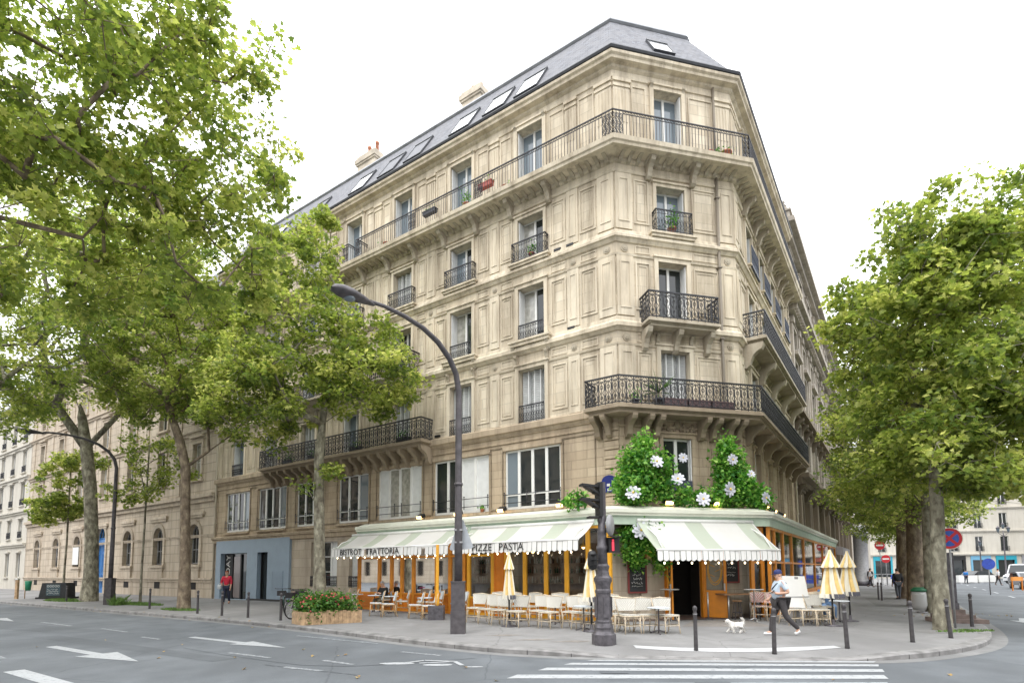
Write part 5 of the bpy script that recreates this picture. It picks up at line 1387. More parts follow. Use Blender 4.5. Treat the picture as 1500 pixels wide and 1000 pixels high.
# strings of bulbs under the valances
def bulbs(label, fr, s0, s1, d, z, n):
    c = fr.P((s0 + s1) / 2, d, z); T = thing('string_lights', label, 'string lights', c, 0, 'strings of bulbs under the awnings')
    mb = MB(); mb.tube([fr.P(s0 + (s1 - s0) * k / (2 * n), d, z + .05 - .03 * (k % 2)) for k in range(2 * n + 1)], .008, 4); mb.build('cord', M['black'], T, c)
    b0 = None
    for k in range(n):
        p = fr.P(s0 + (s1 - s0) * (k + .5) / n, d, z - .03)
        if b0 is None:
            mb = MB(); mb.ball((0, 0, 0), .032, 8, 6, 0, 1, 1, 1.3); b = b0 = mb.build('bulb', M['bulb'], T)
        else:
            b = b0.copy(); COL.objects.link(b); b.parent = T
        b.location = p - c
bulbs('string of small bulbs under the BISTROT TRATTORIA valance', FL, 5.8, 12.7, 3.2, 2.38, 15)
bulbs('string of small bulbs under the PIZZE PASTA valance', FL, .2, 5.4, 3.2, 2.38, 12)
bulbs('string of small bulbs under the awning over the open door', FC, -.2, 4.2, 3.12, 1.99, 9)
# small grey awning further along the side street
T = thing('awning', 'small grey awning with scalloped edge further down the side street', 'awning', FRR.P(27, 1, 3.3)); og = FRR.P(27, 1, 3.3)
mb = MB(); mb.add((FRR.P(24.5, .1, 3.75), FRR.P(32, .1, 3.75), FRR.P(32, 1.5, 3.35), FRR.P(24.5, 1.5, 3.35))); mb.build('canopy', M['cream'], T, og)
mb = MB()
for k in range(18):
    a = 24.5 + 7.5 * k / 18; b = a + 7.5 / 18; mb.add((FRR.P(a, 1.51, 3.35), FRR.P(b, 1.51, 3.35), FRR.P(b, 1.51, 2.75), FRR.P((a + b) / 2, 1.51, 2.68), FRR.P(a, 1.51, 2.75)))
for s in (24.5,): mb.add((FRR.P(s, .1, 3.75), FRR.P(s, 1.5, 3.35), FRR.P(s, 1.5, 2.75), FRR.P(s, .1, 2.9)))
mb.build('valance', mat('grey canvas', (.34, .32, .33), .85, var=.1), T, og)

# floodlights on the ledge above the terrace
fl0 = None; used = []
T = thing('floodlight', 'x', 'floodlight', (0, 0, 0))
mb = MB(); mb.prism([V(-.17, .0, -.04), V(-.17, .26, -.14), V(-.17, .30, -.02), V(-.17, .06, .12)], V(.34, 0, 0)); mb.build('housing', M['black'], T)
mb = MB(); mb.add((V(-.15, .02, -.05), V(.15, .02, -.05), V(.15, .25, -.148), V(-.15, .25, -.148))); mb.add((V(-.15, .262, -.135), V(.15, .262, -.135), V(.15, .303, -.02), V(-.15, .303, -.02))); mb.build('lens', M['lamp_warm'], T)
mb = MB(); mb.tube([V(0, -.1, -.1), V(0, .05, -.02)], .02, 6); mb.build('bracket', M['black'], T)
aL = math.atan2(FL.n.y, FL.n.x) - math.pi / 2; aC = math.atan2(FC.n.y, FC.n.x) - math.pi / 2; aR = math.atan2(FRR.n.y, FRR.n.x) - math.pi / 2
FLG = 'floodlights on the ledge above the awnings'
for fr, s, d, z, a, lab in ((FL, 9.9, .35, 4.32, aL, 'floodlight under the closed white shutters of the entresol'), (FL, 7.6, .35, 4.32, aL, 'floodlight half hidden by the tall street lamp'), (FL, 5.2, .35, 4.34, aL, 'floodlight above the word PIZZE at the corner of a wide window'),
        (FL, 2.3, .4, 4.36, aL, 'floodlight nearest the cut corner on the boulevard side'), (FC, 1.2, 1.2, 4.2, aC, 'floodlight among the greenery left of the corner window'), (FC, 3.1, 1.25, 4.2, aC, 'floodlight among the greenery right of the corner window'),
        (FRR, 1.0, .4, 4.3, aR, 'first floodlight on the side street ledge'), (FRR, 2.8, .4, 4.3, aR, 'second floodlight on the side street ledge'), (FRR, 5.0, .4, 4.3, aR, 'third floodlight on the side street ledge')):
    p = fr.P(s, d, z); place(T, used, p, a, lab, FLG)
# wall lamp under the greenery, street name plate
T = thing('wall_lamp', 'glowing bowl shaped wall lamp above the left menu board', 'wall lamp', FC.P(.35, 1.2, 2.62)); og = FC.P(.35, 1.2, 2.62)
mb = MB(); mb.lathe([(.02, -.12), (.2, -.06), (.24, .02), (.22, .03)], og, 14); mb.build('bowl', M['lamp_warm'], T, og); mb = MB(); mb.tube([FC.P(.35, 1.0, 2.6), FC.P(.35, 1.2, 2.64)], .02, 6); mb.build('bracket', M['black'], T, og)
og = FL.P(.43, .1, 5.0); T = thing('street_name_plate', 'dark blue enamel street name plate with rounded top on the stone corner', 'sign', og)
mb = MB(); pl_ = [(-.42, -.3), (.42, -.3), (.42, .12), (.3, .14)] + [(.3 * math.cos(math.pi * k / 8), .14 + .22 * math.sin(math.pi * k / 8)) for k in range(1, 8)] + [(-.3, .14), (-.42, .12)]
mb.prism([FL.P(.43 + a, .1, 5.0 + b) for a, b in pl_], FL.n * .02); mb.build('plate', mat('blue enamel', (.02, .03, .16), .25), T, og)
mb = MB()
for a, b, c in ((-.25, -.02, .14), (-.05, -.02, .13), (.14, -.2, .2), (-.1, -.2, .16), (-.32, -.2, .16)): mb.box(.43 + a, .43 + a + c, .12, .126, 5.0 + b - .05, 5.0 + b + .05, FL)
mb.build('lettering', M['chalk'], T, og)

# ------------------------------------------------------------------ menu boards
def menu_board(label, fr, s, d, z0, z1, w, seed):
    c = fr.P(s, d, (z0 + z1) / 2); T = thing('menu_board', label, 'menu board', c, 0, 'chalk menu boards beside the door')
    mb = MB(); mb.box(s - w / 2, s + w / 2, d, d + .03, z0, z1, fr); mb.build('board', M['chalkboard'], T, c)
    f = MB(); k = .055
    f.box(s - w / 2 - k, s - w / 2, d, d + .05, z0 - k, z1 + k, fr); f.box(s + w / 2, s + w / 2 + k, d, d + .05, z0 - k, z1 + k, fr); f.box(s - w / 2, s + w / 2, d, d + .05, z0 - k, z0, fr); f.box(s - w / 2, s + w / 2, d, d + .05, z1, z1 + k, fr); f.build('frame', M['maroon'], T, c)
    r_ = random.Random(seed); q = MB(); z = z1 - .12
    while z > z0 + .12:
        a = s - w * r_.uniform(.25, .4); e = s + w * r_.uniform(.1, .38)
        big = r_.random() < .4
        while a < e:
            l = r_.uniform(.03, .07); hh = .05 if big else .025
            q.tube([fr.P(a + l * t, d + .035, z + hh * r_.uniform(-1, 1)) for t in (0, .3, .6, 1)], .009 if big else .006, 4); a += l + .012
        z -= r_.uniform(.1, .17)
    q.build('chalk_writing', M['chalk'], T, c)
menu_board('tall chalk menu board on the stone pier left of the open door', FC, .05, 1.1, .98, 2.38, .62, 2)
menu_board('chalk menu board with a short list right of the orange door', FC, 3.82, 1.1, 1.3, 2.6, .55, 5)
# ------------------------------------------------------------------ TREES
def leafmat(name, a, b, c, trans=.35):
    m = bpy.data.materials.new(name); m.use_nodes = True
    nt = m.node_tree; N = nt.nodes; L = nt.links; p = N['Principled BSDF']; p.inputs['Roughness'].default_value = .48; p.inputs['Specular IOR Level'].default_value = .35
    at = N.new('ShaderNodeAttribute'); at.attribute_name = 'tint'
    cr = N.new('ShaderNodeValToRGB'); e = cr.color_ramp.elements; e[0].position = 0; e[0].color = (*a, 1); e[1].position = 1; e[1].color = (*c, 1)
    x = e.new(.55); x.color = (*b, 1); x = e.new(.97); x.color = (*[q * 1.05 for q in c], 1)
    L.new(at.outputs['Fac'], cr.inputs[0]); L.new(cr.outputs[0], p.inputs['Base Color'])
    out = [n for n in N if n.type == 'OUTPUT_MATERIAL'][0]; tl = N.new('ShaderNodeBsdfTranslucent')
    hs = N.new('ShaderNodeHueSaturation'); hs.inputs['Saturation'].default_value = 1.08; hs.inputs['Value'].default_value = 1.7; L.new(cr.outputs[0], hs.inputs['Color']); L.new(hs.outputs[0], tl.inputs[0])
    ms = N.new('ShaderNodeMixShader'); ms.inputs[0].default_value = trans; L.new(p.outputs[0], ms.inputs[1]); L.new(tl.outputs[0], ms.inputs[2]); L.new(ms.outputs[0], out.inputs[0])
    return m
M['leaf'] = leafmat('plane tree leaves', (.105, .158, .036), (.265, .32, .068), (.54, .545, .18), .5)
M['leaf_bush'] = leafmat('dense artificial greenery', (.03, .13, .018), (.12, .31, .04), (.33, .52, .11), .3)
def barkmat(name, a, b, c):
    m = bpy.data.materials.new(name); m.use_nodes = True
    nt = m.node_tree; N = nt.nodes; L = nt.links; p = N['Principled BSDF']; p.inputs['Roughness'].default_value = .85
    tc = N.new('ShaderNodeTexCoord'); mp = N.new('ShaderNodeMapping'); mp.inputs['Scale'].default_value = (1, 1, .55); L.new(tc.outputs['Object'], mp.inputs['Vector'])
    n = N.new('ShaderNodeTexNoise'); n.inputs['Scale'].default_value = 5; n.inputs['Detail'].default_value = 5; n.inputs['Roughness'].default_value = .6; L.new(mp.outputs[0], n.inputs['Vector'])
    cr = N.new('ShaderNodeValToRGB'); cr.color_ramp.interpolation = 'EASE'; e = cr.color_ramp.elements; e[0].position = .36; e[0].color = (*a, 1); e[1].position = .64; e[1].color = (*c, 1); x = e.new(.5); x.color = (*b, 1)
    L.new(n.outputs[0], cr.inputs[0]); L.new(cr.outputs[0], p.inputs['Base Color'])
    n2 = N.new('ShaderNodeTexNoise'); n2.inputs['Scale'].default_value = 18; n2.inputs['Detail'].default_value = 6; L.new(mp.outputs[0], n2.inputs['Vector'])
    bp = N.new('ShaderNodeBump'); bp.inputs['Strength'].default_value = .5; bp.inputs['Distance'].default_value = .03; L.new(n2.outputs[0], bp.inputs['Height']); L.new(bp.outputs[0], p.inputs['Normal'])
    return m
M['bark'] = barkmat('plane bark', (.10, .085, .06), (.20, .185, .135), (.34, .32, .24))
M['bark_brown'] = barkmat('brown plane bark', (.10, .075, .05), (.17, .13, .09), (.27, .22, .15))

# leaf outlines: (x across, y along); two halves folded on the midrib
LEAF5 = [(0, 0), (.30, -.02), (.52, .22), (.30, .34), (.50, .66), (.20, .66), (0, 1.05)]
LEAF3 = [(0, 0), (.42, .30), (0, 1.0)]
def leaves_mesh(pos, size, rng, outline, tilt=.55, up=None, droop=.35, tints=None, fold=.35):
    """pos (n,3); returns verts, loop vertex ids, poly sizes, tint per poly"""
    n = len(pos)
    nrm = rng.normal(size=(n, 3)) * tilt + np.array([0, 0, .8])
    if up is not None: nrm += up
    nrm /= np.linalg.norm(nrm, axis=1)[:, None]
    t = rng.normal(size=(n, 3)); t[:, 2] -= droop
    t -= nrm * (t * nrm).sum(1)[:, None]; t /= np.linalg.norm(t, axis=1)[:, None] + 1e-9
    b = np.cross(nrm, t)
    sz = size * rng.uniform(.6, 1.25, n)
    k = len(outline)
    out = np.array(outline)
    nv = 2 * k - 2
    P = np.zeros((n, nv, 3))
    def pt(x, y): return pos + (b * (x * sz)[:, None] if np.ndim(x) else b * (x * sz)[:, None]) + t * (y * sz)[:, None] - nrm * (abs(x) * -fold * sz)[:, None] - nrm * ((y * y * .18) * sz)[:, None]
    for i in range(k): P[:, i] = pt(out[i, 0], out[i, 1])
    for i in range(1, k - 1): P[:, k - 1 + i] = pt(-out[i, 0], out[i, 1])
    left = [0] + [k - 1 + i for i in range(1, k - 1)] + [k - 1]
    right = list(range(k))
    idx = np.array(right + left[::-1])
    loops = (np.arange(n)[:, None] * nv + idx[None, :]).ravel()
    sizes = np.full(2 * n, k, dtype=np.int32)
    tint = tints if tints is not None else np.clip(rng.beta(2.2, 2.6, n), 0, 1)
    return P.reshape(-1, 3), loops.astype(np.int32), sizes, np.repeat(tint, 2).astype(np.float32)
def mesh_np(name, verts, loops, sizes, tint, m_, parent=None):
    me = bpy.data.meshes.new(name)
    me.vertices.add(len(verts)); me.vertices.foreach_set('co', verts.astype(np.float32).ravel())
    me.loops.add(len(loops)); me.loops.foreach_set('vertex_index', loops)
    me.polygons.add(len(sizes)); st = np.concatenate([[0], np.cumsum(sizes)[:-1]]).astype(np.int32); me.polygons.foreach_set('loop_start', st); me.polygons.foreach_set('loop_total', sizes)
    me.update(calc_edges=True)
    a = me.attributes.new('tint', 'FLOAT', 'FACE'); a.data.foreach_set('value', tint)
    me.materials.append(m_)
    o = bpy.data.objects.new(name, me); COL.objects.link(o)
    if parent: o.parent = parent
    return o

def tree(label, base, trunk, r0, ells, nclus, nper, size, seed, outline=LEAF5, bark='bark', group='plane trees lining the pavements', crad=.75, limb=1.0, name='plane_tree', gap=0., extra=()):
    """trunk: polyline relative to base; ells: (cx,cy,cz,rx,ry,rz,weight) relative to base. Limbs grow to leaf clusters."""
    rng = np.random.default_rng(seed)
    T = thing(name, label, 'tree', base, 0, group)
    nclus = int(nclus * 1.75); nper = int(nper * .85); crad *= .88
    W = np.array([e[6] for e in ells], float); W /= W.sum()
    C = []
    tries = 0
    while len(C) < nclus and tries < nclus * 60:
        tries += 1
        e = ells[rng.choice(len(ells), p=W)]
        v = rng.normal(size=3); v /= np.linalg.norm(v); rr = rng.uniform(.25, 1) ** .45
        p = np.array(e[:3]) + v * rr * np.array(e[3:6])
        if C and gap and min(np.linalg.norm(p - q) for q in C) < gap: continue
        C.append(p)
    C = np.array(C)
    # skeleton
    nodes = [np.array(p, float) for p in trunk]; par = [-1] + list(range(len(trunk) - 1)); ok = [i >= max(1, len(trunk) // 2) for i in range(len(trunk))]
    for p_, q_ in extra:       # given main limbs
        j = int(np.argmin([np.linalg.norm(np.array(p_) - n) for n in nodes])); nodes.append(np.array(q_, float)); par.append(j); ok.append(True)
    fork = nodes[len(trunk) - 1]
    order = np.argsort(np.linalg.norm(C - fork, axis=1))
    for i in order:
        c = C[i]
        best, bd = None, 1e9
        for j, n in enumerate(nodes):
            if not ok[j]: continue
            d = np.linalg.norm(c - n) + (0.9 * max(0, n[2] - c[2]))
            if d < bd: best, bd = j, d
        n = nodes[best]; L_ = np.linalg.norm(c - n)
        if L_ > 1.6:
            k = int(L_ / 1.1)
            for q in range(1, k):
                t = q / k; m_ = n + (c - n) * t + rng.normal(size=3) * .10 * L_ * .35 + np.array([0, 0, .10 * L_ * math.sin(math.pi * t)])
                nodes.append(m_); par.append(best); ok.append(True); best = len(nodes) - 1
        nodes.append(c); par.append(best); ok.append(True)
    cnt = np.zeros(len(nodes))
    for i in range(len(nodes) - 1, 0, -1):
        cnt[i] = max(cnt[i], 1); cnt[par[i]] += cnt[i]
    tot = max(cnt[:len(trunk)].max(), cnt[len(trunk):].max() if len(nodes) > len(trunk) else 1, 1)
    rad = lambda i: max(.012, r0 * .8 * limb * (cnt[i] / tot) ** .5)
    mb = MB()
    k = len(trunk)
    tr = [V(*trunk[0]) - V(0, 0, .15)] + [V(*p) for p in trunk]
    rs = [r0 * 1.55, r0 * 1.3] + [r0 * (1.0 - .22 * i / k) for i in range(1, k)]
    tr.append(tr[-1] + (tr[-1] - tr[-2]).normalized() * max(.5, r0 * 2.2)); rs.append(r0 * .12); rs[-2] = r0 * .62
    if k > 2: rs[2] = r0 * 1.0
    mb.tube(tr, rs, 14)
    kids = {}
    for i in range(k, len(nodes)): kids.setdefault(par[i], []).append(i)
    done = set()
    for i in range(k, len(nodes)):
        if i in done: continue
        ch = [par[i], i]; done.add(i)
        while True:
            nx = [q for q in kids.get(ch[-1], []) if q not in done]
            if not nx: break
            q = max(nx, key=lambda z: cnt[z]); ch.append(q); done.add(q)
        r_ = [min(rad(ch[1]) * 1.15, r0 * .85)] + [rad(q) for q in ch[1:]]
        mb.tube([V(*nodes[q]) for q in ch], r_, 6 if r_[0] > .06 else 4)
    tw = []
    # leaves
    pos = []; tints = []
    for c in C:
        m_ = int(nper * rng.uniform(.45, 1.5)); cr = crad * rng.uniform(.6, 1.3)
        v = rng.normal(size=(m_, 3)); v /= np.linalg.norm(v, axis=1)[:, None]
        p = c + v * (rng.uniform(.1, 1, m_) ** .5)[:, None] * np.array([cr, cr, cr * .62]) + np.array([0, 0, -.12 * cr])
        pos.append(p)
        base_t = rng.normal(.0, .17)
        tints.append(np.clip(rng.beta(2.2, 2.8, m_) + base_t, 0, 1))
        for q in range(3):
            e = c + rng.normal(size=3) * cr * .6; mb.tube([V(*c), V(*((c + e) / 2 + rng.normal(size=3) * .05)), V(*e)], [.014, .009, .004], 3, 0, False)
    mb.build('trunk', M[bark], T)
    pos = np.concatenate(pos); tints = np.concatenate(tints)
    v, l, s, t = leaves_mesh(pos, size * .82, rng, outline, tints=tints)
    mesh_np('crown', v, l, s, t, M['leaf'], T)
    return T

def rel(base, pts): return [(p[0] - base[0], p[1] - base[1], p[2]) for p in pts]
# left row, kerb side of the boulevard
b = (-8.21, 24.02, 0)
tree('plane tree behind the flower planter, mottled trunk forking below the second floor balcony', b, [(0, 0, 0), (-.05, 0, 2), (-.12, 0, 4.4), (-.18, 0, 6.6), (-.1, .1, 8.2)], .24,
     [(-1.5, 0, 12.3, 3.1, 3.0, 4.8, 3), (2.0, -.3, 10.3, 2.3, 2.4, 1.8, 1.5), (-3.6, .4, 9.6, 2.0, 2.4, 2.6, 1.3), (1.7, -.2, 12.4, 1.6, 2, 1.5, .6), (-1.2, 0, 16.4, 1.8, 2.0, 2.3, .8), (.9, -.5, 6.3, .7, .7, .6, .12), (-.6, -.4, 5.8, .7, .7, .4, .06)], 150, 118, .19, 11, crad=.74)
b = (-15.57, 26.71, 0)
tree('plane tree with slender brown trunk forking high in front of the arcaded building', b, [(0, 0, 0), (-.03, 0, 2.2), (-.12, 0, 4.6), (-.2, 0, 6.8), (-.5, 0, 8.0), (-1.3, .1, 10)], .235,
     [(-1.0, 0, 13.0, 3.6, 3.6, 3.8, 3), (-2.4, .3, 10.6, 2.3, 2.4, 1.6, 1), (2.2, -.4, 11.0, 2.0, 2.2, 2.4, 1.2), (.2, 0, 16.2, 3.0, 3.2, 2.2, 1), (1.8, 0, 9.0, 1.1, 1.3, .8, .3)], 135, 105, .19, 12, bark='bark_brown', crad=.76, extra=[((-.2, 0, 6.8), (.9, .0, 7.6)), ((.9, 0, 7.6), (2.0, 0, 8.4))])
b = (-26.22, 34.87, 0)
tree('big old plane tree with thick grey green trunk beside the chalkboard planter box', b, [(0, 0, 0), (.05, 0, 1.6), (-.05, 0, 4), (-.3, 0, 7.0), (-.7, 0, 9.6), (-1.1, 0, 11.6)], .40,
     [(-1.5, 0, 17.5, 7.2, 5.5, 5.5, 4), (3.6, -.5, 14.6, 4.0, 4.4, 3.2, 1.6), (-6.2, 0, 13.6, 3.2, 3.8, 2.0, 1.0), (2.5, -1, 20.5, 5.5, 4.5, 4.2, 2.2), (0, 0, 23.6, 5.0, 4.6, 3.2, 1.4)], 230, 120, .21, 13, crad=1.05, extra=[((-.7, 0, 9.6), (.9, 0, 11.4)), ((-.7, 0, 9.6), (-2.8, 0, 12.4))])
b = (-31.82, 39.85, 0)
tree('young plane tree with bright green leaves behind the chalkboard planter box', b, [(0, 0, 0), (0, 0, 2), (.05, 0, 4), (.02, 0, 6.5), (0, 0, 9)], .07,
     [(-.4, 0, 7.8, 1.9, 1.7, 2.6, 2), (-1.2, 0, 6.3, 1.7, 1.5, 1.1, 1), (.9, 0, 9.6, 1.3, 1.3, 1.2, .6)], 46, 80, .23, 14, crad=.62)
b = (-21.3, 32.24, 0)
tree('thin sapling with sparse leaves between the far street lamp and the brown trunk', b, [(0, 0, 0), (0, 0, 2), (.04, 0, 4.2), (.05, 0, 6), (.1, 0, 9)], .06,
     [(.2, 0, 8.6, 2.0, 1.6, 1.3, 1.4), (-.6, 0, 6.4, 1.6, 1.3, 1.0, .8), (1.6, 0, 7.2, 1.0, 1, .8, .4)], 34, 46, .2, 15, crad=.62)
# camera side of the boulevard: overhanging crowns from the left
b = (-15.2, 8.4, 0)
tree('overhanging plane tree reaching in from the left above the roadway', b, [(0, 0, 0), (0, 0, 3), (.1, .1, 6), (.3, .3, 8.2), (.6, .6, 9.6)], .38,
     [(4.6, 4.2, 13.6, 3.4, 4.2, 2.8, 2.6), (6.9, 5.8, 13.3, 2.4, 3.0, 2.3, 1.1), (7.4, 5.6, 10.4, 1.6, 2.4, 2.0, .55), (3.2, 4.6, 10.6, 3.0, 3.6, 2.2, 1.4), (0, 3, 13.5, 3.5, 4, 3, 1.0), (6.6, 5.0, 15.6, 2.4, 2.4, 1.2, .6), (11.22, 4.1, 15.0, .05, .05, .06, .012)], 205, 105, .185, 16, crad=.72, group='plane trees lining the pavements', gap=.35, limb=.5, bark='bark_brown',
     extra=[((.6, .6, 9.6), (2.2, 2.4, 11.4)), ((2.2, 2.4, 11.4), (4.2, 4.4, 12.2)), ((4.2, 4.4, 12.2), (6.2, 5.4, 11.8)), ((.6, .6, 9.6), (2.4, 3.4, 10.0)), ((2.4, 3.4, 10.0), (4.6, 4.8, 10.0)), ((4.2, 4.4, 12.2), (6.4, 4.9, 17.2)), ((6.4, 4.9, 17.2), (8.9, 4.5, 17.8)), ((8.9, 4.5, 17.8), (10.8, 4.2, 17.0)), ((10.8, 4.2, 17.0), (11.2, 4.1, 15.6))])
b = (-27.5, 20.5, 0)
tree('overhanging plane tree further up the boulevard, crown filling the left frame edge', b, [(0, 0, 0), (0, 0, 3), (.1, .1, 6), (.2, .3, 9), (.5, .6, 10.5)], .32,
     [(4, 4, 13.5, 5.5, 5, 3.6, 3), (6.8, 5.2, 16.5, 4.5, 5, 3.0, 2), (1, 3, 17.5, 5, 5, 3.4, 1.4), (3, 3.4, 9.6, 3.2, 3.4, 1.5, .7)], 150, 110, .2, 17, crad=1.0)

# right row along the side street
b = (12.24, 16.1, 0)
TR1 = tree('nearest plane tree of the right hand row, smooth pale trunk beside the no stopping sign', b, [(0, 0, 0), (.0, 0, 1.6), (.06, 0, 3.4), (.1, 0, 5.0), (.12, 0, 6.4)], .19,
     [(.75, .2, 8.2, 2.8, 3.2, 3.6, 4), (-.2, .1, 5.9, 1.7, 2.4, 1.7, 1.2), (-.8, .1, 9.9, 2.0, 2.2, 1.9, 1.2), (2.6, 0, 6.4, 2.6, 2.6, 2.0, 1.4), (1.0, 0, 11.7, 2.3, 2.4, 1.6, 1.3), (3.4, .3, 11.2, 2.2, 2.6, 2.9, 1.5), (2.9, 0, 4.9, 2.7, 2.3, 1.0, .9), (.2, -1.5, 7.6, 1.7, 1.0, 2.6, 1.1), (.2, -1.3, 10.2, 1.4, .9, 1.2, .5), (.2, -.6, 4.6, 2.4, 1.8, .9, 1.0)], 255, 125, .185, 21, crad=.7, limb=.6)
specs = [((16.48, 22.2), 'second plane tree of the right hand row with thin pale trunk', .17, 31), ((18.86, 26.2), 'third plane tree of the right hand row with dark thick trunk', .36, 32), ((22.9, 32.6), 'fourth plane tree of the right hand row beside the walking man in black', .3, 33), ((27.4, 39.2), 'fifth plane tree far along the right hand row', .3, 34), ((32.2, 46.4), 'last plane tree at the far end of the right hand row', .3, 35)]
proto = None
for i, (p, lab, r_, sd_) in enumerate(specs):
    if i < 2:
        t_ = tree(lab, (p[0], p[1], 0), [(0, 0, 0), (0, 0, 2), (.05, 0, 4), (.1, .1, 6), (.1, .2, 8.5)], r_,
             [(0, 0, 8.6, 3.6, 3.6, 3.8, 4), (-.5, 0, 5.4, 3.2, 3.2, 1.4, 1.4), (0, 0, 12, 2.6, 2.6, 1.8, 1.2)], 120, 110, .2, sd_, outline=LEAF3, crad=.85, bark='bark_brown' if i else 'bark')
        proto = t_
    else:
        c = copy_tree(proto); c.location = (p[0], p[1], 0); c.rotation_euler = (0, 0, 1.3 * i); c['label'] = lab
b = (33.5, 60, 0)
t_ = copy_tree(proto); t_.location = (30.2, 58.5, 0); t_.scale = (.7, .7, .8); t_['label'] = 'light green street tree beyond the far end of the ornate building'

# grass and weeds at the tree pits
def tuft_patch(label, cx, cy, rx, ry, n, h, seed, cat='grass', name='grass', ang=0, key='leafpot'):
    rg = np.random.default_rng(seed); mb = MB()
    for _ in range(n):
        a = rg.uniform(0, 2 * math.pi); q = rg.uniform(0, 1) ** .5; x0, y0 = rx * q * math.cos(a), ry * q * math.sin(a)
        x = cx + x0 * math.cos(ang) - y0 * math.sin(ang); y = cy + x0 * math.sin(ang) + y0 * math.cos(ang)
        hh = h * rg.uniform(.4, 1.2) * (1.1 - q * .6); d = rg.normal(size=2) * hh * .45; w = .012 + .012 * rg.random(); t = rg.uniform(0, 6.28)
        wx, wy = w * math.cos(t), w * math.sin(t)
        mb.add((V(x - wx, y - wy, 0), V(x + wx, y + wy, 0), V(x + d[0] * .5 + wx * .6, y + d[1] * .5 + wy * .6, hh * .7), V(x + d[0], y + d[1], hh)))
    o = mb.build(name, M[key]); tag(o, label, cat, None, 'stuff'); return o
M['grass'] = mat('grass blades', (.10, .19, .03), .6, var=.4, scale=4)
aK = math.atan2(uL[1], uL[0])
tuft_patch('grass growing round the foot of the brown trunk', -15.6, 26.5, 1.5, .55, 900, .12, 1, ang=aK, key='grass')
tuft_patch('strip of grass beside the thin sapling', -20.4, 31.0, 2.2, .6, 1400, .16, 2, ang=aK, key='grass')
tuft_patch('grass between the big trunk and the chalkboard planter box', -28.3, 35.6, 2.6, .8, 1500, .17, 3, ang=aK, key='grass')
tuft_patch('grass tufts at the foot of the nearest right hand tree', 12.6, 15.75, .95, .3, 420, .07, 4, ang=.2, key='grass')
tuft_patch('weeds at the foot of the far street lamp', -21.4, 30.6, .5, .4, 300, .55, 5, ang=aK, key='grass')
# fallen leaves along the kerb and road
rg = np.random.default_rng(5); pts = []
for i in range(len(KERB) - 1):
    a, c = KERB[i], KERB[i + 1]
    if abs(a[0]) > 32: continue
    for _ in range(int(math.dist(a, c) * 1.2)):
        t = rg.random(); o_ = rg.normal(0, .35); x = a[0] + (c[0] - a[0]) * t; y = a[1] + (c[1] - a[1]) * t + o_
        pts.append((x, y, (RZ if o_ < -.05 else .0) + .02))
for _ in range(22): x = rg.uniform(-16, 14); y = rg.uniform(9, 12) + max(0, -x * .35); pts.append((x, y, RZ + .02))
for _ in range(60): a = rg.uniform(0, 6.28); q = rg.uniform(0, 2.2); pts.append((16.2 + q * math.cos(a), 20.8 + q * math.sin(a) * .6, .02))
v, l, s, t = leaves_mesh(np.array(pts), .075, rg, LEAF5, tilt=.12, droop=0, tints=rg.uniform(.5, 1, len(pts)))
o = mesh_np('fallen_leaves', v, l, s, t, leafmat('dry leaves', (.16, .09, .03), (.28, .17, .06), (.36, .28, .10), .1)); tag(o, 'dry fallen leaves scattered along the kerb', 'leaves', None, 'stuff')

# greenery with big white flowers hung on the corner of the bistro
def flower(parent, org, c, n, r_, pink=False):
    r_ *= .86
    n = Vector(n).normalized(); a = n.orthogonal().normalized(); b_ = n.cross(a); mb = MB()
    for layer, (k, rr, tilt) in enumerate(((9, r_, .12), (8, r_ * .8, .38))):
        for i in range(k):
            t = 2 * math.pi * (i + .5 * layer + .2 * rnd.random()) / k; d = a * math.cos(t) + b_ * math.sin(t); s = d.cross(n)
            w = rr * .30; p0 = c; p1 = c + d * rr * .55 + n * rr * tilt * .8; p2 = c + d * rr * (.95 + .1 * rnd.random()) + n * rr * tilt * (.7 if layer else .2)
            mb.add((p0 - s * w * .3, p0 + s * w * .3, p1 + s * w, p2 + s * w * .5, p2 + d * rr * .06, p2 - s * w * .5, p1 - s * w), None, 1 if pink else 0, True)
    f = mb.build('flower', [M['petal'], M['petal_pink']], parent, org)
    q = MB(); q.ball(c + n * r_ * .12, r_ * .17, 8, 5); q.build('flower_centre', M['stamen'], f, org)
M['petal'] = mat('white petals', (.66, .67, .73), .6); M['petal_pink'] = mat('pinkish petals', (.72, .62, .64), .6); M['stamen'] = mat('yellow stamen', (.72, .52, .12), .7)
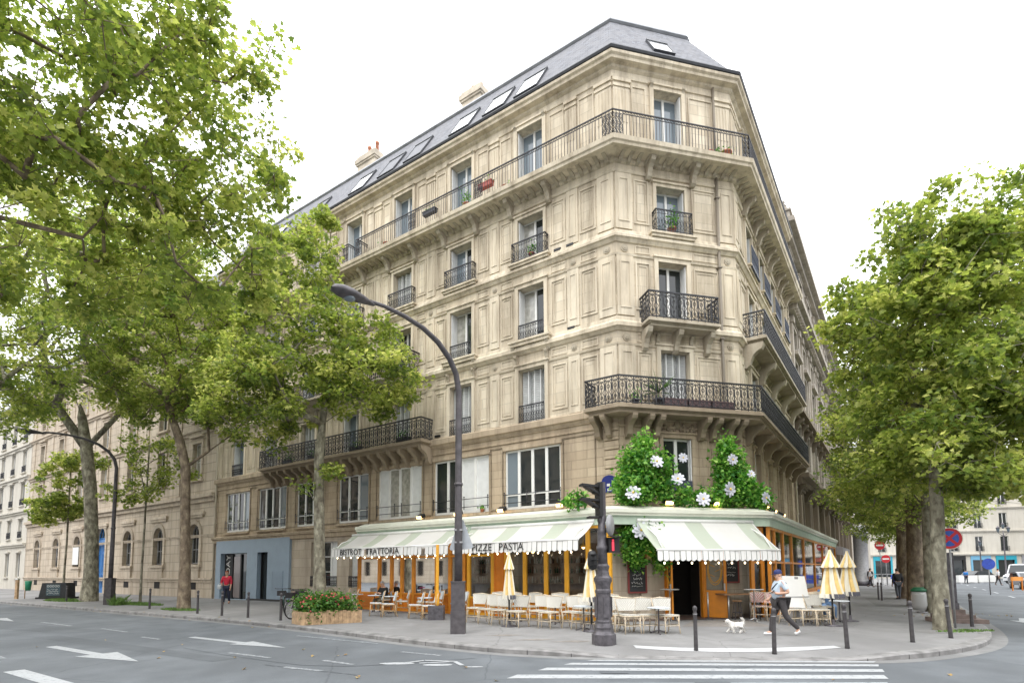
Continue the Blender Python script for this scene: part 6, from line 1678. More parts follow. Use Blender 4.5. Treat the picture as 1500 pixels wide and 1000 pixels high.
def display(label, blobs, flowers, seed, n, fr=FC, size=.15):
    rg = np.random.default_rng(seed); c0 = fr.P(blobs[0][0], blobs[0][1], blobs[0][2])
    T = thing('flower_display', label, 'flower display', c0, 0, 'artificial greenery hung round the bistro corner')
    pos = []; tt = []; W = np.array([b[3] * b[4] * b[5] for b in blobs]); W = W / W.sum(); st = MB()
    for b, w_ in zip(blobs, W):
        m_ = int(n * w_); k = max(3, m_ // 45)
        for _ in range(k):
            v = rg.normal(size=3); v /= np.linalg.norm(v); q = rg.uniform(.3, 1) ** .4
            cs_ = (b[0] + v[0] * b[3] * q, b[1] + v[1] * b[4] * q, b[2] + v[2] * b[5] * q)
            cc = fr.P(*cs_); st.tube([fr.P(b[0], b[1], b[2]), cc], [.02, .008], 4, 0, False)
            u = rg.normal(size=(m_ // k, 3)) * .15; pos.append(np.array(cc)[None] + u); tt.append(np.clip(rg.beta(1.5, 1.9, len(u)) + rg.normal(0, .18), 0, 1))
    pos = np.concatenate(pos) - np.array(c0); tt = np.concatenate(tt)
    v, l, s, t = leaves_mesh(pos, size, rg, LEAF3, tilt=.9, droop=-.2, tints=tt)
    st.build('stems', M['bark_brown'], T, c0)
    mesh_np('leaves', v, l, s, t, M['leaf_bush'], T)
    for s_, d_, z_, r_, pk in flowers: flower(T, c0, fr.P(s_, d_, z_), fr.n * 1.0 + fr.u * rnd.uniform(-.5, .3) + V(0, 0, rnd.uniform(-.1, .5)), r_, pk)
    return T
display('leafy green mass with large white flowers left of the corner window', [(.05, 1.2, 4.7, .75, .55, .5), (.2, 1.15, 5.5, .55, .45, .7), (.45, 1.1, 6.15, .22, .25, .5), (1.0, 1.15, 5.1, .36, .45, .8), (1.5, 1.3, 4.35, .6, .4, .3), (-.25, 1.4, 4.35, .5, .4, .28)],
        [(.62, 1.7, 5.55, .29, 0), (1.72, 1.6, 5.75, .2, 0), (1.4, 1.75, 4.95, .27, 0), (-.42, 1.95, 4.38, .30, 0), (2.25, 1.95, 4.22, .30, 0)], 41, 7200)
display('leafy green mass with large white flowers right of the corner window', [(4.0, 1.15, 4.75, .75, .5, .6), (3.9, 1.15, 5.6, .55, .45, .7), (3.95, 1.1, 6.25, .25, .3, .5), (3.0, 1.3, 4.4, .6, .4, .3), (4.9, 1.2, 4.4, .55, .4, .35)],
        [(3.7, 1.65, 5.75, .24, 0), (4.45, 1.65, 5.25, .19, 0), (3.4, 1.85, 4.62, .32, 0), (4.95, 1.75, 4.35, .26, 0)], 42, 6200)
display('greenery with two large flowers hanging under the fascia beside the awning', [(.0, 1.5, 3.0, .75, .3, .38), (-.1, 1.45, 2.4, .35, .25, .5), (.85, 1.4, 2.35, .3, .25, .6), (.55, 1.5, 2.95, .55, .3, .4)],
        [(-.15, 1.95, 3.10, .36, 0), (.72, 1.9, 2.86, .32, 1)], 43, 4200)
display('small green sprig on the fascia near the traffic signal', [(-.85, .6, 4.25, .35, .3, .22)], [], 44, 320, Fr(FL.P(0, 1.6, 0).xy, (-FL.u.x, -FL.u.y), FL.n.xy))
# ------------------------------------------------------------------ STREET FURNITURE
def yaw(f): return math.atan2(f[0], -f[1])      # local -Y turned to face f
# curved street lamps
def street_lamp(label, x, y, arm, ht=7.0):
    T = thing('street_lamp', label, 'street lamp', (x, y, 0), 0, 'curved arm street lamps')
    mb = MB(); mb.box(-.20, .20, -.20, .20, 0, .62); mb.box(-.185, .185, -.185, .185, .62, 1.42); mb.box(-.2, .2, -.2, .2, 1.42, 1.46); mb.build('lamp_base', M['post'], T)
    n = Vector((arm[0], arm[1], 0)).normalized()
    mb = MB(); pts = [V(0, 0, 1.4), V(0, 0, 3.0), V(0, 0, 4.2), V(0, 0, ht - .9), V(0, 0, ht)]; rs = [.115, .11, .10, .095, .09]
    for l, z in ((.12, .48), (.42, .86), (.9, 1.17), (1.5, 1.36), (2.2, 1.43), (2.9, 1.42), (3.35, 1.36)): pts.append(n * l + V(0, 0, ht + z)); rs.append(.085 - .012 * l)
    mb.tube(pts, rs, 12); mb.tube([V(0, 0, 4.18), V(0, 0, 4.26)], .125, 12); mb.build('pole', M['post'], T)
    mb = MB(); c = n * 3.85 + V(0, 0, ht + 1.28); t = n.cross(V(0, 0, 1))
    prof = [(-.62, .04), (-.45, .075), (-.2, .13), (.1, .17), (.35, .165), (.55, .11), (.62, .02)]; b0 = len(mb.v); k = 12
    for l, r_ in prof:
        for j in range(k):
            a = 2 * math.pi * j / k; mb.v.append(tuple(c + n * l + t * math.cos(a) * r_ * 1.25 + V(0, 0, math.sin(a) * r_ * (.9 if math.sin(a) > 0 else .6) - .05 * l)))
    for i in range(len(prof) - 1):
        for j in range(k): mb.f.append((b0 + i * k + j, b0 + i * k + (j + 1) % k, b0 + (i + 1) * k + (j + 1) % k, b0 + (i + 1) * k + j)); mb.uv.append(None); mb.m.append(0); mb.sm.append(True)
    h = mb.build('lamp_head', M['post'], T)
    mb = MB(); mb.ball(c + n * .12 + V(0, 0, -.10), .13, 10, 6, 0, 1.1, 1.1, .5); mb.build('lens', M['glass_sky'], h)
    return T
nL = (FL.n.x, FL.n.y)
street_lamp('tall curved street lamp standing at the kerb in front of the PIZZE awning', -1.53, 15.91, nL, 6.95)
street_lamp('far curved street lamp at the kerb beside the big plane trunk', -22.2, 31.03, nL, 7.6)
# triangular road sign seen from behind on the tall lamp
T = thing('road_sign', 'triangular road sign seen from its grey back on the tall street lamp', 'road sign', (-1.47, 16.07, 2.78))
mb = MB(); q = [V(-.62, 0, -.45), V(.72, 0, -.38), V(.30, 0, .2), (V(.02, 0, .78)), V(-.08, 0, .76)]
mb.prism([V(-.33, 0, -.40), V(-.29, 0, -.45), V(.31, 0, -.40), V(.35, 0, -.34), V(.07, 0, .42), V(.0, 0, .46), V(-.06, 0, .42)], V(0, .025, 0)); mb.build('plate', mat('bare sign back', (.46, .49, .52), .4, .4, var=.08), T)
mb = MB(); mb.box(-.18, .06, -.26, .0, .1, .15); mb.box(-.18, .06, -.26, .0, -.25, -.2); mb.build('clamp', M['grey'], T)
# ornate traffic signal column
TX, TY = 2.16, 13.41
T = thing('traffic_light', 'old cast iron traffic signal column on a square plinth with a lit red pedestrian light', 'traffic light', (TX, TY, 0), R(12))
mb = MB(); mb.lathe([(.28, -.02), (.285, .02), (.285, .24), (.25, .27), (.22, .32), (.215, .36), (.225, .40), (.19, .50), (.195, .54), (.18, .58), (.175, 1.18), (.19, 1.22), (.19, 1.27), (.17, 1.30), (.18, 1.40), (.2, 1.46), (.215, 1.50), (.215, 1.56), (.16, 1.62), (.15, 1.66), (.14, 1.74), (.155, 1.8), (.165, 1.84), (.12, 1.9)], n=8, smooth=False, rot=math.pi / 8)
mb.lathe([(.12, 1.86), (.115, 2.2), (.14, 2.24), (.14, 2.3), (.11, 2.34), (.105, 2.62), (.12, 2.66), (.09, 2.72), (.085, 3.05)], n=14)
for k in range(4):
    a = math.pi / 2 * k; mb.obox((.19 * math.cos(a), .19 * math.sin(a), .88), (.07, .012, .24), Matrix.Rotation(a + math.pi / 2, 3, 'Z'))
mb.build('column', M['castiron'], T)
mb = MB(); mb.box(-.085, .085, -.07, .07, 2.9, 3.86); mb.build('upper_post', M['post'], T)
mb = MB(); mb.box(-.10, -.02, -.17, .17, 3.02, 3.84)
for z in (3.72, 3.38): mb.prism([V(-.05, -.13, z), V(-.05, .13, z), V(-.52, .13, z + .04), V(-.52, -.13, z + .04)], V(0, 0, .05)); mb.prism([V(-.10, -.12, z - .17), V(-.10, .12, z - .17), V(-.42, .12, z + .02), V(-.42, -.12, z + .02)], V(0, 0, .06)); mb.lathe([(.12, -.02), (.11, .02)], (-.12, 0, z - .12), 10)
mb.prism([V(-.1, -.12, 2.98), V(-.1, .12, 2.98), V(-.34, .12, 2.98), V(-.34, -.12, 2.98)], V(0, 0, .05)); mb.build('signal_head', M['black'], T)
mb = MB(); 
mb.box(.10, .36, -.20, -.02, 2.16, 2.52); mb.prism([V(.10, -.36, 2.52), V(.36, -.36, 2.52), V(.36, -.1, 2.54), V(.10, -.1, 2.54)], V(0, 0, .02)); b_ = mb.build('pedestrian_signal', M['black'], T)
mb = MB(); mb.ball((.19, -.215, 2.45), .028, 8, 6); mb.box(.165, .215, -.225, -.202, 2.28, 2.42); mb.box(.165, .185, -.225, -.202, 2.2, 2.28); mb.box(.195, .215, -.225, -.202, 2.2, 2.28); mb.build('red_figure', M['lamp_red'], b_)
mb = MB(); mb.lathe([(.001, .0), (.26, .0), (.26, .03), (.001, .03)], (0, 0, 0), 24); v2 = [Matrix.Rotation(R(90), 3, 'Y') @ Vector(p) for p in mb.v]; mb.v = [tuple(Matrix.Rotation(R(-42), 3, 'Z') @ p + V(.19, -.02, 2.82)) for p in v2]; mb.build('round_sign', M['grey'], T)
mb = MB(); mb.lathe([(.001, -.24), (.09, -.2), (.115, -.1), (.115, .1), (.09, .2), (.001, .24)], (-.30, -.12, 1.98), 12)
for z in (2.1, 1.98, 1.86): mb.prism([V(-.40, -.22, z), V(-.22, -.22, z), V(-.24, -.32, z + .01), V(-.38, -.32, z + .01)], V(0, 0, .012))
mb.tube([V(-.28, -.1, 1.98), V(0, 0, 1.98)], .025, 6); mb.build('repeater_signal', M['black'], T)
# bollards
used = []; T = thing('bollard', 'x', 'bollard', (0, 0, 0))
mb = MB(); mb.lathe([(.052, 0), (.048, .05), (.042, .75), (.046, .78), (.046, .82), (.038, .84), (.038, .88), (.05, .90), (.05, .96), (.02, .99)], n=10); mb.build('post', M['bollard'], T)
mb = MB(); mb.lathe([(.049, .80), (.049, .815)], n=10); mb.build('ring', M['grey'], T)
BG = 'slim iron bollards along the kerb'
for x, y, lab, tx in ((-27.09, 34.21, 'bollard in front of the chalkboard planter box', 0), (-17.6, 27.35, 'bollard in the grass strip between sapling and brown trunk', 0), (-13.41, 24.02, 'bollard just right of the brown tree trunk', 0), (-11.75, 22.82, 'bollard in front of the woman in red', 0), (-10.18, 21.73, 'bollard in front of the blue shop doorway', 0), (-8.39, 20.44, 'bollard in front of the blue louvre panel left of the bicycles', 0),
        (4.06, 12.57, 'bollard left of the white dog with a small round sticker', 0), (5.62, 12.2, 'bollard in front of the walking man in the cap', .02), (7.4, 12.55, 'bollard leaning slightly in front of the closed umbrella', -.035), (9.5, 13.47, 'bollard between the umbrellas and the nearest right hand tree', -.02), (10.99, 14.21, 'leaning bollard right at the foot of the nearest right hand tree', -.07), (13.78, 16.97, 'bollard on the rounded kerb right of the stepped column', 0), (20.21, 30.82, 'nearer bollard of the pair in front of the walking man in black', 0), (20.6, 31.7, 'farther bollard of the pair in front of the walking man in black', 0)):
    o = place(T, used, (x, y, pav_z(x, y) - .005), rnd.uniform(0, 3), lab, BG); o.rotation_euler = (0, tx, 0)
mb = MB(); mb.lathe([(.03, 0), (.03, .008)], (0, 0, 0), 12)
# stepped column and no stopping sign by the right-hand tree
T = thing('cast_iron_column', 'dark square cast iron column on a stepped base behind the nearest right hand tree', 'column', (14.25, 18.4, 0), R(-20))
mb = MB(); mb.box(-.55, .85, -.5, .5, 0, .13); mb.box(-.42, .55, -.4, .4, .13, .26); mb.box(-.32, .32, -.3, .3, .26, .42); mb.build('stepped_base', mat('stained stone steps', (.17, .13, .115), .85, var=.4, scale=4), T)
mb = MB(); mb.prism([V(-.2, -.2, .42), V(.2, -.2, .42), V(.2, .2, .42), V(-.2, .2, .42)], V(0, 0, .2)); mb.box(-.17, .17, -.17, .17, .62, 1.55); mb.box(-.19, .19, -.19, .19, 1.55, 1.6); mb.box(-.15, .15, -.15, .15, 1.6, 2.25); mb.build('shaft', M['castiron'], T)
T = thing('road_sign', 'round blue no stopping sign with red border and red diagonal cross', 'road sign', (12.95, 16.55, 0), R(-38))
mb = MB(); mb.tube([V(0, .04, 0), V(0, .04, 3.0)], .03, 8); mb.build('post', M['grey'], T)
def disc_pts(r_, y, z, n=28): return [V(r_ * math.cos(2 * math.pi * k / n), y, z + r_ * math.sin(2 * math.pi * k / n)) for k in range(n)]
mb = MB(); mb.prism(disc_pts(.325, -.005, 2.62), V(0, .012, 0)); pl_ = mb.build('plate', mat('cream sign rim', (.72, .66, .55), .5), T)
mb = MB(); mb.prism(disc_pts(.305, -.009, 2.62), V(0, .003, 0)); mb.build('red_ring', M['red'], pl_)
mb = MB(); mb.prism(disc_pts(.232, -.013, 2.62), V(0, .003, 0)); mb.build('blue_field', mat('sign blue', (.03, .09, .42), .4), pl_)
mb = MB()
for a in (45, -45): mb.obox((0, -.0155, 2.62), (.24, .0015 + .0004 * (a > 0), .038), Matrix.Rotation(R(a), 3, 'Y'))
mb.build('red_cross', M['red'], pl_)
# litter bag stand
T = thing('litter_bin', 'clear plastic bag litter bin on a green topped stand behind the nearest right hand tree', 'litter bin', (16.05, 22.25, 0))
mb = MB(); mb.lathe([(.2, .1), (.27, .3), (.26, .7), (.24, .84)], n=12); mb.build('bag', mat('clear plastic bag', (.42, .42, .41), .25), T)
mb = MB(); mb.lathe([(.27, .84), (.27, .90), (.2, .96), (.18, 1.0)], n=14); mb.build('rim', mat('bin green', (.01, .12, .05), .5), T)
mb = MB(); mb.tube([V(.28, 0, 0), V(.28, 0, 1.15)], .035, 8); mb.lathe([(.2, 0), (.2, .05)], (0.1, 0, 0), 12); mb.build('stand', M['grey'], T)
# wooden flower planter
PL = thing('planter', 'low planter of vertical wooden slabs full of greenery and pink red flowers round a tree', 'planter', (-6.9, 19.0, 0))
P4 = [V(-7.5, 19.2, 0), V(-6.88, 18.42, 0), V(-5.2, 19.5, 0), V(-6.2, 20.8, 0)]; og = (-6.9, 19.0, 0)
mb = MB()
for a, b in zip(P4, P4[1:] + P4[:1]):
    L_ = (b - a).length; u = (b - a) / L_; n = V(u.y, -u.x, 0); k = int(L_ / .13)
    for i in range(k):
        s = L_ * i / k; wv = L_ / k * .96; h = .40 + .06 * rnd.random(); p = a + u * s; t = .05 + .02 * rnd.random()
        mb.prism([p, p + u * wv, p + u * wv - n * t, p - n * t], V(0, 0, h))
mb.build('plank_wall', M['wood'], PL, og)
mb = MB(); mb.add([p + V(0, 0, .34) for p in P4]); mb.build('soil', mat('soil', (.06, .045, .03), .95), PL, og)
rg = np.random.default_rng(8); pos = []; fl_ = MB()
for _ in range(46):
    a, b = rg.random(), rg.random(); p = P4[0].lerp(P4[1], a).lerp(P4[3].lerp(P4[2], a), .1 + .8 * b); h = rg.uniform(.45, .8)
    pos.append(np.array((p.x, p.y, h)) + rg.normal(size=(70, 3)) * np.array([.14, .14, .16]))
    if rg.random() < .45 and a > .3:
        for _ in range(9): q = p + V(*(rg.normal(size=3) * .09)) + V(0, 0, h + .12); fl_.ball(q, .035, 5, 4)
pos = np.concatenate(pos) - np.array(og); v, l, s, t = leaves_mesh(pos, .12, rg, LEAF3, tilt=.8, droop=-.3, tints=rg.beta(2, 2.4, len(pos)))
mesh_np('foliage', v, l, s, t, leafmat('planter greenery', (.03, .10, .02), (.08, .19, .03), (.20, .28, .06), .25), PL)
fl_.build('blossoms', mat('pink red blossom', (.62, .10, .11), .6, var=.3, scale=9), PL, og)['kind'] = 'stuff'
# dark planter box with chalk writing
T = thing('planter_box', 'low dark planter box with sloping ends and chalk writing on its front', 'planter box', (-31.3, 38.3, 0), math.atan2(.3, 1) * 0 + R(2))
mb = MB(); q = [V(-.92, 0, .12), V(.92, 0, .12), V(.86, 0, 1.08), V(-.72, 0, 1.08)]; mb.prism(q, V(0, .85, 0)); mb.build('box', M['chalkboard'], T)
mb = MB(); mb.box(-1.05, 1.15, -.1, .95, 0, .12); mb.build('pallet', M['black'], T)
mb = MB(); mb.box(-.42, .5, -.012, -.004, .22, .98); pb = mb.build('front_panel', mat('teal grey chalkboard', (.05, .085, .10), .6, var=.2, scale=5), T)
mb = MB(); r_ = random.Random(4)
for z, hh in ((.86, .08), (.62, .05), (.5, .05), (.36, .05)):
    a = -.36
    while a < .36:
        l = r_.uniform(.06, .13)
        if hh > .07: mb.tube([V(a + .06 + .06 * math.cos(t), -.02, z + .07 * math.sin(t)) for t in [k * math.pi / 4 for k in range(9)]], .014, 4); a += .17
        else: mb.tube([V(a + l * t, -.02, z + hh * r_.uniform(-1, 1)) for t in (0, .35, .7, 1)], .011, 4); a += l + .03
mb.build('chalk_writing', M['chalk'], pb)
T = thing('post', 'short wooden post with pale cap left of the chalkboard planter box', 'post', (-34.0, 38.6, 0)); mb = MB(); mb.box(-.08, .08, -.08, .08, 0, 1.3); mb.build('shaft', M['wood'], T); mb = MB(); mb.box(-.1, .1, -.1, .1, 1.3, 1.4); mb.build('cap', M['white'], T)
T = thing('litter_bin', 'small green litter bin on a thin pole left of the chalkboard planter box', 'litter bin', (-33.5, 38.9, 0)); mb = MB(); mb.lathe([(.15, .55), (.2, 1.2), (.18, 1.22)], n=10); mb.build('bin_body', mat('bright bin green', (.02, .22, .12), .5), T); mb = MB(); mb.tube([V(-.2, 0, 0), V(-.2, 0, 1.25)], .03, 6); mb.build('pole', M['wood'], T)
T = thing('stake', 'thin leaning stake between planter box and big trunk', 'stake', (-28.6, 37.6, 0)); mb = MB(); mb.tube([V(0, 0, 0), V(.25, .1, 1.5)], .05, 6); mb.build('shaft', M['bark_brown'], T); mb = MB(); mb.tube([V(.22, .09, 1.3), V(.25, .1, 1.5)], .055, 6); mb.build('tip', M['white'], T)

# bicycles
def bicycle(label, x, y, rz, frame, seatm, group):
    T = thing('bicycle', label, 'bicycle', (x, y, 0), rz, group)
    for s in (-.52, .52):
        mb = MB(); mb.tube([V(s + .33 * math.cos(t), 0, .35 + .33 * math.sin(t)) for t in [2 * math.pi * k / 24 for k in range(25)]], .025, 6, 0, False); w_ = mb.build('wheel', M['black'], T)
        mb = MB()
        for k in range(12): t = math.pi * k / 6; mb.tube([V(s, 0, .35), V(s + .31 * math.cos(t), 0, .35 + .31 * math.sin(t))], .004, 3, 0, False)
        mb.tube([V(s, -.04, .35), V(s, .04, .35)], .03, 8); mb.build('spokes', M['chrome'], w_)
    mb = MB()
    for a, b in (((-.52, .35), (-.08, .32)), ((-.08, .32), (-.2, .82)), ((-.52, .35), (-.17, .72)), ((-.08, .32), (.36, .72)), ((-.17, .72), (.34, .80)), ((.34, .92), (.40, .62)), ((.40, .62), (.52, .35))): mb.tube([V(a[0], 0, a[1]), V(b[0], 0, b[1])], .02, 6)
    mb.tube([V(.33, 0, .92), V(.31, 0, 1.04)], .015, 6); mb.build('frame', frame, T)
    mb = MB(); mb.tube([V(.2, -.29, 1.06), V(.36, -.2, 1.05), V(.33, 0, 1.05), V(.36, .2, 1.05), V(.2, .29, 1.06)], .014, 6); mb.tube([V(.2, -.29, 1.06), V(.1, -.3, 1.05)], .02, 6); mb.tube([V(.2, .29, 1.06), V(.1, .3, 1.05)], .02, 6); mb.build('handlebar', M['black'], T)
    mb = MB(); mb.prism([V(-.34, -.09, .86), V(-.34, .09, .86), V(-.08, .03, .88), V(-.08, -.03, .88)], V(0, 0, .05)); mb.build('saddle', seatm, T)
    mb = MB(); mb.lathe([(.09, -.008), (.09, .008)], (0, 0, 0), 14); mb.v = [tuple(Matrix.Rotation(R(90), 3, 'X') @ Vector(p) + V(-.08, -.05, .32)) for p in mb.v]; mb.tube([V(-.08, -.07, .32), V(.02, -.09, .17)], .012, 5); mb.tube([V(-.08, .05, .32), V(-.18, .09, .47)], .012, 5); mb.build('crank', M['chrome'], T)
    mb = MB(); mb.box(.42, .68, -.16, .16, .78, .98); mb.build('basket', M['black'], T)
    return T
bicycle('dark bicycle leaning beside the wooden flower planter, front wheel to the kerb', -8.0, 21.4, R(-112), M['black'], M['black'], 'parked bicycles by the planter')
bicycle('bicycle with magenta saddle behind the flower planter', -8.75, 22.9, R(-60), M['castiron'], mat('magenta saddle', (.38, .05, .16), .5), 'parked bicycles by the planter')
bicycle('dark green bicycle between the planter and the low window', -9.6, 23.6, R(-75), mat('bottle green paint', (.02, .06, .05), .4), M['black'], 'parked bicycles by the planter')
T = thing('barrier_post', 'ochre yellow post on a dark foot just left of the tall street lamp', 'post', (-2.72, 20.4, 0)); mb = MB(); mb.box(-.05, .05, -.05, .05, .4, 2.7); mb.box(-.07, .07, -.07, .07, .55, 1.0); mb.build('shaft', M['yellow'], T); mb = MB(); mb.box(-.3, .25, -.25, .25, 0, .5); mb.build('foot', M['castiron'], T)

# ------------------------------------------------------------------ TERRACE FURNITURE
def chair(name, label, weave, cane, flare=.02):
    T = thing(name, label, 'chair', (0, 0, 0)); T.scale = (1.1, 1.1, 1.08)
    mb = MB(); mb.prism([V(-.21, -.22, .445), V(.21, -.22, .445), V(.19, .18, .435), V(-.19, .18, .435)], V(0, 0, .035)); mb.build('seat', M[weave], T)
    mb = MB(); n = 6
    for i in range(n):
        a, b = -1 + 2 * i / n, -1 + 2 * (i + 1) / n
        def p(t, z): w = .185 + flare + (.03 + flare) * (z - .55) / .32; return V(t * w, .20 + .10 * (z - .5) / .36 - .045 * (t * t), z)
        mb.add((p(a, .56), p(b, .56), p(b, .855 + .02 * (1 - b * b)), p(a, .855 + .02 * (1 - a * a))), None, 0, True); q = V(0, .02, 0)
        mb.add((p(b, .56) + q, p(a, .56) + q, p(a, .855 + .02 * (1 - a * a)) + q, p(b, .855 + .02 * (1 - b * b)) + q), None, 0, True)
        mb.add((p(a, .855 + .02 * (1 - a * a)), p(b, .855 + .02 * (1 - b * b)), p(b, .855 + .02 * (1 - b * b)) + q, p(a, .855 + .02 * (1 - a * a)) + q)); mb.add((p(b, .56), p(a, .56), p(a, .56) + q, p(b, .56) + q))
    mb.build('backrest', M[weave], T)
    mb = MB(); mb.tube([V(-.2, .2, .45), V(-.205 - flare, .22, .58), V(-.225 - 2 * flare, .275, .87), V(0, .315, .895), V(.225 + 2 * flare, .275, .87), V(.205 + flare, .22, .58), V(.2, .2, .45)], .016, 6); mb.build('back_frame', M[cane], T)
    mb = MB(); mb.tube([V(-.21, -.22, .44), V(.21, -.22, .44), V(.2, .19, .43), V(-.2, .19, .43), V(-.21, -.22, .44)], .017, 6); mb.build('seat_frame', M[cane], T)
    for sx in (-1, 1):
        mb = MB(); mb.tube([V(sx * .20, -.21, .44), V(sx * .195, -.215, .25), V(sx * .21, -.245, 0)], [.017, .016, .014], 6); mb.tube([V(sx * .2, -.215, .28), V(sx * .12, -.215, .42)], .009, 4); mb.build('leg', M[cane], T)
        mb = MB(); mb.tube([V(sx * .19, .19, .44), V(sx * .2, .22, .22), V(sx * .215, .285, 0)], [.017, .016, .014], 6); mb.build('leg', M[cane], T)
    mb = MB(); mb.tube([V(-.2, -.22, .2), V(.2, -.22, .2)], .011, 5); mb.tube([V(-.2, .225, .18), V(.2, .225, .18)], .011, 5)
    for sx in (-1, 1): mb.tube([V(sx * .2, -.22, .23), V(sx * .205, .22, .2)], .011, 5)
    mb.build('stretcher', M[cane], T)
    return T
def table(name, label, top, r_, h, key2='castiron', square=False):
    T = thing(name, label, 'table', (0, 0, 0))
    mb = MB(); mb.lathe([(r_ - .01, h - .03), (r_, h - .025), (r_, h - .005), (r_ - .01, h)], n=22 if not square else 4, rot=0 if not square else math.pi / 4); mb.build('table_top', M[top], T)
    mb = MB(); mb.lathe([(.03, .03), (.022, .1), (.02, h - .06), (.06, h - .03)], n=10); mb.build('pedestal', M[key2], T)
    mb = MB()
    for k in range(3): a = 2 * math.pi * k / 3 + .4; mb.tube([V(0, 0, .1), V(.16 * math.cos(a), .16 * math.sin(a), .05), V(.27 * math.cos(a), .27 * math.sin(a), .015)], .018, 6)
    mb.build('foot', M[key2], T)
    return T
CW, uw = chair('bistro_chair', 'x', 'weave', 'rattan_pale', .03), []
CB, ub = chair('bistro_chair', 'x', 'weave_grey', 'rattan', 0), []
CRD, ur = chair('bistro_chair', 'x', 'weave_red', 'rattan_pale', 0), []
TB, ut = table('bistro_table', 'x', 'weave_grey', .3, .72), []
G1, G2, G3, G4 = 'white woven chairs in front of the PIZZE PASTA awning', 'rattan chairs under the BISTROT TRATTORIA awning', 'white chairs along the side street terrace', 'small round bistro tables on the terrace'
yL, yC = yaw((FL.n.x, FL.n.y)), yaw((FC.n.x, FC.n.y)); yR = yaw((FRR.n.x, FRR.n.y)); yS = yaw((-.93, -.25))
def putL(P_, us, lst, g):
    for s, d, a, lab in lst: place(P_, us, FL.P(s, d, 0), a, lab, g)
putL(CW, uw, [(3.45, 4.45, yL + .1, 'white chair right beside the tall street lamp, outer row'), (2.72, 4.7, yL - .05, 'white chair second from the tall street lamp, outer row'), (2.1, 4.85, yL + .15, 'white chair behind the first closed umbrella pole'), (1.35, 5.05, yL, 'white chair just right of the first closed umbrella pole'),
    (.85, 4.55, yL + .05, 'white chair left one of the middle pair in the outer row'), (.3, 4.85, yL - .1, 'white chair right one of the middle pair in the outer row'), (-.25, 4.4, yL + .1, 'white chair left one of the pair before the second umbrella'), (-.7, 4.6, yL - .05, 'white chair right one of the pair before the second umbrella'), (-1.15, 4.75, yL + .05, 'white chair beside the second closed umbrella pole'), (-1.6, 4.5, yL - .1, 'white chair half hidden behind the traffic signal column'),
    (3.6, 3.0, yL + .3, 'white chair of the inner row behind the tall street lamp'), (2.3, 2.85, yL - .2, 'white chair of the inner row behind the first closed umbrella'), (1.2, 2.8, yL + .2, 'white chair of the inner row against the yellow glazing'), (.2, 2.9, yL, 'white chair of the inner row left of the second closed umbrella'), (2.95, 3.15, yL, 'white chair of the inner row behind the pair by the lamp'), (-.7, 2.9, yL + .2, 'white chair of the inner row nearest the stone pier')], G1)
for x, y, a, lab in ((3.02, 16.2, yC + .1, 'white chair immediately right of the traffic signal column'), (3.25, 15.72, yC - .05, 'white chair in front right of the traffic signal column'), (3.76, 15.85, yC, 'white chair left of the small table facing the crossing'), (4.30, 15.72, yC + .08, 'white chair right of the small table facing the crossing')): place(CW, uw, (x, y, 0), a, lab, G1)
for x, y, a, lab in ((8.75, 17.75, yR - .9, 'white chair nearest the blank white board, side street terrace'), (9.15, 17.6, yR - 1.0, 'second white chair from the blank white board'), (9.5, 17.55, yR - .9, 'white chair left of the third umbrella pole'), (9.85, 18.3, yR - 1.0, 'white chair behind the third umbrella pole'), (10.4, 18.9, yR - .8, 'white chair beside the seated person in blue')): place(CW, uw, (x, y, 0), a, lab, G3)
putL(CB, ub, [(12.3, 3.0, yS, 'rattan chair behind the left end of the flower planter'), (11.35, 3.3, yS, 'rattan chair right next to the planter end, facing the bicycles'), (8.6, 4.3, yS, 'rattan chair left one of the pair right of the seated man'), (7.75, 4.45, yS + .1, 'rattan chair right one of the pair right of the seated man'), (8.75, 2.75, yS, 'rattan chair at the back between seated man and stone pier'), (7.55, 2.75, yS, 'rattan chair at the back left under the stone pier'), (6.9, 2.7, yS + .1, 'rattan chair at the back right under the stone pier'), (6.35, 4.4, yS, 'rattan chair left one of the front pair nearest the lamp'), (5.6, 4.5, yS, 'rattan chair right one of the front pair nearest the lamp'), (5.25, 3.2, yS + .2, 'rattan chair just left of the ochre post')], G2)
for x, y, a, lab in ((8.45, 19.35, yC - .5, 'red and white woven chair beside the high table'), (8.85, 18.95, yC - .3, 'red and white woven chair nearer the walking man')): place(CRD, ur, (x, y, 0), a, lab, 'red and white woven chairs')
putL(TB, ut, [(11.9, 2.55, 0, 'small round table behind the flower planter'), (10.3, 2.9, 0, 'small round table in front of the seated man'), (8.95, 3.2, 0, 'small round table between the two pairs of rattan chairs'), (6.75, 3.5, 0, 'small round table in front of the stone pier'), (5.6, 2.7, 0, 'small round table near the ochre post'), (2.4, 3.65, 0, 'small round table behind the first umbrella'), (.85, 3.55, 0, 'small round table behind the middle pair of white chairs'), (-.3, 3.45, 0, 'small round table left of the second umbrella'), (-.95, 5.0, 0, 'small round table in front of the second umbrella pole')], G4)
for x, y, lab in ((4.02, 15.55, 'small round table between the two white chairs facing the crossing'), (9.5, 18.2, 'small round table among the side street chairs'), (10.6, 18.3, 'small round table before the seated person in blue')): place(TB, ut, (x, y, 0), 0, lab, G4)
HT, uh = table('high_table', 'x', 'concrete', .32, 1.08, 'chrome'), []
place(HT, uh, FC.P(.95, 1.75, 0), 0, 'high table left of the open double door', 'high standing tables'); place(HT, uh, (8.15, 19.0, 0), 0, 'high table right of the orange door', 'high standing tables')
T = thing('bench_table', 'long brown high table on steel legs under the chalk menu list', 'table', (8.2, 20.2, 0), aC); 
mb = MB(); mb.box(-.65, .85, -.28, .28, .84, .89); mb.build('table_top', M['tabletop'], T)
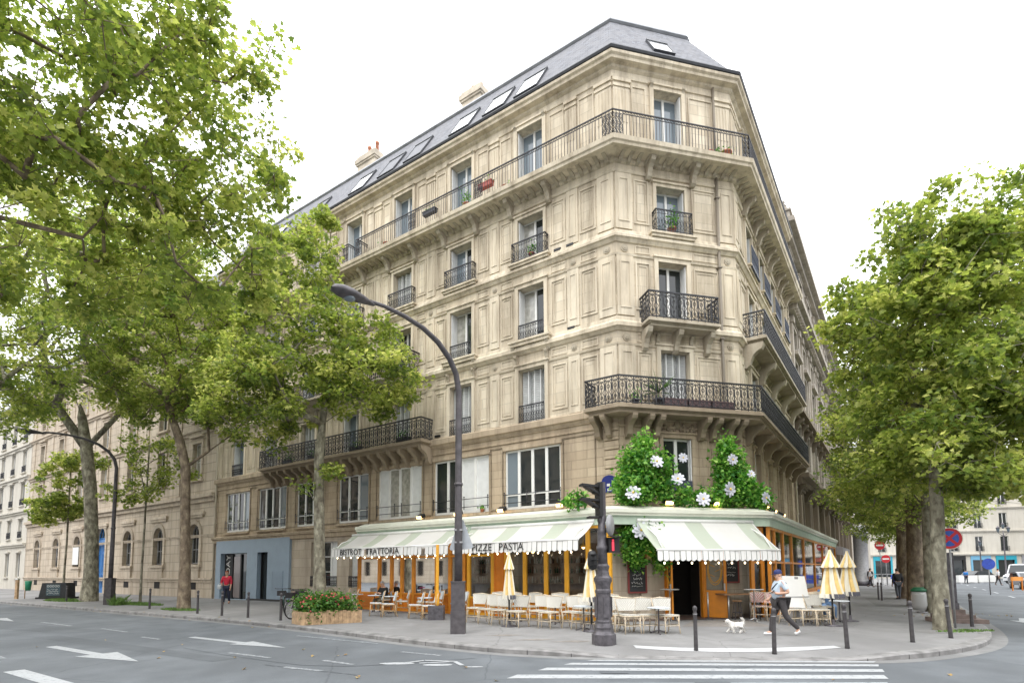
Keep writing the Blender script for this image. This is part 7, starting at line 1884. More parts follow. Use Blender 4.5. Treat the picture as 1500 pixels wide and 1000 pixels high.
for sx, sy in ((-.5, -.2), (.65, -.2), (-.5, .2), (.65, .2)): mb = MB(); mb.tube([V(sx, sy, 0), V(sx, sy, .84)], .035, 8); mb.build('leg', M['chrome'], T)
ST, us = thing('bar_stool', 'x', 'stool', (0, 0, 0)), []
mb = MB(); mb.lathe([(.15, .62), (.17, .64), (.16, .67)], n=14); mb.build('seat', M['tabletop'], ST)
for k in range(4): a = math.pi / 2 * k + .78; mb = MB(); mb.tube([V(.1 * math.cos(a), .1 * math.sin(a), .63), V(.2 * math.cos(a), .2 * math.sin(a), 0)], .013, 5); mb.build('leg', M['castiron'], ST)
mb = MB(); mb.tube([V(.16 * math.cos(t), .16 * math.sin(t), .25) for t in [math.pi * k / 6 for k in range(13)]], .01, 5); mb.build('foot_ring', M['castiron'], ST)
for x, y, lab in ((7.85, 19.7, 'bar stool under the left half of the long brown table'), (8.5, 19.8, 'bar stool under the right half of the long brown table')): place(ST, us, (x, y, 0), 0, lab, 'bar stools at the long table')
T = thing('queue_post', 'short steel post standing in the doorway beside the orange door', 'post', FC.P(2.45, 1.7, 0)); mb = MB(); mb.tube([V(0, 0, .03), V(0, 0, .95)], .03, 10); mb.build('shaft', M['chrome'], T); mb = MB(); mb.lathe([(.15, 0), (.14, .03), (.04, .04)], n=16); mb.build('base', M['castiron'], T)
T = thing('leaning_panel', 'blank white board leaning tilted behind the walking man', 'board', (8.92, 17.75, .5), R(6)); mb = MB(); q = [V(-.36, 0, .05), V(.50, 0, .02), V(.40, .1, 1.02), V(-.36, .1, 1.03)]; mb.prism(q, V(0, .04, 0)); mb.build('panel', M['white'], T)
mb = MB(); mb.box(.05, .17, .09, .17, -.5, 1.0); mb.box(-.3, .5, .05, .3, -.5, -.44); mb.box(-.33, .46, .02, .03, .36, .385); mb.build('stand', M['grey'], T)
# closed umbrellas
M['ucream'] = mat('cream umbrella canvas', (.78, .74, .62), .85); M['uyellow'] = mat('yellow umbrella canvas', (.76, .57, .24), .85, var=.15); M['ufringe'] = mat('dark fringe', (.10, .10, .12), .8)
def closed_umbrella(label, pos, w=.3, col=(0, 1), lean=0):
    T = thing('closed_umbrella', label, 'umbrella', pos, rnd.uniform(0, 1), 'closed yellow and white terrace umbrellas')
    mb = MB(); mb.tube([V(0, 0, .0), V(0, 0, .95)], .028, 8, 0); mb.tube([V(0, 0, .9), V(0, 0, 2.33)], .02, 8, 1); mb.build('pole', [M['black'], M['white']], T)
    mb = MB(); mb.lathe([(.26, 0), (.25, .03), (.05, .06), (.04, .2)], n=16); mb.build('base', M['castiron'], T)
    n = 24
    def shell(name, prof, dep, mats, fringe=False):
        mb = MB(); rings = []
        for r_, z in prof:
            rings.append([V((r_ * (1 - dep * (j % 2)) ) * math.cos(2 * math.pi * j / n + .15 * math.sin(3 * z)), (r_ * (1 - dep * (j % 2))) * math.sin(2 * math.pi * j / n + .15 * math.sin(3 * z)), z - (.03 * (j % 2) if (r_, z) == prof[0] else 0)) for j in range(n)])
        for i in range(len(rings) - 1):
            for j in range(n):
                k = (j + 1) % n; m_ = ((j // 2) % 2)
                if fringe and i == 0: m_ = 2 if j % 2 else 0
                mb.add((rings[i][j], rings[i][k], rings[i + 1][k], rings[i + 1][j]), None, m_, False)
        return mb.build(name, mats, T)
    mats = [M['ucream'], M['uyellow'], M['ufringe']]
    shell('canopy', [(w * 1.25, .86), (w * 1.18, .98), (w * .95, 1.3), (w * .66, 1.7), (w * .5, 1.92), (w * .25, 2.15)], .28, mats, True)
    shell('flounce', [(w * .98, 1.80), (w * .85, 1.88), (w * .55, 2.05), (w * .22, 2.24), (.03, 2.34)], .2, mats)
    return T
closed_umbrella('closed yellow and white umbrella right of the tall street lamp', FL.P(1.65, 5.05, 0), .175)
closed_umbrella('closed yellow and white umbrella just left of the traffic signal column', FL.P(-1.2, 5.0, 0), .21)
closed_umbrella('closed umbrella at the corner of the side street, nearest one right of the walking man', (9.87, 17.4, 0), .28)
closed_umbrella('farther closed umbrella along the side street terrace', (11.32, 18.94, 0), .27)

# pots on the balconies
def pot(label, p, r_, h, plant=0, key='terracotta', box=None, rz=0, seed=1, spiky=False):
    T = thing('flower_box' if box else 'flower_pot', label, 'flower pot', p, rz, 'pots and boxes on the balconies')
    mb = MB()
    if box: mb.box(-box / 2, box / 2, -.11, .11, 0, h); mb.box(-box / 2 - .015, box / 2 + .015, -.125, .125, h - .04, h)
    else: mb.lathe([(r_ * .7, 0), (r_ * .95, h * .8), (r_ * 1.08, h * .82), (r_ * 1.08, h)], n=14)
    mb.build('pot', M[key], T)
    if plant:
        rg = np.random.default_rng(seed); n = int(220 * plant)
        if spiky:
            mb = MB()
            for k in range(40):
                a = rg.uniform(0, 6.28); e = rg.uniform(.1, 1.3); d = V(math.cos(a) * math.cos(e), math.sin(a) * math.cos(e), math.sin(e)) * plant * rg.uniform(.5, 1); c = V(0, 0, h + .25); w_ = d.cross(V(0, 0, 1)).normalized() * .012
                mb.add((c - w_, c + w_, c + d * .6 + w_, c + d - V(0, 0, .08), c + d * .6 - w_))
            mb.tube([V(0, 0, h - .1), V(0, 0, h + .25)], .02, 5); mb.build('plant', M['leafpot'], T)
        else:
            pos = rg.normal(size=(n, 3)) * np.array([(box or r_ * 2.2) * .32, .1 if box else r_ * .7, plant * .3]) + np.array([0, 0, h + plant * .35]); pos[:, 2] = np.maximum(pos[:, 2], h * .7)
            v, l, s, t = leaves_mesh(pos, .09, rg, LEAF3, tilt=.9, tints=rg.beta(2, 2.4, n)); mesh_np('plant', v, l, s, t, M['leaf_bush'], T)
    return T
pot('terracotta pot at the right end of the fifth floor corner balcony', FC.P(4.75, .5, 18.42), .22, .34, .12)
pot('low red pot left of the terracotta pot on the fifth floor corner balcony', FC.P(3.95, .55, 18.42), .16, .18, 0, 'brickred')
pot('small green plant between the two pots on the fifth floor corner', FC.P(4.35, .55, 18.42), .12, .14, .35, 'terracotta', seed=3)
pot('bushy plant in a terracotta pot in the fourth floor corner window', FC.P(2.4, .13, 15.14), .17, .26, .85, seed=4)
pot('spiky palm like plant on the second floor corner balcony', FC.P(1.4, .5, 7.87), .2, .35, 1.05, 'castiron', seed=5, spiky=True)
for k, s in enumerate((1.95, 2.95, 3.95)): pot(['long brown planter left one on the second floor corner balcony', 'long brown planter middle one on the second floor corner balcony', 'long brown planter right one on the second floor corner balcony'][k], FC.P(s, .74, 7.87), .2, .3, .0, 'plum', .92, aC, 6 + k)
pot('small trailing plant at the left turn of the second floor balcony', FC.P(.35, .7, 7.87), .15, .2, .4, 'castiron', seed=9)
pot('flower box hung on the fifth floor railing below the first skylights', FL.P(5.9, .66, 18.9), .2, .22, .18, 'brickred', .75, aL, 10)
pot('dark flower box hung on the fifth floor railing left of the second window', FL.P(9.3, .66, 18.95), .2, .2, .15, 'iron', .8, aL, 11)
pot('terracotta pot with a tall plant on the fifth floor balcony', FL.P(7.15, .5, 18.42), .17, .3, .7, seed=12)
pot('terracotta pot by the fifth floor window nearest the corner', FL.P(4.9, .55, 18.42), .15, .2, .1, seed=13)
pot('low terracotta pot at the left part of the fifth floor balcony', FL.P(12.4, .55, 18.42), .2, .2, .05, seed=14)
pot('red flowered pot in the fourth floor window nearest the corner', FL.P(3.8, .14, 15.14), .14, .2, .5, 'brickred', seed=15)
for k, s in enumerate((11.0, 14.5, 18.0, 20.5)): pot(['plants in a dark box at the right end of the long boulevard balcony', 'dark plant box in the middle of the long boulevard balcony', 'plant box left of the blue shutter on the long boulevard balcony', 'plant box at the left end of the long boulevard balcony'][k], FL.P(s, .6, 7.96), .2, .25, .45, 'iron', .8, aL, 16 + k)
pot('small terracotta pot on the sill of the wide white entresol window', FL.P(6.6, .05, 4.34), .09, .14, .2, seed=21)

# vehicles and far street things
def car(label, x, y, rz, paint, van=False):
    T = thing('van' if van else 'parked_car', label, 'van' if van else 'car', (x, y, RZ), rz, 'vehicles on the square')
    H = 2.3 if van else 1.5; L_ = 2.5 if van else 2.1; W = .95 if van else .86
    side = [(-L_, .35), (-L_, .8), (-L_ + .1, .95), (-L_ + (.7 if van else .95), 1.0 if not van else 1.15), (-L_ + (1.15 if van else 1.5), H - .08), (-L_ + 1.9, H), (L_ - .9, H - .02), (L_ - (.12 if van else .35), H - .15 if van else 1.05), (L_, .95), (L_, .35)]
    mb = MB(); mb.prism([V(a, -W, z) for a, z in side], V(0, 2 * W, 0)); mb.build('body', paint, T)
    mb = MB()
    for sy in (-1, 1): mb.prism([V(a, sy * (W + .004) - .003, z) for a, z in ([(-L_ + 1.2, 1.02), (-L_ + 1.62, H - .14), (L_ - 1.0, H - .12), (L_ - .6, 1.05)] if not van else [(-L_ + .9, 1.2), (-L_ + 1.3, H - .25), (-L_ + 2.0, H - .25), (-L_ + 2.0, 1.2)])], V(0, .006, 0))
    z0, z1 = (1.02, H - .12) if not van else (1.2, H - .14); x0, x1 = (-L_ + .98, -L_ + 1.46) if not van else (-L_ + .72, -L_ + 1.12)
    mb.prism([V(x0 - .01, -W * .85, z0), V(x0 - .01, W * .85, z0), V(x1 - .01, W * .8, z1), V(x1 - .01, -W * .8, z1)], V(-.012, 0, .01)); mb.build('window', M['glass'], T)
    for sx in (-L_ + .75, L_ - .75):
        for sy in (-1, 1):
            mb = MB(); mb.lathe([(.1, -.1), (.31, -.1), (.33, -.06), (.33, .06), (.31, .1), (.1, .1)], n=18); mb.v = [tuple(Matrix.Rotation(R(90), 3, 'X') @ Vector(p) + V(sx, sy * (W - .06), .33)) for p in mb.v]; w_ = mb.build('wheel', M['black'], T)
            mb = MB(); mb.lathe([(.02, -.115), (.19, -.11), (.2, .11), (.02, .115)], n=12); mb.v = [tuple(Matrix.Rotation(R(90), 3, 'X') @ Vector(p) + V(sx, sy * (W - .06), .33)) for p in mb.v]; mb.build('rim', M['chrome'], w_)
    for sy in (-1, 1): mb = MB(); mb.obox((-L_ - .005, sy * W * .72, .78), (.02, .15, .08)); mb.build('headlight', M['glass_sky'], T); mb = MB(); mb.obox((L_ + .005, sy * W * .75, .85), (.02, .1, .1)); mb.build('tail_light', M['red'], T); mb = MB(); mb.obox((-L_ + 1.25, sy * (W + .1), 1.08), (.06, .1, .07)); mb.build('mirror', M['black'], T)
    mb = MB(); mb.obox((-L_ - .01, 0, .52), (.015, .26, .055)); mb.build('number_plate', M['white'], T)
M['carpaint'] = mat('grey car paint', (.16, .17, .19), .3, .6, coat=.6); M['vanpaint'] = mat('white van paint', (.72, .73, .74), .35, coat=.4)
car('grey car cut by the right frame edge', 45.3, 49.4, R(62), M['carpaint']); car('white van behind the grey car at the right frame edge', 60.5, 66.0, R(15), M['vanpaint'], True)
car('dark car parked across the square between the far lamps', 58.5, 71.0, R(10), mat('black car paint', (.03, .032, .036), .3, .4, coat=.6)); car('pale van parked in front of the teal shopfront', 66, 88, R(5), M['vanpaint'], True)
def old_lamp(label, x, y, h, arms):
    T = thing('lantern_lamp', label, 'street lamp', (x, y, RZ), 0, 'old lantern lamps on the square')
    mb = MB(); mb.lathe([(.28, 0), (.28, .3), (.2, .5), (.16, .9), (.18, 1.0), (.1, 1.2), (.07, h - 1.0), (.05, h - .3)], n=10)
    for a in arms: mb.tube([V(0, 0, h - 1.1), V(a * .5, 0, h - .85), V(a, 0, h - .6)], .035, 6)
    mb.build('pole', M['castiron'], T)
    for a in list(arms) + [0]:
        z = h - .55 + (.5 if a == 0 else 0); mb = MB(); mb.lathe([(.1, 0), (.22, .5), (.23, .52)], (a, 0, z), 6); l_ = mb.build('lantern', M['glass_sky'], T)
        mb = MB(); mb.lathe([(.27, .52), (.14, .72), (.03, .85)], (a, 0, z), 6); mb.build('lantern_cap', M['castiron'], l_)
old_lamp('old lantern lamp with two arms nearer the right frame edge', 66.7, 75.8, 7.2, (-.7, .7)); old_lamp('old single lantern lamp left of the two armed one', 64.3, 76.9, 4.9, ())
def block(label, name, cat, x, y, rz, parts, group=None):
    T = thing(name, label, cat, (x, y, 0 if name != 'traffic_barrier' else RZ), rz, group)
    for nm, boxes, m_ in parts:
        mb = MB()
        for b in boxes: mb.box(*b)
        mb.build(nm, M[m_], T)
M['tarp'] = mat('blue tarpaulin', (.03, .07, .40), .5, var=.2)
block('steel crowd barrier with a blue tarpaulin across the side street', 'crowd_barrier', 'barrier', 38.3, 55.2, R(4), [('frame', [(-3, 3, -.03, .03, 1.15, 1.22), (-3, 3, -.03, .03, .1, .16)] + [(-3 + .5 * k - .02, -3 + .5 * k + .02, -.02, .02, .1, 1.2) for k in range(13)], 'grey'), ('tarpaulin', [(-1.0, 1.9, -.05, -.035, .2, .62), (-1.2, 1.9, -.052, -.035, .7, 1.1)], 'tarp'), ('foot', [(-2.6, -2.5, -.4, .4, 0, .06), (2.5, 2.6, -.4, .4, 0, .06)], 'grey')])
for k, (x, y) in enumerate(((56.2, 69.5), (59.0, 69.9))): block(['white traffic barrier left one below the far lamps', 'white traffic barrier right one below the far lamps'][k], 'traffic_barrier', 'barrier', x, y, R(3), [('body', [(-1.2, 1.2, -.2, .2, .1, .95)], 'white'), ('foot', [(-1.1, -.7, -.3, .3, 0, .1), (.7, 1.1, -.3, .3, 0, .1)], 'grey')], 'white traffic barriers on the square')
block('orange roadworks barrier at the right frame edge', 'roadworks_barrier', 'barrier', 38.6, 43.0, R(20), [('board', [(-.7, .7, -.03, .03, .75, 1.05)], 'orange'), ('post', [(-.62, -.55, -.03, .03, 0, 1.05), (.55, .62, -.03, .03, 0, 1.05)], 'orange_deep')])
def round_sign(label, x, y, z, key, r_=.36, bar=True):
    T = thing('road_sign', label, 'road sign', (x, y, 0), R(-20)); mb = MB(); mb.tube([V(0, .03, 0), V(0, .03, z + .4)], .035, 8); mb.build('post', M['grey'], T)
    mb = MB(); mb.prism(disc_pts(r_, -.02, z, 20), V(0, .02, 0)); p_ = mb.build('plate', M[key], T)
    if bar: mb = MB(); mb.box(-r_ * .7, r_ * .7, -.026, -.021, z - .07, z + .07); mb.build('white_bar', M['white'], p_)
round_sign('red no entry sign high beside the side street', 34.5, 52.5, 3.9, 'red', .42); round_sign('second lower red no entry sign down the side street', 37.6, 56.4, 2.7, 'red', .4); round_sign('round blue direction sign beyond the nearest right hand tree', 31.0, 36.5, 2.0, 'tarp', .36, False)
round_sign('blue sign low beside the crowd barrier', 41.2, 57.0, 2.3, 'tarp', .4, False)
T = thing('advertising_column', 'dark pillar beside the pale stone wall at the far end of the side street', 'column', (36.0, 57.8, 0)); mb = MB(); mb.lathe([(.75, 0), (.75, .5), (.65, .6), (.65, 5.2), (.8, 5.3), (.7, 5.6), (.2, 6.2)], n=14); mb.build('shaft', M['grey'], T); mb = MB(); mb.lathe([(.78, 0), (.78, .45)], n=14); mb.build('plinth', M['castiron'], T)
# ------------------------------------------------------------------ PEOPLE AND DOG
def skin(nodes, edges, root, sub=2):
    """grow one continuous surface over a skeleton (Skin + Subdivision), returned as plain geometry"""
    names = list(nodes); idx = {n: i for i, n in enumerate(names)}
    me = bpy.data.meshes.new('tmp'); me.from_pydata([nodes[n][0] for n in names], [(idx[a], idx[b]) for a, b in edges], [])
    o = bpy.data.objects.new('tmp', me); COL.objects.link(o)
    m_ = o.modifiers.new('s', 'SKIN'); m_.use_smooth_shade = True
    for n in names:
        s = me.skin_vertices[0].data[idx[n]]; r_ = nodes[n][1]; s.radius = r_ if isinstance(r_, tuple) else (r_, r_); s.use_root = (n == root)
    q = o.modifiers.new('d', 'SUBSURF'); q.levels = sub; q.render_levels = sub
    dg = bpy.context.evaluated_depsgraph_get(); e = o.evaluated_get(dg).to_mesh()
    vs = [tuple(v.co) for v in e.vertices]; fs = [tuple(p.vertices) for p in e.polygons]
    o.evaluated_get(dg).to_mesh_clear(); COL.objects.unlink(o); bpy.data.objects.remove(o)
    return vs, fs
def person(label, loc, rz, J, cloth, hair, sc=1.0, hairm=None, cap=None, girth=1.0, fem=False, extras=None, sleeve=.55, sit=False, sub=2):
    """J: joints (x side, y back, z up), facing -Y. cloth: (top material, trousers material, shoe material)"""
    T = thing('person', label, 'person', loc, rz); T.scale = (sc, sc, sc)
    g = girth
    N_ = {'pelvis': (J['pelvis'], .125 * g), 'belly': (J['belly'], .125 * g), 'chest': (J['chest'], .135 * (g * .6 + .4)), 'neck': (J['neck'], .058), 'head': (J['head'], .082)}
    E_ = [('pelvis', 'belly'), ('belly', 'chest'), ('chest', 'neck'), ('neck', 'head')]
    for s in 'lr':
        for a, r_ in (('sho', .072), ('elb', .047), ('wri', .031), ('hand', .036)): N_[a + s] = (J[a + s], r_)
        for a, r_ in (('hip', .095), ('knee', .064), ('ank', .04), ('toe', .035)): N_[a + s] = (J[a + s], r_)
        E_ += [('chest', 'sho' + s), ('sho' + s, 'elb' + s), ('elb' + s, 'wri' + s), ('wri' + s, 'hand' + s), ('pelvis', 'hip' + s), ('hip' + s, 'knee' + s), ('knee' + s, 'ank' + s), ('ank' + s, 'toe' + s)]
    mb = MB(); mb.mesh(*skin(N_, E_, 'pelvis', sub))
    h = Vector(J['head']); f = Vector(J.get('look', (0, -1, 0))).normalized(); sd_ = Vector((0, 0, 1)).cross(f).normalized(); up = f.cross(sd_)
    # head: skull, jaw, nose, ears, brows
    def ell(c, rx, ry, rz_, n=12, k=9):
        vs, fs = [], []
        for i in range(k + 1):
            t = math.pi * i / k
            for j in range(n):
                a = 2 * math.pi * j / n; vs.append(tuple(c + sd_ * rx * math.sin(t) * math.cos(a) + f * ry * math.sin(t) * math.sin(a) + up * rz_ * math.cos(t)))
        for i in range(k):
            for j in range(n): fs.append((i * n + j, i * n + (j + 1) % n, (i + 1) * n + (j + 1) % n, (i + 1) * n + j))
        mb.mesh(vs, fs)
    ell(h + up * .035, .077, .095, .105); ell(h - up * .035 + f * .03, .058, .062, .07); ell(h + f * .10 + up * .0, .014, .022, .026, 8, 6)
    for s in (-1, 1): ell(h + sd_ * s * .078 + up * .005 - f * .005, .010, .02, .032, 8, 6)
    ell(h + f * .085 - up * .05, .026, .012, .008, 8, 6)
    # fingers
    for s in 'lr':
        w_ = Vector(J['wri' + s]); hd = Vector(J['hand' + s]); d = (hd - w_).normalized(); n = d.orthogonal().normalized(); b_ = d.cross(n); cl = Vector(J.get('curl' + s, (0, 0, -1)))
        for k, (off_, ln) in enumerate(((-.028, .062), (-.009, .072), (.010, .068), (.028, .052))):
            p = hd + b_ * off_ + d * .02; mb.tube([p, p + d * ln * .5 + cl * .004, p + d * ln * .8 + cl * .022, p + d * ln * .85 + cl * .04], [.0095, .009, .008, .006], 6)
        p = hd - d * .012 + b_ * -.03; mb.tube([p, p - b_ * .022 + d * .022 + n * .008, p - b_ * .026 + d * .05 + n * .014], [.011, .010, .007], 6)
    mb.build('body', M['skin'], T)
    mb = MB()
    for s in (-1, 1): mb.ball(h + sd_ * s * .033 + f * .094 + up * .018, .010, 6, 5)
    mb.build('eyes', M['black'], T)
    infl = 1.17
    q = {k: (v[0], v[1] * infl + .004) for k, v in N_.items()}
    top = {k: q[k] for k in ('pelvis', 'belly', 'chest')}; top['pelvis'] = (tuple(Vector(J['pelvis']).lerp(Vector(J['belly']), .02 if not sit else .3)), q['pelvis'][1] * 1.04); top['col'] = (tuple(Vector(J['chest']).lerp(Vector(J['neck']), .66)), .07)
    te = [('pelvis', 'belly'), ('belly', 'chest'), ('chest', 'col')]
    for s in 'lr':
        top['sho' + s] = q['sho' + s]; te.append(('chest', 'sho' + s))
        e = Vector(J['sho' + s]).lerp(Vector(J['elb' + s]), min(1, sleeve)); top['e' + s] = (tuple(e), .066 if sleeve < 1 else .06); te.append(('sho' + s, 'e' + s))
        if sleeve > 1: top['w' + s] = (tuple(Vector(J['elb' + s]).lerp(Vector(J['wri' + s]), sleeve - 1)), .043); te.append(('e' + s, 'w' + s))
    mb = MB(); mb.mesh(*skin(top, te, 'pelvis', sub)); mb.build('shirt', cloth[0], T)
    tr = {'pelvis': (J['pelvis'], q['pelvis'][1] * .99)}; ee = []
    for s in 'lr':
        for a in ('hip', 'knee'): tr[a + s] = q[a + s]
        tr['ank' + s] = (tuple(Vector(J['knee' + s]).lerp(Vector(J['ank' + s]), 1.04)), .060)
        ee += [('pelvis', 'hip' + s), ('hip' + s, 'knee' + s), ('knee' + s, 'ank' + s)]
    mb = MB(); mb.mesh(*skin(tr, ee, 'pelvis', sub)); mb.build('trousers', cloth[1], T)
    for s in 'lr':
        a, t = Vector(J['ank' + s]), Vector(J['toe' + s]); d = (t - a); mb = MB()
        heel = a + (Vector((0, 0, -1)) * (.05)) - Vector((d.x, d.y, 0)).normalized() * .045
        mb.mesh(*skin({'h': (tuple(heel), .043), 'm': (tuple(heel.lerp(t, .55) + V(0, 0, .012)), .043), 't': (tuple(t + Vector((d.x, d.y, 0)).normalized() * .04), .036)}, [('h', 'm'), ('m', 't')], 'h', 2)); mb.build('shoe', cloth[2], T)
    if hair:
        mb = MB(); n, k = 16, 8; vs, fs = [], []
        for i in range(k + 1):
            t = math.pi * (.02 + .62 * i / k)
            for j in range(n):
                a = 2 * math.pi * j / n; front = max(0, math.sin(a)); z = math.cos(t)
                if front > .3 and z < .45: z = .45 + (z - .45) * .12
                r_ = math.sqrt(max(0, 1 - z * z)) if not (front > .3 and math.cos(t) < .45) else math.sqrt(1 - z * z)
                vs.append(tuple(h + up * (.035 + .116 * z) + sd_ * .088 * r_ * math.cos(a) + f * (.104 * r_ * math.sin(a))))
        for i in range(k):
            for j in range(n): fs.append((i * n + j, i * n + (j + 1) % n, (i + 1) * n + (j + 1) % n, (i + 1) * n + j))
        mb.mesh(vs, fs)
        if fem:
            for _ in range(26): c = h + up * rnd.uniform(-.06, .12) - f * rnd.uniform(.02, .09) + sd_ * rnd.uniform(-.085, .085); mb.ball(c, .032, 6, 5)
        mb.build('hair', hairm, T)
    if cap:
        mb = MB(); n = 16; c = h + up * .055
        rings = [[tuple(c + up * z + sd_ * rr * .088 * math.cos(2 * math.pi * j / n) + f * rr * .106 * math.sin(2 * math.pi * j / n)) for j in range(n)] for rr, z in ((1.0, -.015), (1.02, .02), (.95, .06), (.7, .09), (.3, .105), (.02, .108))]
        for a, b in zip(rings, rings[1:]):
            for j in range(n): mb.add((a[j], a[(j + 1) % n], b[(j + 1) % n], b[j]), None, 0, True)
        br = [c - up * .012 + sd_ * .072 * math.cos(t) + f * (.085 + .095 * math.sin(t)) for t in [math.pi * k / 10 for k in range(11)]] + [c - up * .012 + sd_ * -.07 + f * .05, c - up * .012 + sd_ * .07 + f * .05]
        mb.prism([p for p in br], up * .008); mb.build('cap', cap, T)
    if extras: extras(T, J)
    return T
def standing(step=.0, arms=None, hp=.93, swing=.12):
    J = {'pelvis': (0, 0, .95), 'belly': (0, -.01, 1.10), 'chest': (0, .0, 1.31), 'neck': (0, .0, 1.49), 'head': (0, -.025, 1.605)}
    for s, sg in (('l', 1), ('r', -1)):
        k = step * (1 if s == 'l' else -1)
        J['hip' + s] = (sg * .09, 0, .90); J['knee' + s] = (sg * .095, k * .38 - .04 * abs(step), .49); J['ank' + s] = (sg * .095, k + .02, .085 + (.06 if k > .05 else 0)); J['toe' + s] = (sg * .1, k - .13 + (.03 if k > .05 else 0), .035)
        J['sho' + s] = (sg * .185, .0, 1.40); J['elb' + s] = (sg * .23, -k * swing * 2 + .03, 1.13); J['wri' + s] = (sg * .225, -k * swing * 4 - .05, .90); J['hand' + s] = (sg * .22, -k * swing * 4.6 - .07, .82)
    if arms: J.update(arms)
    return J
M['skyshirt'] = mat('pale blue polo shirt', (.50, .60, .70), .8, var=.06, scale=9, bump=.8, bscale=7); M['greytrousers'] = mat('charcoal trousers', (.055, .05, .052), .85, var=.15, bump=.8, bscale=7); M['whiteshoe'] = mat('white trainers', (.75, .75, .75), .6)
M['navycap'] = mat('navy cap', (.02, .03, .12), .7); M['redtop'] = mat('red jumper', (.52, .02, .05), .8, var=.1, bump=.8, bscale=7); M['navy'] = mat('dark navy jeans', (.02, .025, .05), .85); M['brown'] = mat('brown leather', (.22, .10, .05), .6)
M['hair_red'] = mat('red hair', (.22, .05, .02), .7); M['hair_dark'] = mat('dark hair', (.03, .02, .015), .7); M['blackcloth'] = mat('black jacket', (.014, .014, .016), .85); M['khaki'] = mat('khaki trousers', (.20, .17, .11), .85); M['denim'] = mat('denim', (.12, .20, .34), .85); M['hair_grey'] = mat('grey hair', (.3, .29, .28), .7)
# walking man with cap, phone in his left hand
J = standing(0, None)
J.update({'kneer': (-.10, -.17, .50), 'ankr': (-.10, -.24, .09), 'toer': (-.10, -.40, .035), 'kneel': (.10, .10, .50), 'ankl': (.10, .40, .19), 'toel': (.10, .33, .05),
          'elbl': (.25, .13, 1.15), 'wril': (.19, -.12, 1.12), 'handl': (.15, -.20, 1.14), 'curll': (0, 0, .8), 'elbr': (-.26, -.04, 1.13), 'wrir': (-.23, -.20, .96), 'handr': (-.22, -.27, .92), 'belly': (0, -.055, 1.11), 'look': (0, -1, -.12)})
def strap(T, J):
    mb = MB(); pts = [V(.17, .02, 1.455), V(.12, -.13, 1.38), V(.0, -.195, 1.25), V(-.12, -.18, 1.12), V(-.2, -.06, 1.0), V(-.17, .1, 1.0), V(-.02, .165, 1.2), (V(.13, .12, 1.40)), V(.17, .02, 1.455)]
    mb.tube(pts, .014, 5, 0, False); mb.build('shoulder_strap', M['black'], T)
man = person('man in navy cap and pale blue shirt walking left with a phone in his hand', (7.12, 14.99, 0), R(-94), J, (M['skyshirt'], M['greytrousers'], M['whiteshoe']), False, .985, None, M['navycap'], 1.28, extras=strap, sleeve=.8)
ph = thing('phone', 'small dark phone held by the man in the navy cap', 'phone', (0, 0, 0)); mb = MB(); mb.obox((0, 0, 0), (.036, .07, .005), None); b_ = mb.build('phone_body', M['black'], ph); mb = MB(); mb.obox((0, 0, .006), (.032, .064, .001)); mb.build('screen', M['glass'], ph)
ph.matrix_world = Matrix.Translation((7.12, 14.99, 0)) @ Matrix.Rotation(R(-94), 4, 'Z') @ Matrix.Translation((.13, -.25, 1.145)) @ Matrix.Rotation(R(35), 4, 'X')
# woman in red
J = standing(.16, {'elbr': (-.27, .02, 1.14), 'wrir': (-.2, -.12, 1.0), 'handr': (-.17, -.19, 1.0)})
def bag(T, J):
    mb = MB(); mb.lathe([(.02, 0), (.11, .03), (.12, .2), (.09, .24)], (-.33, -.05, .78), 10, 0, True, 0, 1, .6); mb.tube([V(-.4, -.05, 1.0), V(-.33, -.05, 1.12), V(-.26, -.05, 1.0)], .01, 5); mb.build('handbag', M['weave_grey'], T)
person('red haired woman in a red jumper and dark jeans walking past the blue shopfront', (-15.75, 31.0, 0), R(10), J, (M['redtop'], M['navy'], M['brown']), True, 1.04, M['hair_red'], None, .95, True, bag, 1.5)
# man in black walking away between the trees
person('person in black jacket walking under the right hand trees', (22.0, 32.1, 0), R(170), standing(.12), (M['blackcloth'], mat('dark grey trousers', (.06, .065, .075), .85), M['black']), True, 1.0, M['hair_dark'], None, 1.12, sleeve=1.9)
# seated customers
def sitting(z=.0, **k):
    J = {'pelvis': (0, .05, .52), 'belly': (0, .05, .68), 'chest': (0, .02, .90), 'neck': (0, -.02, 1.07), 'head': (0, -.06, 1.18)}
    for s, sg in (('l', 1), ('r', -1)):
        J['hip' + s] = (sg * .1, .02, .50); J['knee' + s] = (sg * .15, -.42, .50); J['ank' + s] = (sg * .14, -.40, .09); J['toe' + s] = (sg * .15, -.56, .035)
        J['sho' + s] = (sg * .185, .0, .98); J['elb' + s] = (sg * .26, -.10, .74); J['wri' + s] = (sg * .08, -.3, .79); J['hand' + s] = (sg * .03, -.35, .82)
    J.update(k); return J
pS = FL.P(10.35, 2.35, 0)
st = copy_tree(CB); st.location = FL.P(10.35, 2.30, 0); st.rotation_euler = (0, 0, yL); st['label'] = 'rattan chair the man in black is sitting on'; st['group'] = G2
person('seated man in black jacket and khaki trousers holding a cup under the BISTROT awning', pS, yL, sitting(look=(0, -1, -.35)), (M['blackcloth'], M['khaki'], M['whiteshoe']), True, 1.0, M['hair_grey'], None, 1.1, sleeve=1.85)
pB = V(10.75, 19.35, 0)
st = copy_tree(CW); st.location = pB + V(.05, .05, 0); st.rotation_euler = (0, 0, yR - 1.2); st['label'] = 'white chair the person in blue is sitting on'; st['group'] = G3
person('seated person in blue denim behind the nearer side street umbrella', pB, yR - 1.2, sitting(), (M['denim'], M['denim'], M['whiteshoe']), True, 1.0, M['hair_dark'], None, 1.0, sleeve=1.9)
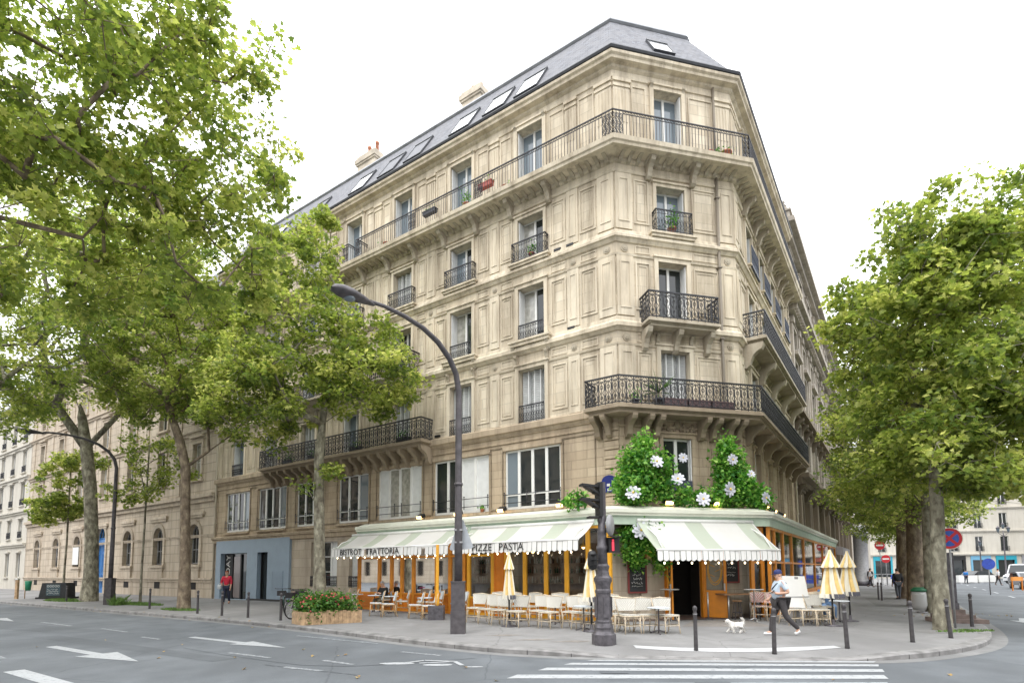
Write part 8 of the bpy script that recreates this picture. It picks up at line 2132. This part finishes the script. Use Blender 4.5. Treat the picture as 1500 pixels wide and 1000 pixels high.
# cup on the seated man's table, coffee things
def small(name, label, cat, p, prof, key, group=None):
    T = thing(name, label, cat, p, 0, group); mb = MB(); mb.lathe(prof, n=10); mb.build('vessel', M[key], T); mb = MB(); mb.tube([V(.04, 0, .02), V(.06, 0, .035), V(.04, 0, .05)] if name == 'cup' else [V(0, 0, .2), V(0, 0, .205)], .006 if name == 'cup' else .02, 5); mb.build('handle' if name == 'cup' else 'stopper', M[key], T)
small('cup', 'white coffee cup in front of the seated man in black', 'cup', FL.P(10.3, 2.85, .722), [(.025, 0), (.04, .05), (.04, .065)], 'white')
small('bottle', 'small bottle on the round table between the rattan chairs', 'bottle', FL.P(8.95, 3.2, .722), [(.03, 0), (.03, .12), (.012, .16), (.012, .2)], 'glass_sky')
# far pedestrians
cols = [(mat('far coat blue', (.02, .16, .45), .8), M['navy']), (mat('far shirt white', (.6, .6, .6), .8), M['greytrousers']), (mat('far coat black', (.02, .02, .022), .8), M['navy']), (mat('far coat pink', (.4, .2, .22), .8), M['denim'])]
labs = ['far pedestrian in a bright blue coat by the white barriers', 'far pedestrian in white crossing the road in front of the dark car', 'far pedestrian in dark clothes beside the teal shop', 'far pedestrian in pink under the trees', 'far pedestrian standing near the crowd barrier', 'far pedestrian in white at the left end of the crowd barrier', 'far pedestrian in black across the road from the bollard']
for k, (x, y, rz, c) in enumerate(((54.5, 67.5, 2.0, 0), (52.3, 60.5, 1.4, 1), (59.5, 83, 0.5, 2), (45, 62, .3, 3), (36.2, 56.8, 2.8, 2), (34.0, 53.4, 1.0, 1), (50.5, 68, .4, 2))):
    person(labs[k], (x, y, RZ if k < 4 or k == 6 else 0), rz, standing(.22 if k % 2 else .1), (*cols[c], M['black']), True, rnd.uniform(.95, 1.05), M['hair_dark'], None, 1.0, k % 2 == 0, None, 1.7, False, 1)
# small white dog
D = thing('dog', 'small fluffy white dog walking left on the pavement', 'dog', (6.17, 15.6, 0), R(-97))
N_ = {'chest': ((0, -.12, .22), .085), 'mid': ((0, .0, .22), .078), 'rump': ((0, .13, .22), .08), 'neck': ((0, -.19, .29), .058), 'head': ((0, -.235, .335), .058), 'muz': ((0, -.30, .315), .03), 'tail': ((0, .20, .29), .028), 'tail2': ((0, .19, .38), .03), 'tail3': ((0, .12, .42), .02)}
E_ = [('chest', 'mid'), ('mid', 'rump'), ('chest', 'neck'), ('neck', 'head'), ('head', 'muz'), ('rump', 'tail'), ('tail', 'tail2'), ('tail2', 'tail3')]
for s, sg in (('l', 1), ('r', -1)):
    k = .05 * sg
    N_['sh' + s] = ((sg * .05, -.13, .15), .04); N_['fk' + s] = ((sg * .055, -.14 + k, .085), .026); N_['fp' + s] = ((sg * .055, -.16 + k * 1.6, .02), .022)
    N_['th' + s] = ((sg * .05, .11, .16), .048); N_['hk' + s] = ((sg * .055, .17 - k, .09), .026); N_['hp' + s] = ((sg * .055, .14 - k * 1.5, .02), .022)
    E_ += [('chest', 'sh' + s), ('sh' + s, 'fk' + s), ('fk' + s, 'fp' + s), ('rump', 'th' + s), ('th' + s, 'hk' + s), ('hk' + s, 'hp' + s)]
vs, fs = skin(N_, E_, 'mid', 2)
M['fur'] = mat('white fur', (.74, .72, .68), .9, var=.1, scale=30)
mb = MB(); mb.mesh(vs, fs); mb.build('body', M['fur'], D)
rg = np.random.default_rng(2); mb = MB(); va = [Vector(v) for v in vs]
for _ in range(1700):
    p = va[rg.integers(len(va))]; c = V(0, max(-.16, min(.15, p.y)), .22 if p.z < .3 else p.z); d = (p - c); 
    if d.length < 1e-4: continue
    d = d.normalized() * .5 + V(*(rg.normal(size=3) * .35)) + V(0, .25, -.4); d = d.normalized() * rg.uniform(.02, .045); w_ = d.orthogonal().normalized() * .006
    mb.add((p - w_, p + w_, p + d))
o = mb.build('coat', M['fur'], D); o['kind'] = 'stuff'
mb = MB(); mb.ball((0, -.328, .322), .013, 8, 6); mb.build('nose', M['black'], D)
mb = MB()
for sg in (-1, 1): mb.ball((sg * .026, -.285, .358), .009, 6, 5)
mb.build('eyes', M['black'], D)
for sg in (-1, 1): mb = MB(); mb.prism([V(sg * .035, -.23, .385), V(sg * .07, -.22, .34), V(sg * .065, -.24, .29), V(sg * .04, -.25, .34)], V(0, .02, 0)); mb.build('ear', M['fur'], D)
